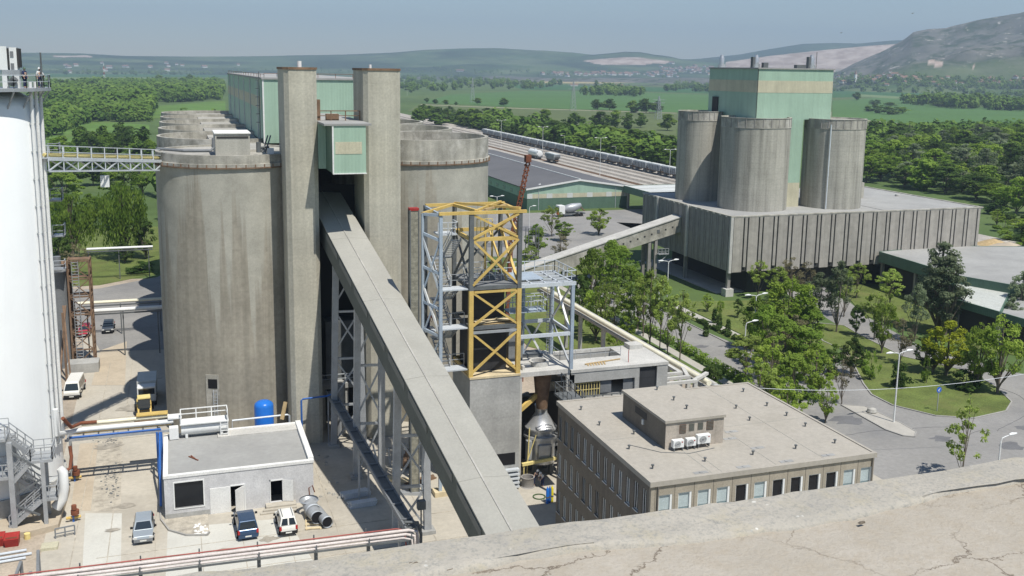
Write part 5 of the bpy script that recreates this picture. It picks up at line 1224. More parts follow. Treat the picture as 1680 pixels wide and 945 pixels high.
flat_shed('truck_canopy', 'low flat roofed canopy with green edge in front of the packing plant end', [G(*p, zz)[:2] for p in ((1443, 413), (1500, 430), (1571, 452), (1720, 478), (1720, 405), (1600, 404), (1560, 403))], zz, 2.0, 'grey_roof', 'green_dark_cladding')
mat('dull_white_roof', (.50, .52, .49), .7, .12, .2, .1, stain=(.38, .39, .36), stainamt=.5, stainscale=.2)
flat_shed('pale_shed', 'pale straight roofed shed with dark open front behind the grey poplar tree', [G(*p, 5.6)[:2] for p in ((1567, 462), (1571, 492), (1641, 512), (1657, 478))], 5.6, 1.2, 'dull_white_roof', 'green_dark_cladding')
flat_shed('dark_open_shed', 'low dark open shed half hidden by the grey tree beyond the pale shed', [G(*p, 5.2)[:2] for p in ((1643, 513), (1720, 535), (1720, 492), (1660, 480))], 5.2, 1.2, 'grey_roof', 'green_dark_cladding')
tag(MB().lathe([(.01, 2.2), (3, 1.4), (5, .5), (6.5, 0)], G(1655, 412)[:2], 20).build('sand_heap', M['tan_slab'], None, True), 'low heap of sand beside the packing plant end', 'heap')
tag(MB().lathe([(.01, 1.6), (2, 1.0), (4.4, 0)], G(1630, 402)[:2], 20).build('sand_heap', M['timber'], None, True), 'brownish heap of earth at the corner of the packing plant', 'heap')
# ================================================================ WAREHOUSE
t = thing('warehouse', 'long green warehouse with dark pitched roof beside the railway', 'warehouse', (112, 300, 0))
a = V((95.9, 266.5)); 
wx0, wx1, wy0, wy1, we, wr = 95.9, 128.3, 266.5, 400., 6.2, 8.5
xm = (wx0+wx1)/2
MB().prism([(wx0, wy0), (wx1, wy0), (wx1, wy1), (wx0, wy1)], 0, 3.4).build('lower_wall', M['green_dark_cladding'], t)
MB().add([(wx0, wy0+.05, 3.4), (wx1, wy0+.05, 3.4), (wx1, wy0+.05, we), (xm, wy0+.05, wr), (wx0, wy0+.05, we), (wx0, wy1, 3.4), (wx1, wy1, 3.4), (wx1, wy1, we), (xm, wy1, wr), (wx0, wy1, we)],
         [(0, 1, 2, 3, 4), (5, 9, 8, 7, 6), (0, 4, 9, 5), (1, 6, 7, 2)]).build('gable_wall', M['green_cladding'], t)
MB().box(wx0-.03, wx1+.03, wy0-.02, wy0+.03, 3.5, 4.75).build('band', M['cream_band'], t)
for x in (wx0+.7, wx0+6.9, wx0+13.3, wx0+19.6, wx0+25.8, wx1-.9): box('window', M['light_roof'], t, x-.9 if x > wx0+1 else wx0, x+.9 if x < wx1-1 else wx1, wy0-.06, wy0-.02, 3.45, 4.85)
for y in np.arange(wy0+6, wy0+70, 7.0): box('window', M['glass_blue'], t, wx0-.06, wx0-.02, y, y+2.2, 3.9, 4.9)
ov = .5
MB().add([(wx0-ov, wy0-ov, we), (xm, wy0-ov, wr+.1), (wx1+ov, wy0-ov, we), (wx0-ov, wy1, we), (xm, wy1, wr+.1), (wx1+ov, wy1, we),
          (wx0-ov, wy0-ov, we+.25), (xm, wy0-ov, wr+.35), (wx1+ov, wy0-ov, we+.25), (wx0-ov, wy1, we+.25), (xm, wy1, wr+.35), (wx1+ov, wy1, we+.25)],
         [(6, 7, 10, 9), (7, 8, 11, 10), (0, 3, 4, 1), (1, 4, 5, 2), (0, 6, 9, 3), (2, 5, 11, 8)]).build('roof', M['dark_grey_roof'], t)
MB().add([(wx0-ov, wy0-ov-.02, we-.25), (xm, wy0-ov-.02, wr-.15), (wx1+ov, wy0-ov-.02, we-.25), (wx1+ov, wy0-ov-.02, we+.27), (xm, wy0-ov-.02, wr+.37), (wx0-ov, wy0-ov-.02, we+.27)], [(0, 1, 4, 5), (1, 2, 3, 4)]).build('verge', M['white_edge'], t)
MB().box(xm-.2, xm+.2, wy0-ov, wy1, wr+.3, wr+.5).build('ridge', M['light_roof'], t)
for x in (wx0+3.5, wx1-4.5): MB().bar((x, wy0-.1, 0), (x, wy0-.1, 6.5), .1).build('downpipe', M['light_steel'], t)
MB().lathe([(.01, 7.4), (.5, 7.2), (.5, 6.7)], (wx0+5, wy0+3), 10).build('roof_vent', M['white_paint'], t)
# ================================================================ RAILWAY WAGONS
def hopper_wagon(kind):
    t = thing('hopper_wagon', 'grey weathered hopper wagon in the long train', 'wagon', (0, 0, 0), 'grey wagons of the long train by the trees')
    L2 = 5.6
    MB().hexa([(-1.2, -L2+1.4, 1.3), (1.2, -L2+1.4, 1.3), (1.2, L2-1.4, 1.3), (-1.2, L2-1.4, 1.3)], [(-1.45, -L2, 2.6), (1.45, -L2, 2.6), (1.45, L2, 2.6), (-1.45, L2, 2.6)]).box(-1.45, 1.45, -L2, L2, 2.6, 3.7).build('body', M['wagon_side'], t)
    mb = MB()
    for y in np.linspace(-L2, L2, 9): mb.box(-1.53, -1.45, y-.07, y+.07, 1.6, 3.7).box(1.45, 1.53, y-.07, y+.07, 1.6, 3.7)
    for x in (-1.49, 1.49): mb.box(x-.05, x+.05, -L2, L2, 3.6, 3.72)
    for y in (-L2, L2): mb.box(-1.5, 1.5, y-.05, y+.05, 3.6, 3.72)
    mb.build('side_frame', M['light_steel'], t)
    MB().box(-1.2, 1.2, -L2+.3, L2-.3, 3.7, 3.95).build('roof', M['light_roof'], t)
    MB().box(-.8, .8, -L2-.5, L2+.5, .95, 1.2).build('chassis', M['brown_rust'], t)
    for y in (-3.6, 3.6): MB().box(-1, 1, y-1.1, y+1.1, .3, .9).build('bogie', M['dark_steel'], t)
    return t
w0 = hopper_wagon(0)
ys = np.arange(290, 590, 12.6)
for k, y in enumerate(ys):
    o = w0 if k == 0 else copy_tree(w0); o.location = (181.6, y, .24)
def tank_wagon(x, y, label, white):
    t = thing('tank_wagon', label, 'wagon', (x, y, .24))
    n = 20; mb = MB(); mb.tube([(x, y-6, 2.6), (x, y-5.8, 2.6), (x, y+5.8, 2.6), (x, y+6, 2.6)], [1.0, 1.55, 1.55, 1.0], 20); mb.build('tank', M['white_paint' if white else 'wagon_side'], t, True)
    MB().cyl((x, y), .5, 4.1, 4.5, 12).build('hatch', M['light_steel'], t)
    MB().box(x-1.3, x+1.3, y-6.3, y+6.3, .9, 1.15).build('chassis', M['dark_steel'], t)
    for yy in (-4.2, 4.2): MB().box(x-1, x+1, y+yy-1.1, y+yy+1.1, .25, .9).build('bogie', M['dark_steel'], t)
    for yy in (-5.8, 5.8): MB().box(x-1.3, x+1.3, y+yy-.1, y+yy+.1, 1.15, 3.6).build('end_frame', M['dark_steel'], t)
p = G(855, 262); tank_wagon(158, p[1]+6, 'white tank wagon standing alone on the near track', True)
w2 = hopper_wagon(1); w2.location = (158, p[1]-16, .24); tag(w2, 'lone grey hopper wagon behind the white tank wagon', 'wagon', 'wagon on the near track')
del w2['group']
# ================================================================ VEHICLES
mat('car_silver', (.50, .55, .58), .28, .03, .5, metal=.5, fine=0, spec=.6)
mat('car_blue', (.035, .075, .15), .25, .03, .5, metal=.3, fine=0, spec=.6)
mat('car_white', (.80, .79, .74), .3, .04, .5, fine=0, spec=.5)
mat('car_red', (.45, .03, .06), .3, .04, .5, fine=0, spec=.5)
mat('car_dark', (.05, .06, .075), .3, .04, .5, fine=0, spec=.5)
mat('car_glass', (.025, .035, .045), .06, 0, fine=0, spec=.8)
mat('lamp_glass', (.65, .65, .62), .15, 0, fine=0); mat('tail_red', (.40, .02, .02), .25, 0, fine=0)
mat('plate_white', (.75, .75, .7), .5, 0, fine=0)
def car(name, label, cat, loc, rot, L, W, Hh, prof, paint, glass, wheels, group=None, rails=False, twin=False):
    """prof: side outline points (y, z) of lower body and of the cabin; nose towards -y"""
    t = thing(name, label, cat, (0, 0, 0), group)
    body, cab = prof
    def loft(pts, wfun, nm, m_, par, ins=0):
        mb = MB(); n = len(pts)
        vs = []
        for s in (-1, 1):
            for (y, z) in pts: vs.append((s*(wfun(y, z)-ins), y, z))
        mb.add(vs, [tuple(range(n)), tuple(range(2*n-1, n-1, -1))]+[(i, n+i, n+(i+1) % n, (i+1) % n) for i in range(n)])
        o = mb.build(nm, m_, par, bevel=.06); return o
    hw = W/2
    loft(body, lambda y, z: hw-(.10 if abs(y) > L/2-.35 else 0)-(.05 if z < .35 else 0), 'body', M[paint], t)
    zc0 = min(z for y, z in cab); zc1 = max(z for y, z in cab)
    cw = lambda y, z: hw-.06-.17*(z-zc0)/(zc1-zc0)
    cb = loft(cab, cw, 'cabin', M[paint], t)
    for nm, pts in glass:      # front and rear screens as quads on the sloping faces, each a part
        (y0, z0), (y1, z1) = pts
        d = V((0, y1-y0, z1-z0)).normalized(); nrm = V((0, -d.z, d.y)) if (nm == 'windscreen') == True else V((0, d.z, -d.y))
        if nrm.z < 0: nrm = -nrm
        f0, f1 = .10, .90
        A = V((0, y0, z0)).lerp(V((0, y1, z1)), f0)+nrm*.012; B = V((0, y0, z0)).lerp(V((0, y1, z1)), f1)+nrm*.012
        wa, wb = cw(0, A.z)-.10, cw(0, B.z)-.12
        if nm == 'rear_window' and twin:
            for s in (-1, 1): MB().quad((s*.06, A.y, A.z), (s*wa, A.y, A.z), (s*wb, B.y, B.z), (s*.06, B.y, B.z)).build('rear_window', M['car_glass'], t)
        else: MB().quad((-wa, A.y, A.z), (wa, A.y, A.z), (wb, B.y, B.z), (-wb, B.y, B.z)).build(nm, M['car_glass'], t)
    ys = sorted(cab, key=lambda p: p[0]); ya, yb = min(y for y, z in cab)+.45, max(y for y, z in cab)-.3
    ym = (ya+yb)/2
    for s in (-1, 1):
        for (u0, u1) in ((ya+.25, ym-.05), (ym+.05, yb-.1)):
            z0, z1 = zc0+.08, zc1-.12
            MB().quad((s*(cw(0, z0)+.012), u0-.12, z0), (s*(cw(0, z0)+.012), u1+.08, z0), (s*(cw(0, z1)+.012), u1, z1), (s*(cw(0, z1)+.012), u0+.15, z1)).build('side_window', M['car_glass'], t)
        MB().box(s*hw if s > 0 else -hw-.2, hw+.2 if s > 0 else -hw, ya-.02, ya+.12, zc0, zc0+.16).build('mirror', M['rubber'], t)
        MB().box(s*(hw-.2)-.17, s*(hw-.2)+.17, -L/2-.01, -L/2+.06, .58, .74).build('headlight', M['lamp_glass'], t)
        MB().box(s*(hw-.13)-.09, s*(hw-.13)+.09, L/2-.03, L/2+.02, .65, 1.0 if Hh > 1.6 else .85).build('tail_light', M['tail_red'], t)
        for y in wheels:
            wl_ = MB().tube([(s*(hw-.2), y, .32), (s*(hw+.01), y, .32)], .32, 18).build('wheel', M['rubber'], t)
            MB().tube([(s*(hw), y, .32), (s*(hw+.02), y, .32)], .19, 12).build('rim', M['light_steel'], wl_)
    MB().box(-hw+.1, hw-.1, -L/2-.05, -L/2+.1, .28, .55).build('bumper', M['rubber'] if paint != 'car_silver' else M['grey_panel'], t)
    MB().box(-hw+.1, hw-.1, L/2-.1, L/2+.05, .28, .55).build('bumper', M['rubber'] if paint == 'car_white' else M[paint], t)
    MB().box(-.26, .26, L/2+.05, L/2+.06, .38, .5).build('plate', M['plate_white'], t); MB().box(-.26, .26, -L/2-.065, -L/2-.05, .36, .47).build('plate', M['plate_white'], t)
    if rails:
        for s in (-1, 1): MB().box(s*(cw(0, zc1)-.14)-.03, s*(cw(0, zc1)-.14)+.03, ya+.5, yb-.1, zc1+.02, zc1+.08).build('roof_rail', M['rubber'] if paint != 'car_white' else M['grey_panel'], t)
    t.location = loc; t.rotation_euler = (0, 0, rot)
    return t
hb = ([(-2.05, .25), (-2.1, .55), (-2.0, .78), (-1.1, .92), (1.95, .95), (2.05, .7), (2.05, .25)], [(-1.15, .92), (-.35, 1.42), (.3, 1.5), (1.5, 1.45), (1.98, .95)])
car('silver_hatchback', 'silver grey hatchback parked nose out beside the small white house', 'car', (-3.85, 85.6, .02), R(0), 4.15, 1.72, 1.5, hb, 'car_silver', [('windscreen', ((-1.15, .92), (-.35, 1.42))), ('rear_window', ((1.98, .95), (1.5, 1.45)))], (-1.3, 1.3))
mp = ([(-2.15, .25), (-2.2, .6), (-2.0, .85), (-1.3, .98), (2.1, 1.0), (2.2, .8), (2.2, .25)], [(-1.45, .97), (-.5, 1.6), (.2, 1.72), (1.85, 1.68), (2.12, 1.0)])
car('blue_people_carrier', 'dark blue people carrier parked in front of the open white double door', 'car', (4.55, 83.9, .02), R(2), 4.4, 1.82, 1.72, mp, 'car_blue', [('windscreen', ((-1.45, .97), (-.5, 1.6))), ('rear_window', ((2.12, 1.0), (1.85, 1.68)))], (-1.4, 1.35))
car4 = bpy.data.objects
vn = ([(-1.85, .25), (-1.9, .6), (-1.7, .9), (-1.0, 1.0), (1.85, 1.02), (1.9, .8), (1.9, .25)], [(-1.1, 1.0), (-.45, 1.62), (.1, 1.7), (1.66, 1.7), (1.87, 1.02)])
car('white_off_roader', 'small white boxy car with roof rails parked by the doorway steps', 'car', (7.95, 83.3, .02), R(1), 3.8, 1.62, 1.7, vn, 'car_white', [('windscreen', ((-1.1, 1.0), (-.45, 1.62))), ('rear_window', ((1.87, 1.02), (1.66, 1.7)))], (-1.15, 1.15), rails=True, twin=True)
for nm in ('blue_people_carrier', 'white_off_roader'):
    o = bpy.data.objects[nm]; o.rotation_euler.z += math.pi
p = G(138, 553); car('red_car', 'red car half hidden behind the lattice tower', 'car', (p[0], p[1]+1.5, .03), R(0), 4.1, 1.7, 1.45, hb, 'car_red', [('windscreen', ((-1.15, .92), (-.35, 1.42))), ('rear_window', ((1.98, .95), (1.5, 1.45)))], (-1.3, 1.3))
p = G(177, 548); car('dark_blue_car', 'dark blue car parked under the white pipes on the yard road', 'car', (p[0], p[1]+2, .03), R(0), 4.2, 1.72, 1.45, hb, 'car_dark', [('windscreen', ((-1.15, .92), (-.35, 1.42))), ('rear_window', ((1.98, .95), (1.5, 1.45)))], (-1.3, 1.3))
tr = ([(-2.4, .3), (-2.45, .8), (-2.4, 1.0), (-1.6, 1.1), (2.4, 1.1), (2.4, .3)], [(-2.3, 1.0), (-1.7, 1.9), (-1.5, 2.0), (2.35, 2.0), (2.38, 1.0)])
p = G(120, 657); car('white_van', 'white van driving along the yard road below the lattice tower', 'van', (p[0], p[1]+2.6, .03), R(-4), 4.9, 1.95, 2.0, tr, 'car_white', [('windscreen', ((-2.3, 1.0), (-1.7, 1.9))), ('rear_window', ((2.38, 1.0), (2.35, 2.0)))], (-1.6, 1.55))
# yellow loader with a white lorry cab behind it
p = G(237, 692)
t = thing('yellow_loader', 'yellow wheel loader standing at the foot of the stained silo', 'loader', (0, 0, 0))
MB().box(-.8, .8, -.3, 2.0, .8, 1.7).build('body', M['yellow_paint'], t, bevel=.08)
MB().box(-.65, .65, -.9, .3, 1.2, 2.5).build('cabin', M['car_glass'], t); MB().box(-.7, .7, -.95, .35, 2.5, 2.62).build('roof', M['pale_yellow'], t)
for s in (-.65, .65): MB().bar((s, -.5, 1.4), (s, -2.2, .6), .18, .26).build('lift_arm', M['yellow_paint'], t)
MB().hexa([(-1.1, -2.9, .1), (1.1, -2.9, .1), (1.1, -2.1, .1), (-1.1, -2.1, .1)], [(-1.1, -2.7, .7), (1.1, -2.7, .7), (1.1, -2.1, 1.0), (-1.1, -2.1, 1.0)]).build('bucket', M['brown_rust'], t)
for s in (-1, 1):
    for y in (-1.0, 1.4): MB().tube([(s*.62, y, .6), (s*1.05, y, .6)], .6, 18).build('wheel', M['rubber'], t)
t.location = (p[0], p[1]+1.5, .02); t.rotation_euler.z = R(3)
t = thing('white_lorry', 'white lorry with pale green cab parked behind the yellow loader', 'lorry', (0, 0, 0))
MB().box(-1.05, 1.05, -2.6, -1.1, .7, 2.5).build('cabin', M['white_paint'], t, bevel=.1); MB().quad((-.9, -2.615, 1.6), (.9, -2.615, 1.6), (.9, -2.615, 2.3), (-.9, -2.615, 2.3)).build('windscreen', M['car_glass'], t)
MB().box(-1.1, 1.1, -.9, 3.2, 1.0, 2.7).build('load_box', M['light_roof'], t); MB().box(-.9, .9, -2.5, 3.2, .55, .95).build('chassis', M['dark_steel'], t)
for s in (-1, 1):
    for y in (-1.8, 1.9): MB().tube([(s*.7, y, .48), (s*1.06, y, .48)], .48, 16).build('wheel', M['rubber'], t)
t.location = (p[0]+.2, p[1]+7.6, .02)
# mixer lorry by the warehouse
p = G(940, 356)
t = thing('mixer_lorry', 'concrete mixer lorry with grey drum parked in front of the green warehouse', 'lorry', (0, 0, 0))
MB().box(-4.2, -2.4, -1.2, 1.2, .8, 3.2).build('cabin', M['white_paint'], t, bevel=.1); MB().box(-4.22, -4.2, -1, 1, 1.7, 2.7).build('windscreen', M['car_glass'], t)
MB().box(-4.0, 4.0, -1.0, 1.0, .6, .95).build('chassis', M['dark_steel'], t)
MB().tube([(-2.2, 0, 1.9), (-1.4, 0, 2.1), (.6, 0, 2.4), (2.4, 0, 2.9), (3.0, 0, 3.1)], [.5, 1.1, 1.25, .8, .5], 20).build('drum', M['galvanised'], t, True)
MB().bar((2.6, 0, 2.8), (4.2, 0, 1.3), .5, .25).build('chute', M['brown_rust'], t); box('side_box', M['orange_cloth'], t, -4.4, -4.1, -.9, .2, .7, 1.6)
for s in (-1, 1):
    for x in (-3.2, 1.4, 2.7): MB().tube([(x, s*.75, .52), (x, s*1.15, .52)], .52, 16).build('wheel', M['rubber'], t)
t.location = (p[0], p[1]+1.5, .03); t.rotation_euler.z = R(4)
# parked lorry at the far left of the canopy
p = G(1033, 330)
# ================================================================ YARD ODDMENTS
t = thing('pipe_fitting', 'large grey forked pipe fitting lying on a pallet in the yard', 'pipe fitting', (10.6, 85, 0))
MB().tube([(10.4, 86.9, .95), (10.5, 85.4, .95), (10.75, 83.6, .95)], [.82, .8, .62], 24, False).tube([(10.9, 85.6, .8), (11.3, 84.3, .75), (11.7, 82.7, .72)], [.7, .58, .55], 24, False).lathe([(.8, 1.2), (1.1, 1.55), (1.0, 1.7)], (10.3, 87), 20).build('body', M['galvanised'], t, True)
MB().tube([(10.72, 83.75, .95), (10.75, 83.55, .95)], [.7, .7], 24, False).tube([(11.68, 82.85, .72), (11.72, 82.6, .72)], [.62, .62], 24, False).tube([(10.55, 85.3, .95), (10.57, 85.0, .95)], [.86, .84], 24, False).build('flange', M['light_steel'], t, True)
MB().tube([(10.74, 83.62, .95), (10.72, 83.9, .95)], .58, 20).tube([(11.69, 82.72, .72), (11.66, 83, .72)], .52, 20).build('bore', M['black_void'], t)
t.scale = (.82, .82, .82); t.location = (10.5, 84.0, 0)
pa = MB()
for k in range(5): pa.bar((9.5+.1*k, 82.4+.8*k, .12), (10.9+.1*k, 82.2+.8*k, .12), .3, .08)
pa.bar((9.6, 82.2, .05), (9.9, 85.8, .05), .12, .1).bar((10.8, 82.0, .05), (11.1, 85.6, .05), .12, .1)
pl = tag(pa.build('pallet', M['pale_timber']), 'long pale timber pallet under the grey pipe fitting', 'pallet')
tag(MB().tube([(10.6, 87.6, .05), (10.5, 87.5, 1.6), (10.8, 87.3, 1.9), (11.0, 87.4, 1.2)], .06, 6).build('rusty_hook', M['rust']), 'small rusty hook pipe standing at the house corner', 'hook')
# bundles of rods and boards under the gallery
def bundle(name, label, cat, x, y, n, L, r, m_, ang, dz=0):
    t = thing(name, label, cat, (x, y, 0)); ca, sa = math.cos(ang), math.sin(ang)
    mb = MB()
    for k in range(n):
        o = (k % 6-2.5)*r*2.3; z = dz+r+(k//6)*r*2; j = random.uniform(-.2, .2)
        mb.bar((x-sa*o-ca*(L/2+j), y+ca*o-sa*(L/2+j), z), (x-sa*o+ca*(L/2-j), y+ca*o+sa*(L/2-j), z), r*2)
    mb.build('rod', M[m_], t); return t
bundle('rod_stack', 'stack of pale grey steel sections lying in the shade under the gallery', 'steel stack', 14.9, 88.2, 14, 2.6, .09, 'light_steel', R(8))
bundle('rod_stack', 'second stack of shiny steel sections beside the belt conveyor', 'steel stack', 15.2, 85.9, 16, 2.4, .08, 'light_steel', R(3))
bundle('timber_stack', 'pale timber beam lying beside the middle trestle', 'timber', 19.8, 90.6, 3, 2.8, .14, 'pale_timber', R(-35))
bundle('rod_stack', 'grey steel profiles lying beside the short trestle', 'steel stack', 19.6, 87.2, 8, 3.4, .07, 'galvanised', R(-20))
bundle('rod_stack', 'loose dark pipes lying behind the short trestle', 'steel stack', 21.5, 89.5, 10, 3.0, .08, 'brown_rust', R(25))
box_ = tag(box('crate', M['pale_timber'], None, 22.0, 23.6, 85.4, 86.6, 0, .5), 'low pale crate under the sloping gallery edge', 'crate')
tag(MB().tube([(20.8, 93.5, .7), (21.6, 93.2, .7)], .7, 18).tube([(21.2, 93.3, 1.2), (21.2, 93.3, 1.9)], .3, 12).build('motor_unit', M['brown_rust']), 'round brown motor unit behind the trestles', 'motor')
for k, (x, y, a) in enumerate(((18.9, 94.5, .3), (19.6, 94.2, -.2), (20.2, 95.3, .5), (18.5, 95.8, -.4))):
    tag(MB().bar((x, y, 0), (x+math.sin(a), y+.2, 1.8), .14).build('leaning_post', M['light_steel']), 'pale steel post leaning among scrap behind the middle trestle', 'post', 'steel posts leaning behind the middle trestle')
random.seed(3)
mb = MB()
for k in range(130):
    x, y = random.uniform(11.5, 23.5), random.uniform(88, 101); s = random.uniform(.05, .22)
    if 13.8 < x < 16.4 or (x < 14.2 and y > 101.5): continue
    mb.hexa([(x-s, y-s, 0), (x+s, y-s*.8, 0), (x+s*.9, y+s, 0), (x-s, y+s, 0)], [(x-s*.5, y-s*.6, s*.7), (x+s*.6, y-s*.5, s*.8), (x+s*.5, y+s*.6, s*.6), (x-s*.5, y+s*.5, s*.7)])
tag(mb.build('rubble', M['roof_concrete']), kind='stuff')
mb = MB()
for k in range(150):
    px, py = random.gauss(182, 10), random.choice([random.gauss(722, 7), random.gauss(775, 8), random.gauss(800, 12)])
    x, y, _ = G(px, py); s = random.uniform(.03, .13)
    if py > 836: continue
    mb.hexa([(x-s, y-s, 0), (x+s, y-s*.8, 0), (x+s*.9, y+s, 0), (x-s, y+s, 0)], [(x-s*.5, y-s*.6, s*.8), (x+s*.6, y-s*.5, s), (x+s*.5, y+s*.6, s*.7), (x-s*.5, y+s*.5, s*.8)])
tag(mb.build('broken_concrete', M['dark_steel']), kind='stuff')
mb = MB()
for k in range(40):
    x, y = random.uniform(.2, 1.4), random.uniform(84.0, 86.2); s = random.uniform(.04, .16)
    mb.hexa([(x-s, y-s, .08), (x+s, y-s, .08), (x+s, y+s, .08), (x-s, y+s, .08)], [(x-s*.5, y-s*.6, .08+s*.6), (x+s*.6, y-s*.5, .08+s*.5), (x+s*.5, y+s*.6, .08+s*.7), (x-s*.5, y+s*.5, .08+s*.5)])
tag(mb.build('plaster_debris', M['white_edge']), kind='stuff')
# red skips, valves, boards at the stair foot
for k, (px, py, lb) in enumerate(((22, 893, 'red open skip box standing beside the stair foot'), (-2, 893, 'red open skip box cut by the picture edge near the stair'))):
    x, y, _ = G(px, py); t = thing('red_skip', lb, 'skip', (x, y, 0), 'red skips by the stair')
    MB().hexa([(x-.55, y-.5, 0), (x+.45, y-.5, 0), (x+.45, y+.4, 0), (x-.55, y+.4, 0)], [(x-.62, y-.7, .75), (x+.5, y-.7, .75), (x+.5, y+.5, .9), (x-.62, y+.5, .9)]).build('body', M['red_paint'], t)
    MB().box(x-.5, x+.4, y-.55, y+.38, .78, .80).build('load', M['rust'], t)
def valve(px, py, label):
    x, y, _ = G(px, py); t = thing('valve_stand', label, 'valve stand', (x, y, 0))
    MB().bar((x, y, 0), (x, y, 1.5), .16).build('post', M['blue_paint'], t); MB().cyl((x+.15, y), .35, .7, 1.1, 12).cyl((x+.1, y-.1), .22, 1.2, 1.6, 10).build('wheel_body', M['rust'], t)
    MB().tube([(x-.6, y, .4), (x+.6, y+.1, .4)], .14, 8).build('pipe', M['yellow_paint'], t)
valve(123, 790, 'orange and yellow valve stand against the kerb by the white silo'); valve(121, 856, 'blue and brown valve stand beside the sandy kerb')
x, y, _ = G(83, 898); tag(box('board_square', M['cream_band'], None, x-.7, x+.6, y-.6, y+.5, 0, .25), 'square cream board lying on the sand near the stair', 'board')
x, y, _ = G(108, 882); tag(MB().rail([(x-.8, y, 0), (x+.7, y+.3, 0)], .9, .05, .8).build('barrier_frame', M['grey_panel']), 'small grey barrier frame standing on the sandy ground', 'barrier')
tag(MB().cyl(G(45, 884)[:2], .25, 0, .5, 12).build('yellow_bucket', M['pale_yellow']), 'small yellow bucket beside the red skips', 'bucket')
for k, (px, py, L) in enumerate(((10, 912, 3.0), (16, 918, 3.2), (8, 925, 3.0))):
    x, y, _ = G(px, py); tag(MB().tube([(x-L/2, y, .15), (x+L/2, y+.3, .15)], .12, 8).build('steel_tube', M['light_steel']), 'pale steel tube lying on the ground near the red skips', 'tube', 'steel tubes lying near the red skips')
for k, (pa_, pb_) in enumerate((((62, 900), (62, 945)), ((34, 918), (22, 960)), ((50, 935), (40, 960)))):
    a, b = V(G(*pa_, 3.0)), V(G(*pb_, 2.6)); tag(MB().bar((a.x, a.y, 0), (a.x, a.y, 2.8), .22).bar((a.x, a.y, 2.8), (b.x, b.y, 2.8), .2).build('steel_bracket', M['grey_panel']), ['tall grey steel bracket near the pipe rack', 'slim grey steel bracket near the red skips', 'third grey steel bracket between the other two'][k], 'bracket')
# ================================================================ PEOPLE
def person(name, label, loc, rot, pose, shirt, trousers, helmet, height=1.76):
    """pose: joints (metres, facing -y) -> one skinned body; helmet and clothing as parts"""
    t = thing('person', label, 'person', (0, 0, 0))
    J = {'pel': (0, 0, .95), 'ches': (0, -.02, 1.25), 'neck': (0, -.02, 1.47), 'head': (0, -.03, 1.62), 'top': (0, -.02, 1.74),
         'shL': (-.19, -.01, 1.40), 'elL': (-.26, -.02, 1.13), 'haL': (-.24, -.14, .90), 'shR': (.19, -.01, 1.40), 'elR': (.26, -.02, 1.13), 'haR': (.24, -.14, .90),
         'hiL': (-.10, 0, .90), 'knL': (-.11, -.03, .50), 'anL': (-.11, .02, .09), 'toL': (-.12, -.16, .04), 'hiR': (.10, 0, .90), 'knR': (.11, -.03, .50), 'anR': (.11, .02, .09), 'toR': (.12, -.16, .04)}
    J.update(pose)
    E_ = [('pel', 'ches'), ('ches', 'neck'), ('neck', 'head'), ('head', 'top'), ('ches', 'shL'), ('shL', 'elL'), ('elL', 'haL'), ('ches', 'shR'), ('shR', 'elR'), ('elR', 'haR'), ('pel', 'hiL'), ('hiL', 'knL'), ('knL', 'anL'), ('anL', 'toL'), ('pel', 'hiR'), ('hiR', 'knR'), ('knR', 'anR'), ('anR', 'toR')]
    Rr = dict(pel=.15, ches=.165, neck=.065, head=.105, top=.075, shL=.085, shR=.085, elL=.052, elR=.052, haL=.045, haR=.045, hiL=.10, hiR=.10, knL=.068, knR=.068, anL=.052, anR=.052, toL=.045, toR=.045)
    def skin(nm, keys, edges, grow, m_, par):
        idx = {k: i for i, k in enumerate(keys)}
        me = bpy.data.meshes.new(nm); me.from_pydata([J[k] for k in keys], [(idx[a], idx[b]) for a, b in edges if a in idx and b in idx], [])
        o = bpy.data.objects.new(nm, me); COL.objects.link(o); o.parent = par
        s = o.modifiers.new('skin', 'SKIN')
        for k in keys: d = me.skin_vertices[0].data[idx[k]]; d.radius = (Rr[k]+grow, Rr[k]*.85+grow)
        me.skin_vertices[0].data[0].use_root = True
        o.modifiers.new('sub', 'SUBSURF').levels = 1; o.modifiers['sub'].render_levels = 2; me.materials.append(M[m_]); return o
    skin('body', list(J), E_, 0, 'skin', t)
    skin('trousers', ['pel', 'hiL', 'knL', 'anL', 'hiR', 'knR', 'anR'], E_, .022, trousers, t)
    skin('jacket', ['ches', 'pel', 'shL', 'elL', 'shR', 'elR', 'neck'], [e for e in E_ if e != ('neck', 'head')], .02, shirt, t)
    hd = V(J['head']); MB().lathe([(.155, -.01), (.14, .0), (.128, .06), (.09, .13), (.01, .155)], (0, 0), 20).build('helmet', M[helmet], t, True).location = hd+V((0, -.01, .05))
    MB().box(-.1, -.025, -.13, -.105, .0, .02).box(.025, .1, -.13, -.105, 0, .02).build('eye', M['dark_steel'], t).location = hd-V((0, .0, .01))
    for s in (-1, 1):     # five bent fingers on each hand
        h_ = V(J['haL' if s < 0 else 'haR']); mb = MB()
        for k in range(4): mb.tube([h_+V(((k-1.5)*.022, -.01, -.03)), h_+V(((k-1.5)*.024, -.03, -.075-.006*(1.5-abs(k-1.5)))), h_+V(((k-1.5)*.024, -.055, -.10))], [.011, .010, .008], 6)
        mb.tube([h_+V((-s*.035, -.01, -.01)), h_+V((-s*.055, -.035, -.04)), h_+V((-s*.045, -.06, -.06))], [.012, .011, .009], 6); mb.build('hand', M['skin'], t, True)
    t.location = loc; t.rotation_euler.z = rot; s = height/1.8; t.scale = (s, s, s); return t
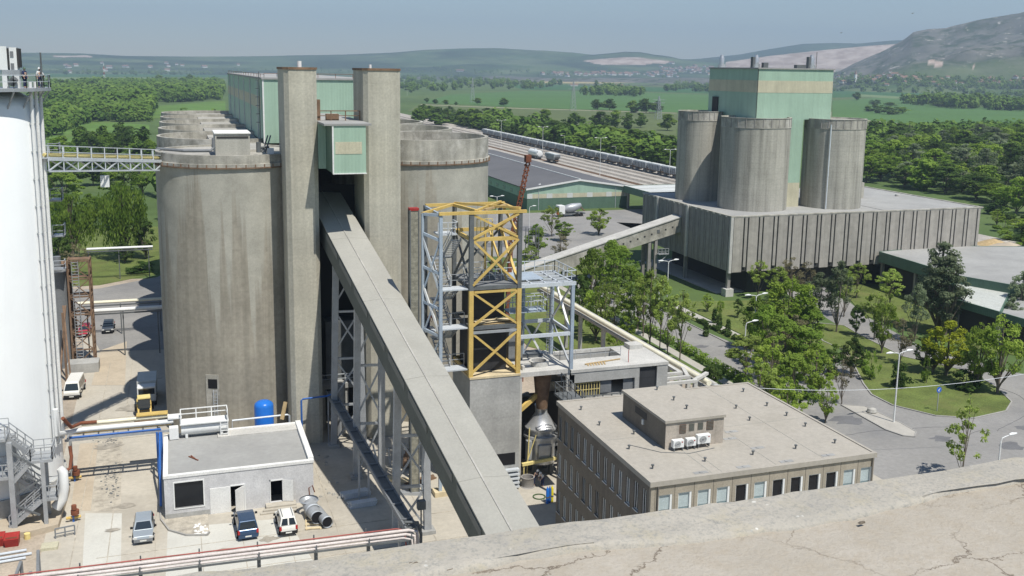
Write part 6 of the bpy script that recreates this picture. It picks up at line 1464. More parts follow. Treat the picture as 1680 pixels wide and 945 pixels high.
bend = {'ches': (0, -.16, 1.20), 'neck': (0, -.27, 1.37), 'head': (0, -.36, 1.47), 'top': (0, -.40, 1.58), 'shL': (-.19, -.24, 1.31), 'shR': (.19, -.24, 1.31), 'elL': (-.23, -.36, 1.05), 'elR': (.23, -.36, 1.05), 'haL': (-.12, -.52, .92), 'haR': (.12, -.52, .92)}
px_ = G(876, 796); person('person', 'worker in dark blue overalls and white helmet bending toward a colleague near the silver mill', (px_[0], px_[1], 0), R(70), bend, 'navy_cloth', 'navy_cloth', 'white_paint')
px_ = G(890, 798); person('person', 'worker in white shirt and blue trousers with white helmet near the silver mill', (px_[0], px_[1], 0), R(-60), bend, 'white_cloth', 'navy_cloth', 'white_paint')
zp2 = zp+.28
person('person', 'worker in white top and white helmet standing at the rail on the white silo platform', (WX+(WR+.5)*math.cos(R(-12)), WY+(WR+.5)*math.sin(R(-12)), zp2), R(20), {'haR': (.3, -.35, 1.05), 'elR': (.27, -.15, 1.12)}, 'white_cloth', 'navy_cloth', 'white_paint')
person('person', 'worker in dark clothes and green helmet behind the mast on the white silo platform', (WX+(WR-.3)*math.cos(R(-22)), WY+(WR-.3)*math.sin(R(-22)), zp2), R(60), {}, 'navy_cloth', 'navy_cloth', 'green_dark_cladding')
person('person', 'worker in dark red jacket on the steel landing left of the yellow tower', (21.9, YF+1.9, 15.9), R(30), bend, 'red_paint', 'navy_cloth', 'white_paint')
box('landing', M['light_steel'], bpy.data.objects['steel_tower'], 20.8, X0, YF+1.2, YF+3, 15.8, 15.9)
# ================================================================ STREET LAMPS AND SIGNS
mat('lamp_white', (.72, .73, .72), .4, .04)
def lamp(x, y, h, label, arms=(0, math.pi), reach=1.5, group='white curved street lamps along the avenue', cat='street lamp', rise=.55):
    t = thing('street_lamp', label, cat, (x, y, 0), group)
    MB().tube([(x, y, 0), (x, y, h*.45), (x, y, h-rise)], [.11, .09, .07], 10).build('pole', M['lamp_white'], t, True)
    for a in arms:
        c, s = math.cos(a), math.sin(a)
        MB().tube([(x, y, h-rise-.05), (x+c*.12, y+s*.12, h-rise*.35), (x+c*.5, y+s*.5, h-.1), (x+c*reach, y+s*reach, h)], .05, 8).build('arm', M['lamp_white'], t, True)
        ex, ey = x+c*(reach+.3), y+s*(reach+.3)
        MB().tube([(x+c*(reach-.2), y+s*(reach-.2), h), (ex-c*.1, ey-s*.1, h+.03), (ex+c*.5, ey+s*.5, h+.03)], [.09, .16, .06], 10).build('head', M['white_paint'], t, True)
for (px, py, lb) in ((1097, 427, 'double armed white street lamp in front of the packing plant corner'), (1241, 483, 'double armed white street lamp between the avenue trees below the packing panels'), (1476, 577, 'double armed white street lamp standing on the paved island')):
    p = G(px, py, 8.6); lamp(p[0], p[1], 8.6, lb, (0.1, math.pi+.1), 1.25)
for (px, py, lb, a) in ((1224, 528, 'single armed white street lamp rising over the avenue treetops', 0.1), (1643, 716, 'single armed white street lamp beyond the roof ledge', 0.1), (1082, 455, 'single white street lamp head half hidden by avenue trees', math.pi*.8)):
    p = G(px, py, 7.6); lamp(p[0], p[1], 7.6, lb, (a,), 1.2)
for k, (px, pb, pt_) in enumerate(((822, 243, 197), (890, 255, 208), (984, 288, 226), (1098, 292, 245))):
    p = G(px, pb); lamp(p[0], p[1], ZV(p[0], p[1], pt_), ['tall double railway lamp beside the far end of the wagon train', 'tall double railway lamp beyond the white tank wagon', 'tall double railway lamp standing beside the warehouse roof', 'tall double railway lamp at the packing silo edge'][k], (0, math.pi), 1.9, 'tall lamps along the railway', 'railway lamp')
for k, (px, pb, pt_) in enumerate(((926, 245, 222), (1010, 262, 240), (668, 158, 145), (725, 190, 182), (787, 205, 193))):
    p = G(px, pb); lamp(p[0], p[1], ZV(p[0], p[1], pt_), 'single armed lamp standing at the trees behind the wagon train', (math.pi,), 1.6, 'single lamps at the trees behind the train', 'railway lamp')
p = G(868, 380); lamp(p[0], p[1], 6.5, 'white lamp among the bushes behind the crane', (0,), 1.0)
p = G(815, 372); lamp(p[0], p[1], 8, 'white double lamp half hidden by the yellow roof beams', (0.1, math.pi), 1.2)
x, y, _ = G(1537, 675)
t = thing('road_sign', 'round blue road sign on a grey post on the lawn', 'road sign', (x, y, 0))
MB().bar((x, y, 0), (x, y, 3.0), .08).build('pole', M['galvanised'], t)
mb = MB(); n = 24; vs = [(x+.36*math.cos(2*math.pi*k/n), y-.06, 2.75+.36*math.sin(2*math.pi*k/n)) for k in range(n)]+[(x+.36*math.cos(2*math.pi*k/n), y-.04, 2.75+.36*math.sin(2*math.pi*k/n)) for k in range(n)]
mb.add(vs, [tuple(range(n)), tuple(range(2*n-1, n-1, -1))]+[(k, n+k, n+(k+1) % n, (k+1) % n) for k in range(n)]); fc = mb.build('face', mat('sign_blue', (.03, .13, .55), .4, 0, fine=0), t)
MB().bar((x+.12, y-.07, 2.92), (x-.1, y-.07, 2.62), .07, .02, (0, 1, 0)).bar((x-.12, y-.07, 2.78), (x-.12, y-.07, 2.58), .06, .02, (0, 1, 0)).bar((x-.13, y-.07, 2.6), (x+.06, y-.07, 2.6), .06, .02, (0, 1, 0)).build('arrow', M['white_paint'], fc)
# cable crossing the garden, rocks on the island
a, b = V(G(1165, 630, 9)), V(G(1690, 612, 9.5)); mb = MB(); pts = [a.lerp(b, k/14)-V((0, 0, 1.2*(1-(2*k/14-1)**2))) for k in range(15)]
tag(MB().tube(pts, .022, 5).build('overhead_cable', M['light_steel']), 'thin pale cable sagging across the garden above the roads', 'cable')
for k in range(1):
    x, y, _ = G(1430, 678); tag(MB().lathe([(.01, .75), (.5, .6), (.62, .25), (.5, 0)], (x, y), 9).build('boulder', M['roof_concrete'], None, True), 'grey boulder lying on the paved island', 'boulder')
x, y, _ = G(1392, 592); 
for k, (dx, dy, s) in enumerate(((0, 0, 1), (2.2, .6, .8), (-1.6, 1, .9), (1, 2.2, .7))): tag(MB().lathe([(.01, .8*s), (.7*s, .6*s), (.9*s, .2*s), (.8*s, 0)], (x+dx, y+dy), 8).build('garden_rock', M['tan_slab'], None), 'pale rock lying in the lawn near the double street lamp', 'rock', 'pale rocks on the lawn')
# birds in the sky
for k, (px, py, d, lb) in enumerate(((1497, 22, 300, 'small dark bird gliding in the sky above the rocky mountain'), (1380, 54, 330, 'small dark bird gliding in the sky above the quarry'))):
    dr = ray(px, py); dr = dr/np.linalg.norm(dr)*d; c = V((dr[0], dr[1], H+dr[2]))
    b_ = MB(); b_.tube([c+V((-.3, 0, 0)), c, c+V((.35, .0, .03))], [.02, .09, .02], 6)
    b_.add([c+V((-.08, 0, .03)), c+V((.12, 0, .03)), c+V((.05, .8, .22)), c+V((-.05, .75, .2))], [(0, 1, 2, 3), (3, 2, 1, 0)]); b_.add([c+V((-.08, 0, .03)), c+V((.12, 0, .03)), c+V((.05, -.8, .22)), c+V((-.05, -.75, .2))], [(0, 1, 2, 3)])
    tag(b_.build('bird', M['dark_steel']), lb, 'bird')
# ================================================================ THE ROOF ONE STANDS ON
rz = 38.2
ey = G(880, 865, rz)[1]
iy = G(1400, 835, rz)[1]
m, tt, bs, N, L = nodes('cracked_screed')
bs.inputs['Roughness'].default_value = .95; bs.inputs['Specular IOR Level'].default_value = .1
tc = N.new('ShaderNodeTexCoord')
def nn(sc, d=8, lo=.35, hi=.65, o=0):
    mp = N.new('ShaderNodeMapping'); mp.inputs['Location'].default_value = (o, o*.7, 0); L.new(tc.outputs['Object'], mp.inputs[0])
    n = N.new('ShaderNodeTexNoise'); n.inputs['Scale'].default_value = sc; n.inputs['Detail'].default_value = d; n.inputs['Roughness'].default_value = .7; L.new(mp.outputs[0], n.inputs['Vector'])
    r = N.new('ShaderNodeMapRange'); r.inputs[1].default_value = lo; r.inputs[2].default_value = hi; L.new(n.outputs['Fac'], r.inputs[0]); return r.outputs[0], n
def mx(f, a, b):
    x = N.new('ShaderNodeMix'); x.data_type = 'RGBA'; L.new(f, x.inputs[0])
    for k, c in ((6, a), (7, b)):
        if isinstance(c, tuple): x.inputs[k].default_value = (*c, 1)
        else: L.new(c, x.inputs[k])
    return x.outputs[2]
base = mx(nn(1.3)[0], (.38, .345, .29), (.475, .435, .375)); base = mx(nn(14, 6, .45, .75, 3)[0], base, (.40, .35, .28))
base = mx(nn(70, 2, .55, .8, 5)[0], base, (.36, .32, .26))
# cracks: warped cell borders, some healed
wv = N.new('ShaderNodeVectorMath'); wv.operation = 'SCALE'; wv.inputs['Scale'].default_value = .45
nz1 = nn(2.2, 6, 0, 1, 9)[1]; L.new(nz1.outputs['Color'], wv.inputs[0])
ad = N.new('ShaderNodeVectorMath'); ad.operation = 'ADD'; L.new(tc.outputs['Object'], ad.inputs[0]); L.new(wv.outputs[0], ad.inputs[1])
mp2 = N.new('ShaderNodeMapping'); mp2.inputs['Scale'].default_value = (1.5, 2.7, 1); L.new(ad.outputs[0], mp2.inputs[0])
vo = N.new('ShaderNodeTexVoronoi'); vo.feature = 'DISTANCE_TO_EDGE'; vo.inputs['Scale'].default_value = 1.0; L.new(mp2.outputs[0], vo.inputs['Vector'])
cr = N.new('ShaderNodeMapRange'); cr.inputs[1].default_value = .0; cr.inputs[2].default_value = .016; cr.inputs[3].default_value = 1; cr.inputs[4].default_value = 0; L.new(vo.outputs[0], cr.inputs[0])
gate = nn(.8, 3, .38, .52, 21)[0]; mu = N.new('ShaderNodeMath'); mu.operation = 'MULTIPLY'; L.new(cr.outputs[0], mu.inputs[0]); L.new(gate, mu.inputs[1])
base = mx(mu.outputs[0], base, (.17, .14, .11))
L.new(base, bs.inputs['Base Color'])
bp = N.new('ShaderNodeBump'); bp.inputs['Strength'].default_value = .5; bp.inputs['Distance'].default_value = .02; L.new(nn(40, 6, 0, 1, 2)[1].outputs['Fac'], bp.inputs['Height']); L.new(bp.outputs[0], bs.inputs['Normal'])
M['cracked_screed'] = m
m, tt, bs, N, L = nodes('lichen_coping')
bs.inputs['Roughness'].default_value = .95; bs.inputs['Specular IOR Level'].default_value = .1
tc = N.new('ShaderNodeTexCoord')
base = mx(nn(1.6)[0], (.36, .34, .30), (.46, .43, .375)); base = mx(nn(5, 6, .5, .7, 3)[0], base, (.43, .39, .30))
base = mx(nn(22, 4, .55, .75, 7)[0], base, (.29, .285, .27)); base = mx(nn(9, 3, .69, .73, 13)[0], base, (.68, .67, .62)); base = mx(nn(60, 2, .5, .8, 15)[0], base, (.27, .27, .25))
L.new(base, bs.inputs['Base Color']); bp = N.new('ShaderNodeBump'); bp.inputs['Strength'].default_value = .5; bp.inputs['Distance'].default_value = .02; L.new(nn(30, 8, 0, 1, 2)[1].outputs['Fac'], bp.inputs['Height']); L.new(bp.outputs[0], bs.inputs['Normal'])
M['lichen_coping'] = m
t = thing('viewing_building', 'pale weathered roof with cracked screed and grey coping under the viewer', 'building', (4, 0, 0))
def rough_slab(x0, x1, y0, y1, z0, z1, nx, ny, amp, m_, nm):
    xs, ys = np.linspace(x0, x1, nx), np.linspace(y0, y1, ny); X_, Y_ = np.meshgrid(xs, ys)
    Zt = z1+amp*fbm(X_*1.5, Y_*1.5, 5)+amp*.5*fbm(X_*9, Y_*9, 6, 3)
    edge = amp*1.6*fbm(X_*3, Y_*0+1, 8)
    Yw = Y_+np.where(Y_ > y1-1e-6, edge, 0)
    mb = MB(); vs = [(X_[j, i], Yw[j, i], Zt[j, i]) for j in range(ny) for i in range(nx)]
    fs = [(j*nx+i, j*nx+i+1, (j+1)*nx+i+1, (j+1)*nx+i) for j in range(ny-1) for i in range(nx-1)]
    wob = .10*fbm(xs*.9, xs*0+3, 19)+.03*fbm(xs*6, xs*0+5, 23)
    if nm == 'coping':
        for r_ in (0, 1, 2):
            for i in range(nx): vs[r_*nx+i] = (vs[r_*nx+i][0], vs[r_*nx+i][1]+wob[i], vs[r_*nx+i][2]-(.05, .012, .004)[r_])
    n0 = len(vs); vs += [(xs[i], y1+.0+edge[-1, i], z0) for i in range(nx)]; fs += [((ny-1)*nx+i, (ny-1)*nx+i+1, n0+i+1, n0+i) for i in range(nx-1)]
    mb.add(vs, fs); return mb.build(nm, m_, t, True)
rough_slab(-9, 22, iy, ey, rz-.4, rz, 300, 24, .018, M['lichen_coping'], 'coping')
rough_slab(-9, 22, -3, iy+.10, rz-.12, rz-.022, 240, 60, .010, M['cracked_screed'], 'roof_screed')
box('wall', M['raw_concrete'], t, -9, 22, -14, ey-.15, 0, rz-.42)
mb = MB(); random.seed(11)
for k in range(40):
    x, y = random.uniform(-1, 8), random.uniform(1.5, ey-.05); s = random.uniform(.004, .014); z = rz-.012+.004
    mb.hexa([(x-s*2, y-s, z), (x+s*2, y-s*.5, z), (x+s*1.8, y+s, z), (x-s*2, y+s, z)], [(x-s, y-s*.6, z+s), (x+s*1.5, y-s*.5, z+s*1.2), (x+s, y+s*.6, z+s), (x-s, y+s*.5, z+s)])
mb.build('dry_leaves', M['bark'], t)['kind'] = 'stuff'
# ================================================================ TREES
def leaf_mat(name, c, c2, trans=.5):
    m, t, b, N, L = nodes(name); N.remove(b); out = [n for n in N if n.type == 'OUTPUT_MATERIAL'][0]
    at = N.new('ShaderNodeVertexColor'); at.layer_name = 'tint'; sp = N.new('ShaderNodeSeparateColor'); L.new(at.outputs[0], sp.inputs[0])
    oi = N.new('ShaderNodeObjectInfo')
    x = N.new('ShaderNodeMix'); x.data_type = 'RGBA'; L.new(sp.outputs[0], x.inputs[0]); x.inputs[6].default_value = (*c, 1); x.inputs[7].default_value = (*c2, 1)
    r = N.new('ShaderNodeMapRange'); r.inputs[3].default_value = .75; r.inputs[4].default_value = 1.25; L.new(oi.outputs['Random'], r.inputs[0])
    sc = N.new('ShaderNodeVectorMath'); sc.operation = 'SCALE'; L.new(x.outputs[2], sc.inputs[0]); L.new(r.outputs[0], sc.inputs['Scale'])
    d = N.new('ShaderNodeBsdfDiffuse'); tr = N.new('ShaderNodeBsdfTranslucent'); ms = N.new('ShaderNodeMixShader'); ms.inputs[0].default_value = trans
    L.new(sc.outputs[0], d.inputs[0]); L.new(sc.outputs[0], tr.inputs[0]); L.new(d.outputs[0], ms.inputs[1]); L.new(tr.outputs[0], ms.inputs[2]); L.new(ms.outputs[0], out.inputs[0])
    return m
leaf_mat('leaf_mid', (0.144, 0.243, 0.040), (0.287, 0.403, 0.078)); leaf_mat('leaf_dark', (0.074, 0.133, 0.036), (0.149, 0.222, 0.061))
leaf_mat('leaf_bright', (.235, .345, .055), (.39, .50, .10)); leaf_mat('leaf_yellow', (0.390, 0.455, 0.039), (0.572, 0.624, 0.078))
leaf_mat('leaf_grey', (0.160, 0.213, 0.122), (0.299, 0.350, 0.211)); leaf_mat('leaf_pale', (0.212, 0.304, 0.066), (0.382, 0.477, 0.124)); leaf_mat('leaf_brown', (0.195, 0.174, 0.100), (0.324, 0.299, 0.185))
leaf_mat('leaf_far', (0.068, 0.128, 0.026), (0.146, 0.226, 0.048), .25)
def leaves_mesh(name, blobs, n, size, m_, seed, droop=0., shell=.55):
    rs = np.random.RandomState(seed); B = np.array(blobs, float)
    vol = (B[:, 3]*B[:, 4]*B[:, 5])**.67; k = rs.choice(len(B), n, p=vol/vol.sum())
    d = rs.normal(size=(n, 3)); d /= np.linalg.norm(d, axis=1, keepdims=True)
    rad = shell+(1.08-shell)*rs.rand(n)**.6
    # tufts: pull leaves towards a few directions so that the outline is uneven
    c = B[k, :3]+d*B[k, 3:6]*rad[:, None]
    tuft = fbm(c[:, 0]*1.1+seed, c[:, 1]*1.1+c[:, 2]*.9, seed, 3); keep = tuft > -.12
    c, d, k = c[keep], d[keep], k[keep]; n = len(c)
    if droop: c[:, 2] -= droop*rs.rand(n)**2
    nr = d*.7+rs.normal(size=(n, 3))*.42+np.array([.12, -.3, .75]); nr /= np.linalg.norm(nr, axis=1, keepdims=True)
    a = np.cross(nr, rs.normal(size=(n, 3))); a /= np.linalg.norm(a, axis=1, keepdims=True); b = np.cross(nr, a)
    if droop: a = np.tile(np.array([[0, 0, 1.]]), (n, 1))*.9+a*.3; b = np.cross(a, nr); b /= np.linalg.norm(b, axis=1, keepdims=True)
    s = size*(.6+.8*rs.rand(n))[:, None]
    a = a*s*.5*(1.6 if droop else 1.15); b = b*s*.5*(.55 if droop else .85)
    v = np.stack([c-a*.2-b, c+a, c+a*.1+b, c-a], 1).reshape(-1, 3).astype(np.float32)
    me = bpy.data.meshes.new(name); me.vertices.add(4*n); me.vertices.foreach_set('co', v.ravel())
    me.loops.add(4*n); me.loops.foreach_set('vertex_index', np.arange(4*n, dtype=np.int32)); me.polygons.add(n)
    me.polygons.foreach_set('loop_start', np.arange(0, 4*n, 4, dtype=np.int32)); me.polygons.foreach_set('loop_total', np.full(n, 4, np.int32)); me.update(calc_edges=True)
    tint = np.clip(.5+1.1*fbm(c[:, 0]*.5+9, c[:, 1]*.5+c[:, 2]*.4, seed+3, 3)+.35*(rs.rand(n)-.5), 0, 1)
    col = np.zeros((n, 4, 4), np.float32); col[..., 0] = tint[:, None]; col[..., 3] = 1
    me.color_attributes.new('tint', 'FLOAT_COLOR', 'POINT').data.foreach_set('color', col.ravel())
    me.materials.append(M[m_]); return me
PROTO = {}
def proto(key, h, w, blobs, n, size, m_, seed, trunk_r=.16, limbs=True, droop=0., name='tree', shell=.5, stems=1):
    cm = leaves_mesh('crown', blobs, int(n*(1.7 if 'far' in key else 1.3)), size, m_, seed, droop, shell)
    q = np.empty(len(cm.vertices)*3, np.float32); cm.vertices.foreach_get('co', q); q = q.reshape(-1, 3)
    w = float(np.percentile(np.hypot(q[:, 0], q[:, 1]), 96)*2); h = float(np.percentile(q[:, 2], 99))
    mb = MB(); rs = random.Random(seed)
    for s in range(stems):
        ox, oy = (0, 0) if stems == 1 else (rs.uniform(-.5, .5), rs.uniform(-.5, .5))
        top = max(b[2] for b in blobs); bx, by = rs.uniform(-.3, .3), rs.uniform(-.3, .3)
        mb.tube([(ox*.4, oy*.4, -.1), (ox*.6+bx*.3, oy*.6+by*.3, top*.3), (ox+bx, oy+by, top*.65), (ox+bx*.5, oy+by*.5, top)], [trunk_r, trunk_r*.8, trunk_r*.5, trunk_r*.15], 7)
    if limbs:
        for b in (blobs[::5] if len(blobs) > 14 else blobs):
            z0 = max(.15*b[2], b[2]-1.6*(abs(b[0])+abs(b[1]))-.8); mb.tube([(bx*.3, by*.3, z0), (b[0]*.5, b[1]*.5, (z0+b[2])/2+.1), (b[0], b[1], b[2]), (b[0]*1.06, b[1]*1.06, b[2]+b[5]*.3)], [trunk_r*.45, trunk_r*.32, trunk_r*.18, .015], 5)
    tm = bpy.data.meshes.new('trunk'); tm.from_pydata(mb.v, [], mb.f); tm.materials.append(M['bark'])
    PROTO.setdefault(key, []).append((cm, tm, h, w, name))
def blobset(rs, n, cz, rz, rr, size):
    out = []
    for k in range(n):
        a = rs.uniform(0, 6.283); u = rs.uniform(-1, 1); q = math.sqrt(max(0, 1-u*u))*rs.uniform(.35, 1)
        s = size*rs.uniform(.65, 1.2); out.append((q*rr*math.cos(a), q*rr*math.sin(a), cz+u*rz, s, s, s*.72))
    return out
def crownset(rs, n, z0, z1, rmax, size, prof=.5, hollow=.45):
    """uneven leaf clumps through the crown's volume: widest at the fraction prof of its height"""
    out = []
    for k in range(n):
        f = rs.random(); a = rs.uniform(0, 6.283)
        wd = (math.sin(math.pi*min(1, max(0, f*.5/prof if f < prof else .5+.5*(f-prof)/(1-prof)))))**.7
        q = rmax*wd*(hollow+(1-hollow)*rs.random()**.5)*rs.uniform(.75, 1.12); s = size*rs.uniform(.55, 1.25)
        out.append((q*math.cos(a), q*math.sin(a), z0+(z1-z0)*f, s, s, s*rs.uniform(.45, .75)))
    return out
for v_ in range(3):
    r_ = random.Random(40+v_)
    proto('broad', 9, 7, crownset(r_, 78, 2.4, 8.6, 3.1, 0.68, .42), 7350, 0.238, 'leaf_mid', 100+v_)
    proto('dark', 9, 6.5, crownset(r_, 71, 2.0, 8.4, 2.8, 0.68, .42), 6720, 0.246, 'leaf_dark', 120+v_)
    proto('locust', 9, 6, crownset(r_, 57, 3.4, 8.8, 2.7, 0.52, .5, .3), 4410, 0.211, 'leaf_pale', 140+v_, .13)
    proto('bright', 8, 7, crownset(r_, 74, 1.9, 7.6, 3.1, 0.65, .45), 6825, 0.229, 'leaf_bright', 160+v_, .2)
    proto('far', 9, 8, crownset(r_, 22, 1.4, 8.6, 3.3, 1.3, .4)+[(0, 0, 4.4, 2.0, 2.0, 2.6)], 2000, .62, 'leaf_far', 300+v_, limbs=False)
    proto('farmid', 9, 8, crownset(r_, 22, 1.4, 8.6, 3.3, 1.3, .4)+[(0, 0, 4.4, 2.0, 2.0, 2.6)], 2200, .6, 'leaf_mid', 320+v_, limbs=False)
for v_ in range(2):
    r_ = random.Random(60+v_)
    proto('yellow', 8, 7, crownset(r_, 74, 1.8, 7.6, 3.1, 0.63, .45), 6510, 0.229, 'leaf_yellow', 180+v_, .2)
    proto('poplar', 12, 7, crownset(r_, 102, 1.6, 11.6, 3.0, 0.72, .42), 9975, 0.246, 'leaf_grey', 200+v_, .3)
    proto('grey', 9, 6, crownset(r_, 64, 2.6, 8.7, 2.7, 0.58, .45, .35), 5250, 0.211, 'leaf_grey', 220+v_, .17)
    proto('bare', 8, 5, crownset(r_, 51, 2.8, 7.8, 2.2, 0.47, .5, .2), 2100, 0.176, 'leaf_brown', 240+v_, .12)
    proto('willow', 10, 9, crownset(r_, 61, 5.0, 9.4, 4.0, 0.83, .5), 8925, 0.317, 'leaf_mid', 260+v_, .3, droop=4.0)
    proto('cypress', 3, 1, [(0, 0, z, .5-.08*z, .5-.08*z, .5) for z in (.5, 1.0, 1.5, 2.0, 2.5)], 1200, .16, 'leaf_dark', 280+v_, .06, False, name='cypress_shrub')
    proto('shrub', 2.2, 3, crownset(r_, 18, .3, 2.0, 1.3, .5, .4), 2400, .19, 'leaf_mid', 290+v_, .06, True, name='garden_shrub')
    proto('shrubdark', 2.2, 3, crownset(r_, 18, .3, 2.0, 1.3, .5, .4), 2400, .19, 'leaf_dark', 295+v_, .06, True, name='garden_shrub')
    proto('seedling', 7, 5, crownset(r_, 26, 1.6, 6.8, 2.4, .42, .45, .1), 1300, .2, 'leaf_pale', 310+v_, .09, name='tree')
NT = [0]
def plant(key, loc, h, w, label, cat='tree', group=None):
    NT[0] += 1; rs = random.Random(NT[0]*17); cm, tm, ph, pw, nm = rs.choice(PROTO[key])
    o = bpy.data.objects.new(nm, None); COL.objects.link(o); o.location = loc; o.rotation_euler.z = rs.uniform(0, 6.28); o.scale = (w/pw, w/pw, h/ph); o.empty_display_size = .5
    tag(o, label, cat, group)
    for n_, me_ in (('crown', cm), ('trunk', tm)):
        c = bpy.data.objects.new(n_, me_); COL.objects.link(c); c.parent = o
    return o
def ptree(key, px, base, top, wpx, label, cat='tree', group=None):
    x, y, _ = G(px, base); h = ZV(x, y, top); k = (np.array([x, y, -H+h/2])@FW); return plant(key, (x, y, 0), h*1.02, wpx*k/F*.93, label, cat, group)
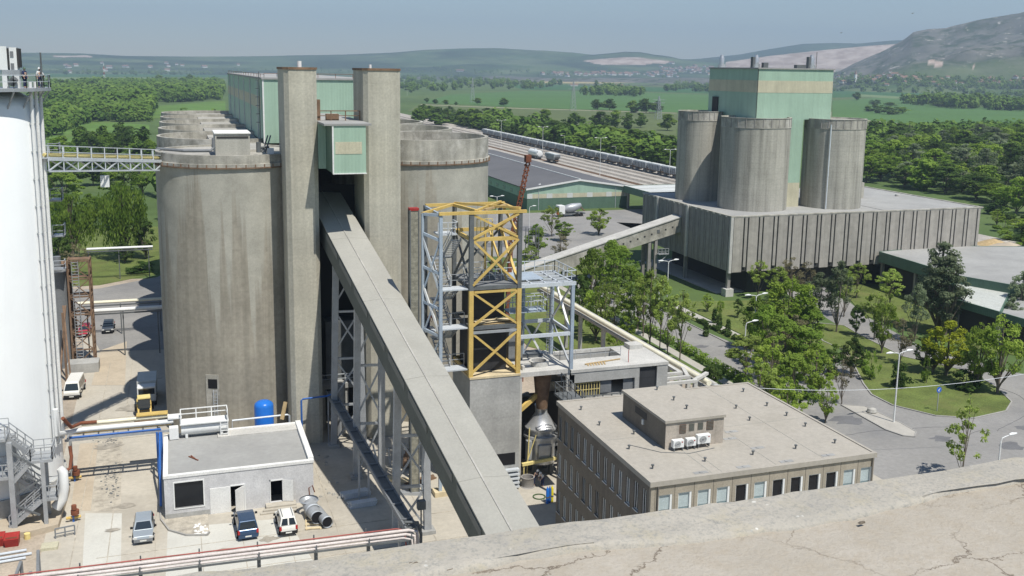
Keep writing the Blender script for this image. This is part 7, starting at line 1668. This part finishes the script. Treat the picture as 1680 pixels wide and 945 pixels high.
for a in (
    ('broad', 1000, 498, 398, 66, 'broad full green tree standing below the pale inclined conveyor'),
    ('broad', 968, 520, 412, 60, 'wide green tree directly behind the grey platform of the yellow tower'),
    ('dark', 950, 545, 455, 40, 'dark green tree half hidden by the grey platform columns'),
    ('locust', 991, 568, 462, 46, 'airy tree with bare stem beside the raised pale pipes'),
    ('bright', 1030, 560, 512, 36, 'low bright green tree beside the raised pale pipes'),
    ('locust', 1066, 570, 448, 56, 'tall airy avenue tree with thin trunk in the middle of the hedge row'),
    ('locust', 1082, 575, 462, 44, 'slim avenue tree close to another thin trunk by the hedge'),
    ('broad', 1046, 540, 452, 50, 'leafy avenue tree at the upper end of the hedge'),
    ('locust', 1115, 592, 482, 50, 'avenue tree with a clear dark trunk on the path before the hedge'),
    ('locust', 1222, 628, 552, 84, 'spreading tree with branching trunk at the lower end of the hedge'),
    ('shrubdark', 1170, 632, 600, 40, 'dense dark shrub at the corner behind the office roof'),
    ('bright', 1160, 512, 483, 22, 'small young tree on the strip lawn under the packing plant corner'),
    ('bright', 1181, 520, 494, 14, 'small bright green sapling beside the strip lawn path'),
    ('dark', 1210, 522, 491, 18, 'small round dark tree on the lawn under the packing panels'),
    ('bright', 1290, 572, 463, 104, 'big bright green tree in front of the packing panels'),
    ('broad', 1254, 600, 505, 60, 'green tree under the single armed street lamp'),
    ('broad', 1318, 625, 540, 70, 'large green tree by the road below the double street lamp'),
    ('bright', 1262, 665, 560, 78, 'tall bright tree crowding behind the office roof edge'),
    ('broad', 1300, 690, 585, 84, 'big green tree touching the office roof edge'),
    ('bright', 1354, 694, 628, 42, 'bright green tree at the end of the office roof'),
    ('bare', 1262, 640, 548, 40, 'half bare brownish tree amid the green trees behind the office'),
    ('locust', 1243, 490, 430, 36, 'pale green tree hiding the lower edge of the packing panels'),
    ('bare', 1296, 492, 424, 50, 'thin brownish tree in front of the ribbed panels'),
    ('grey', 1341, 537, 450, 52, 'grey green tree with forked trunk in front of the packing panels'),
    ('grey', 1372, 545, 432, 50, 'tall grey green tree in front of the ribbed panels'),
    ('locust', 1405, 490, 434, 42, 'airy tree with thin trunk under the packing hall edge'),
    ('locust', 1458, 516, 444, 48, 'pale tree before the dark opening beneath the truck canopy'),
    ('dark', 1404, 550, 502, 28, 'small dark tree beside the inner road'),
    ('locust', 1434, 557, 484, 50, 'airy light green tree beside the inner road bend'),
    ('poplar', 1537, 545, 403, 80, 'large grey green poplar in front of the truck canopy'),
    ('grey', 1672, 545, 448, 60, 'grey leafed tree in front of the white shed roof'),
    ('grey', 1655, 560, 490, 40, 'small grey tree beside the white shed'),
    ('yellow', 1552, 616, 530, 84, 'yellow green tree on the teardrop lawn'),
    ('bright', 1636, 646, 524, 92, 'bright green tree with dark trunk at the road bend'),
    ('shrub', 1520, 629, 590, 26, 'small tree at the edge of the yellow green tree'),
    ('dark', 1516, 612, 552, 40, 'dark tree behind the yellow green tree'),
    ('shrubdark', 1475, 637, 596, 38, 'dark shrub beside the double lamp on the lawn'),
    ('shrub', 1426, 622, 578, 36, 'rounded shrub on the middle of the lawn'),
    ('dark', 1396, 615, 556, 44, 'dark low tree on the lawn by the pale rocks'),
    ('bare', 1476, 597, 525, 44, 'greyish half bare tree at the inner road edge'),
    ('bare', 1381, 663, 592, 42, 'grey brown tree at the paved island end'),
    ('shrubdark', 1580, 640, 608, 50, 'low dark shrub under the yellow green tree'),
    ('shrub', 1600, 636, 612, 30, 'low green shrub beside the bright tree at the bend'),
    ('seedling', 1577, 790, 663, 82, 'sparse young tree rising beyond the roof ledge'),
    ('grey', 1470, 470, 425, 30, 'small grey tree against the packing hall'),
    ('broad', 1018, 470, 405, 58, 'leafy tree close under the pale inclined conveyor pier'),
    ('bright', 978, 560, 478, 54, 'light green tree crowding the grey platform of the yellow tower'),
    ('locust', 1008, 545, 470, 50, 'pale airy tree between the garden pipes and the avenue'),
    ('broad', 1032, 530, 440, 56, 'full green tree at the upper bend of the avenue path'),
    ('locust', 1055, 552, 458, 50, 'pale avenue tree, second from the upper end of the hedge'),
    ('locust', 1095, 580, 490, 40, 'slender pale tree just before the clear trunked avenue tree'),
    ('bright', 1012, 585, 540, 40, 'low light tree beside the roof hatch of the unfinished building'),
    ('broad', 1240, 575, 490, 62, 'dense green tree under the double armed lamp arms'),
    ('broad', 1275, 620, 520, 80, 'dense green tree in the middle of the group behind the office'),
    ('bright', 1335, 655, 570, 70, 'light tree at the road side of the group behind the office'),
    ('locust', 1245, 690, 600, 60, 'airy tree standing closest to the office roof'),
    ('bright', 1288, 712, 625, 66, 'bright low tree right at the back corner of the office roof'),
    ('broad', 1325, 580, 505, 60, 'green tree on the lawn before the forked grey tree'),
    ('bare', 1300, 600, 520, 50, 'brownish thin crown above the big bright tree'),
    ('locust', 1384, 520, 445, 44, 'pale thin tree between the two grey green trees'),
    ('bare', 1320, 505, 432, 44, 'thin greyish tree under the middle of the packing panels'),
    ('locust', 1275, 500, 440, 44, 'pale crown against the lower edge of the packing panels'),
    ('bright', 1446, 580, 500, 44, 'light green tree on the lawn edge by the inner road'),
    ('grey', 1500, 560, 470, 44, 'grey green tree beside the large poplar'),
    ('poplar', 1550, 550, 425, 70, 'second grey green poplar crown merged with the large one'),
    ('yellow', 1530, 612, 545, 56, 'smaller yellow green tree merged with the bigger one'),
    ('bright', 1602, 640, 540, 60, 'bright tree between the yellow green tree and the road bend'),
    ('dark', 1360, 615, 575, 46, 'dark rounded tree at the lawn near the pale rocks'),
    ('shrub', 1412, 600, 575, 36, 'low green shrub on the lawn top'),
    ('shrub', 1372, 590, 566, 40, 'low yellowish shrub beside the pale rocks'),
    # behind the steel tower
    ('locust', 905, 388, 340, 40, 'airy tree beside the mixer lorry'),
    ('broad', 925, 395, 365, 36, 'green bush like tree before the pale conveyor'),
    ('bright', 982, 385, 345, 44, 'light green tree on the edge of the parking ground'),
    ('broad', 880, 425, 370, 40, 'green tree right behind the scaffold frame'),
    ('locust', 870, 452, 405, 36, 'pale young tree behind the upper platform rail'),
    ('bare', 918, 440, 385, 36, 'greyish tree in blossom below the conveyor'),
    # left park
    ('willow', 205, 425, 310, 92, 'big drooping willow in the park left of the silos'),
    ('willow', 120, 425, 325, 82, 'drooping willow beside the white silo edge'),
    ('broad', 205, 345, 275, 76, 'full green tree in the park under the walkway bridge'),
    ('broad', 105, 345, 282, 68, 'broad green tree close to the white silo under the walkway'),
    ('dark', 240, 425, 360, 36, 'dark tree at the silo side of the park'),
    ('dark', 205, 432, 400, 34, 'round dark bush like tree on the park lawn'),
    ('bare', 128, 452, 402, 52, 'brownish feathery bush beside the lattice tower'),
    ('dark', 98, 445, 372, 44, 'dark tree immediately beside the white silo'),
    ('broad', 150, 375, 320, 50, 'middle sized tree between the two willows'),
    ('broad', 235, 320, 262, 50, 'green tree just left of the silo under the bridge end'),
    ('shrubdark', 232, 447, 430, 46, 'clipped low dark hedge piece at the silo foot'),
): ptree(*a)
# cypress row, hedges
for k, (px, py) in enumerate(((1158, 552), (1180, 538), (1194, 548), (1172, 530))): ptree('cypress', px, py, py-24, 11, ('slim dark column shrub, %s in the short row on the strip' % ['lowest', 'second', 'topmost', 'hindmost'][k]), 'shrub', 'column shrubs on the strip lawn')
def hedge(name, label, x0, x1, y0, y1, h, m_):
    n = max(4, int((y1-y0)/1.2)); bl = [((x0+x1)/2, y0+(k+.5)*(y1-y0)/n, h*.55, (x1-x0)*.55, .9, h*.5) for k in range(n)]
    me = leaves_mesh('hedge', bl, int(190*(y1-y0)), .24, m_, 77, 0, .7); o = bpy.data.objects.new(name, me); COL.objects.link(o); tag(o, label, 'hedge')
    return o
hedge('hedge', 'long clipped green hedge along the avenue path', 68.4, 69.9, 106, 139, 1.3, 'leaf_mid')
hedge('hedge', 'low broken hedge on the strip between the two avenue lanes', 79.4, 80.3, 112, 140, .8, 'leaf_dark')
# forest on the right and the belts: individuals in front, the far mass as one object
def inpoly(x, y, poly):
    c = False; n = len(poly)
    for i in range(n):
        (x1, y1), (x2, y2) = poly[i], poly[(i+1) % n]
        if (y1 > y) != (y2 > y) and x < (x2-x1)*(y-y1)/(y2-y1)+x1: c = not c
    return c
def scatter(pix, n, seed, dmin):
    rs = random.Random(seed); out = []; poly = [G(*p)[:2] for p in pix]
    xs = [p[0] for p in poly]; ys = [p[1] for p in poly]; t = 0
    while len(out) < n and t < n*60:
        t += 1; x, y = rs.uniform(min(xs), max(xs)), rs.uniform(min(ys), max(ys))
        if inpoly(x, y, poly) and all((x-a)**2+(y-b)**2 > dmin*dmin for a, b in out[-400:]): out.append((x, y))
    return out
rs = random.Random(5)
wood = scatter(((1418, 300), (1425, 268), (1480, 240), (1700, 244), (1700, 372), (1640, 345), (1540, 318)), 120, 1, 7.0)
for (x, y) in wood: plant(rs.choice(['dark', 'broad', 'farmid', 'grey', 'dark', 'bright' if rs.random() < .35 else 'broad']), (x, y, 0), rs.uniform(6, 15), rs.uniform(9, 16), 'leafy tree of the dense wood behind the packing plant', 'tree', 'trees of the dense wood behind the packing plant')
edge = scatter(((1630, 350), (1700, 376), (1700, 420), (1640, 392)), 14, 4, 4)
for (x, y) in edge: plant(rs.choice(['shrub', 'shrubdark', 'bright']), (x, y, 0), rs.uniform(2, 5), rs.uniform(4, 7), 'green bush at the foot of the dense wood', 'bush', 'bushes at the foot of the dense wood')
belt = scatter(((660, 214), (668, 190), (800, 200), (960, 225), (1110, 250), (1110, 288), (1000, 264), (840, 226), (790, 215)), 110, 2, 10.0)
for (x, y) in belt:
    if x < 194: x = 194+rs.uniform(0, 10)
    plant(rs.choice(['far', 'farmid', 'dark', 'far']), (x, y, 0), rs.uniform(6, 11), rs.uniform(9, 15), 'tree of the green belt behind the wagon train', 'tree', 'trees of the belt behind the wagon train')
lawn_w = scatter(((62, 330), (62, 262), (150, 236), (246, 232), (248, 300), (190, 300), (120, 310)), 34, 3, 8)
for (x, y) in lawn_w: plant(rs.choice(['broad', 'dark', 'farmid', 'far']), (x, y, 0), rs.uniform(7, 12), rs.uniform(8, 12), 'tree of the park wood seen behind the walkway bridge', 'tree', 'trees of the park wood behind the walkway')
for k, (px, py, tp, w_) in enumerate(((893, 205, 180, 26), (945, 208, 186, 32), (985, 212, 184, 38), (1010, 210, 182, 34), (1030, 212, 186, 26), (1051, 210, 186, 22), (1095, 215, 188, 30), (980, 181, 164, 26), (1000, 181, 163, 28), (1040, 185, 166, 28), (1060, 186, 163, 34), (1078, 185, 167, 24), (731, 172, 164, 12), (714, 171, 163, 12), (748, 173, 167, 8), (783, 171, 161, 16), (826, 174, 161, 18), (700, 168, 161, 10), (978, 141, 132, 10), (690, 205, 178, 36), (720, 205, 186, 34), (760, 208, 190, 34), (1440, 186, 172, 22), (1462, 188, 175, 30), (1480, 187, 176, 24), (1425, 183, 174, 18), (1435, 172, 164, 20), (1460, 174, 168, 24), (1602, 175, 153, 22), (1560, 168, 160, 26), (1540, 176, 168, 30), (1640, 178, 166, 34), (1585, 178, 166, 30), (1670, 180, 166, 30), (1498, 164, 155, 16), (1405, 165, 152, 16), (1450, 228, 205, 40), (1430, 240, 200, 34), (310, 140, 123, 20), (262, 140, 124, 20), (225, 140, 130, 22), (136, 145, 128, 14), (345, 150, 132, 24))):
    ptree('far' if k % 3 else 'farmid', px, py, tp, w_, 'lone dark tree or clump standing in the open fields', 'tree', 'lone trees in the open fields')
# far woods: one mass
pts = []
for pix, n, d in ((((62, 198), (62, 148), (150, 142), (362, 138), (365, 164), (240, 172), (150, 190)), 620, 9), (((655, 152), (660, 126), (700, 122), (760, 124), (790, 140), (735, 152)), 170, 16), (((735, 139), (760, 131), (920, 139), (900, 146), (800, 147)), 60, 20), (((950, 156), (1000, 148), (1060, 152), (1050, 159)), 40, 14), (((1090, 150), (1110, 140), (1180, 146), (1180, 152)), 30, 16),
                  (((1366, 150), (1420, 143), (1700, 155), (1700, 160), (1500, 153)), 90, 24), (((1480, 170), (1560, 164), (1700, 174), (1700, 184), (1560, 178)), 90, 14), (((60, 122), (300, 119.5), (430, 121), (430, 123), (250, 123)), 90, 40), (((660, 122), (900, 119), (1180, 124), (1180, 127), (900, 122)), 90, 40), (((1415, 262), (1440, 228), (1700, 222), (1700, 244), (1480, 242)), 220, 8), (((800, 226), (1110, 288), (1110, 268), (960, 228), (800, 200)), 60, 9), (((62, 232), (62, 196), (245, 172), (246, 200), (150, 200)), 120, 9)):
    pts += [(x, y, (9.5 if y < 900 else 13)) for x, y in scatter(pix, int(n*1.7), len(pts)+7, d*.62)]
def mass(name, pts, n_leaf, m_, seed):
    rs = np.random.RandomState(seed); VV = []; TT = []
    for (x, y, h) in pts:
        h = h*rs.uniform(.45, 1.3); w = h*rs.uniform(.7, 1.3); n = n_leaf
        d = rs.normal(size=(n, 3)); d[:, 2] = d[:, 2]*.9+.15; d /= np.linalg.norm(d, axis=1, keepdims=True)
        lob = 1+.25*np.sin(d[:, 0]*5+x)+.2*np.sin(d[:, 1]*6+y)
        c = np.array([x, y, h*.52])+d*np.array([w*.5, w*.5, h*.48])*(.7+.3*rs.rand(n))[:, None]*lob[:, None]
        nr = d*.8+rs.normal(size=(n, 3))*.4+np.array([.1, -.25, .6]); nr /= np.linalg.norm(nr, axis=1, keepdims=True)
        a = np.cross(nr, rs.normal(size=(n, 3))); a /= np.linalg.norm(a, axis=1, keepdims=True); b = np.cross(nr, a); s = h*.085*(.6+.8*rs.rand(n))[:, None]
        VV.append(np.stack([c-a*s-b*s, c+a*s-b*s, c+a*s+b*s, c-a*s+b*s], 1).reshape(-1, 3)); TT.append(np.repeat(np.clip(rs.rand()+.4*(rs.rand(n)-.5), 0, 1), 4))
    v = np.concatenate(VV).astype(np.float32); n = len(v)//4
    me = bpy.data.meshes.new(name); me.vertices.add(4*n); me.vertices.foreach_set('co', v.ravel()); me.loops.add(4*n); me.loops.foreach_set('vertex_index', np.arange(4*n, dtype=np.int32)); me.polygons.add(n)
    me.polygons.foreach_set('loop_start', np.arange(0, 4*n, 4, dtype=np.int32)); me.polygons.foreach_set('loop_total', np.full(n, 4, np.int32)); me.update(calc_edges=True)
    col = np.zeros((4*n, 4), np.float32); col[:, 0] = np.concatenate(TT); col[:, 3] = 1; me.color_attributes.new('tint', 'FLOAT_COLOR', 'POINT').data.foreach_set('color', col.ravel()); me.materials.append(M[m_])
    o = bpy.data.objects.new(name, me); COL.objects.link(o); return tag(o, kind='stuff')
rs = random.Random(77)
for k in range(230):
    y = rs.uniform(235, 720); pts.append((y*rs.uniform(.0, .2), y, 9))
pts = [p for p in pts if not (90 < p[0] < 150 and 190 < p[1] < 420)]
pts = [p for p in pts if not (150 < p[0] < 195 and p[1] < 900)]
mass('woods', pts, 190, 'leaf_far', 3)
rs = random.Random(31); fp = []
for k in range(420):
    px = rs.uniform(1366, 1690); py = 133+(px-1370)*.03+rs.gauss(0, 5); p = land_hit(px, py)
    if p: fp.append(p)
for k in range(160):
    px = rs.uniform(880, 1180); py = 122-(px-880)*.005+rs.gauss(0, 2.2); p = land_hit(px, py)
    if p: fp.append(p)
for k in range(240):
    px = rs.uniform(60, 880); py = 118+rs.gauss(0, 2.5); p = land_hit(px, py)
    if p: fp.append(p)
mass3 = []
def mass_at(name, pl, n_leaf, m_):
    o = mass(name, [(x, y, 11) for x, y, z in pl], n_leaf, m_, 9); v = np.empty(len(o.data.vertices)*3, np.float32); o.data.vertices.foreach_get('co', v); v = v.reshape(-1, 3)
    zz_ = np.repeat(np.array([z for x, y, z in pl], np.float32), n_leaf*4); v[:, 2] += zz_; o.data.vertices.foreach_set('co', v.ravel()); o.data.update()
mass_at('foothill_woods', fp, 60, 'leaf_far')
# ================================================================ FAR VILLAGES, PYLONS
def house_proto():
    a = MB().box(-5, 5, -6, 6, 0, 5); rf = MB().add([(-5.6, -6.5, 5), (5.6, -6.5, 5), (5.6, 6.5, 5), (-5.6, 6.5, 5), (0, -6.5, 8.6), (0, 6.5, 8.6)], [(0, 1, 4), (2, 3, 5), (0, 4, 5, 3), (1, 2, 5, 4), (0, 3, 2, 1)])
    o = []
    for nm, b, m_ in (('wall', a, 'wall_white'), ('roof', rf, 'roof_tile')):
        me = bpy.data.meshes.new(nm); me.from_pydata(b.v, [], b.f); me.materials.append(M[m_]); o.append((nm, me))
    return o
HP = house_proto(); rs = random.Random(12)
def vill(n, x0, x1, fy, label, group, smin=.8, smax=1.4):
    k = 0
    while k < n:
        px = rs.uniform(x0, x1); py = fy(px); p = land_hit(px, py)
        if p is None: k += 1; continue
        o = bpy.data.objects.new('village_house', None); COL.objects.link(o); o.location = (p[0], p[1], p[2]-.5); o.rotation_euler.z = rs.uniform(0, 3.14); s = rs.uniform(smin, smax); o.scale = (s, s*rs.uniform(.8, 1.5), s)
        tag(o, label, 'house', group)
        for nm, me_ in HP: c = bpy.data.objects.new(nm, me_); COL.objects.link(c); c.parent = o
        k += 1
vill(80, 1370, 1690, lambda px: 129+(px-1370)*.030+rs.gauss(0, 4.5), 'tiny village house at the foot of the rocky mountain', 'houses of the village under the mountain', .6, 1.1)
vill(60, 1068, 1175, lambda px: 119-(px-1068)*.03+rs.gauss(0, 4), 'tiny white house of the hillside village beyond the fields', 'houses of the hillside village', 1.0, 1.8)
vill(45, 890, 1070, lambda px: 122.5+rs.gauss(0, 1.5), 'tiny red roofed house of the village in the plain', 'houses of the village in the plain', 1.0, 1.9)
vill(16, 60, 430, lambda px: 113+rs.gauss(0, 5), 'tiny house scattered over the bluish hills', 'houses scattered over the far hills', 1.0, 1.8)
for px, py, lb in ((1016, 142.5, 'small white farm house in the middle of the green plain'), (942, 141.5, 'small white farm hut on the field beside the village'), (1155, 144.5, 'white farm house close to the green head house'), (755, 117.5, 'long pale hall at the far edge of the plain'), (195, 143, 'pale hut with reddish roof in the dark wood')):
    p = land_hit(px, py); o = bpy.data.objects.new('farm_house', None); COL.objects.link(o); o.location = p; o.scale = (1, 1.6, .8) if px != 755 else (3, 3, 1.2); o.rotation_euler.z = R(70); tag(o, lb, 'house')
    for nm, me_ in HP: c = bpy.data.objects.new(nm, me_); COL.objects.link(c); c.parent = o
p = land_hit(1403, 134); t = thing('church', 'white village church with pointed tower under the mountain', 'church', p)
x, y, z = p; MB().box(x-3, x+3, y-3, y+3, z-1, z+19).build('tower', M['white_paint'], t); MB().lathe([(4.2, z+19), (.01, z+30)], (x, y), 4, R(45), R(405)).build('spire', M['roof_tile'], t); MB().box(x-5, x+5, y+3, y+22, z-1, z+9).build('nave', M['wall_white'], t)
def pylon(px, pb, pt_, label, m1, m2, w0=5.):
    x, y, _ = G(px, pb); h = ZV(x, y, pt_); t = thing('lattice_pylon', label, 'pylon', (x, y, 0))
    n = 8
    for k in range(n):
        z0, z1 = h*k/n, h*(k+1)/n; a, b = w0*(1-k/n*.9)/2, w0*(1-(k+1)/n*.9)/2; mb = MB()
        for sx, sy in ((-1, -1), (1, -1), (1, 1), (-1, 1)): mb.bar((x+sx*a, y+sy*a, z0), (x+sx*b, y+sy*b, z1), .3)
        mb.bar((x-a, y-a, z0), (x+b, y-b, z1), .2).bar((x+a, y-a, z0), (x-b, y-b, z1), .2)
        mb.build('section', M[m1 if k % 2 else m2], t)
    return t, x, y, h
pylon(172, 141, 104, 'tall red and white radio mast rising from the wood', 'white_paint', 'red_paint', 4)
for px, pb, pt_, lb in ((775, 168, 128, 'grey power pylon in the green plain behind the concrete towers'), (940, 182, 132, 'grey power pylon in the middle of the green fields'), (1080, 196, 158, 'grey power pylon near the tree clump by the packing silos')):
    t, x, y, h = pylon(px, pb, pt_, lb, 'galvanised', 'galvanised')
    for f in (.72, .85): MB().bar((x-6, y, h*f), (x+6, y, h*f), .3).build('cross_arm', M['galvanised'], t)
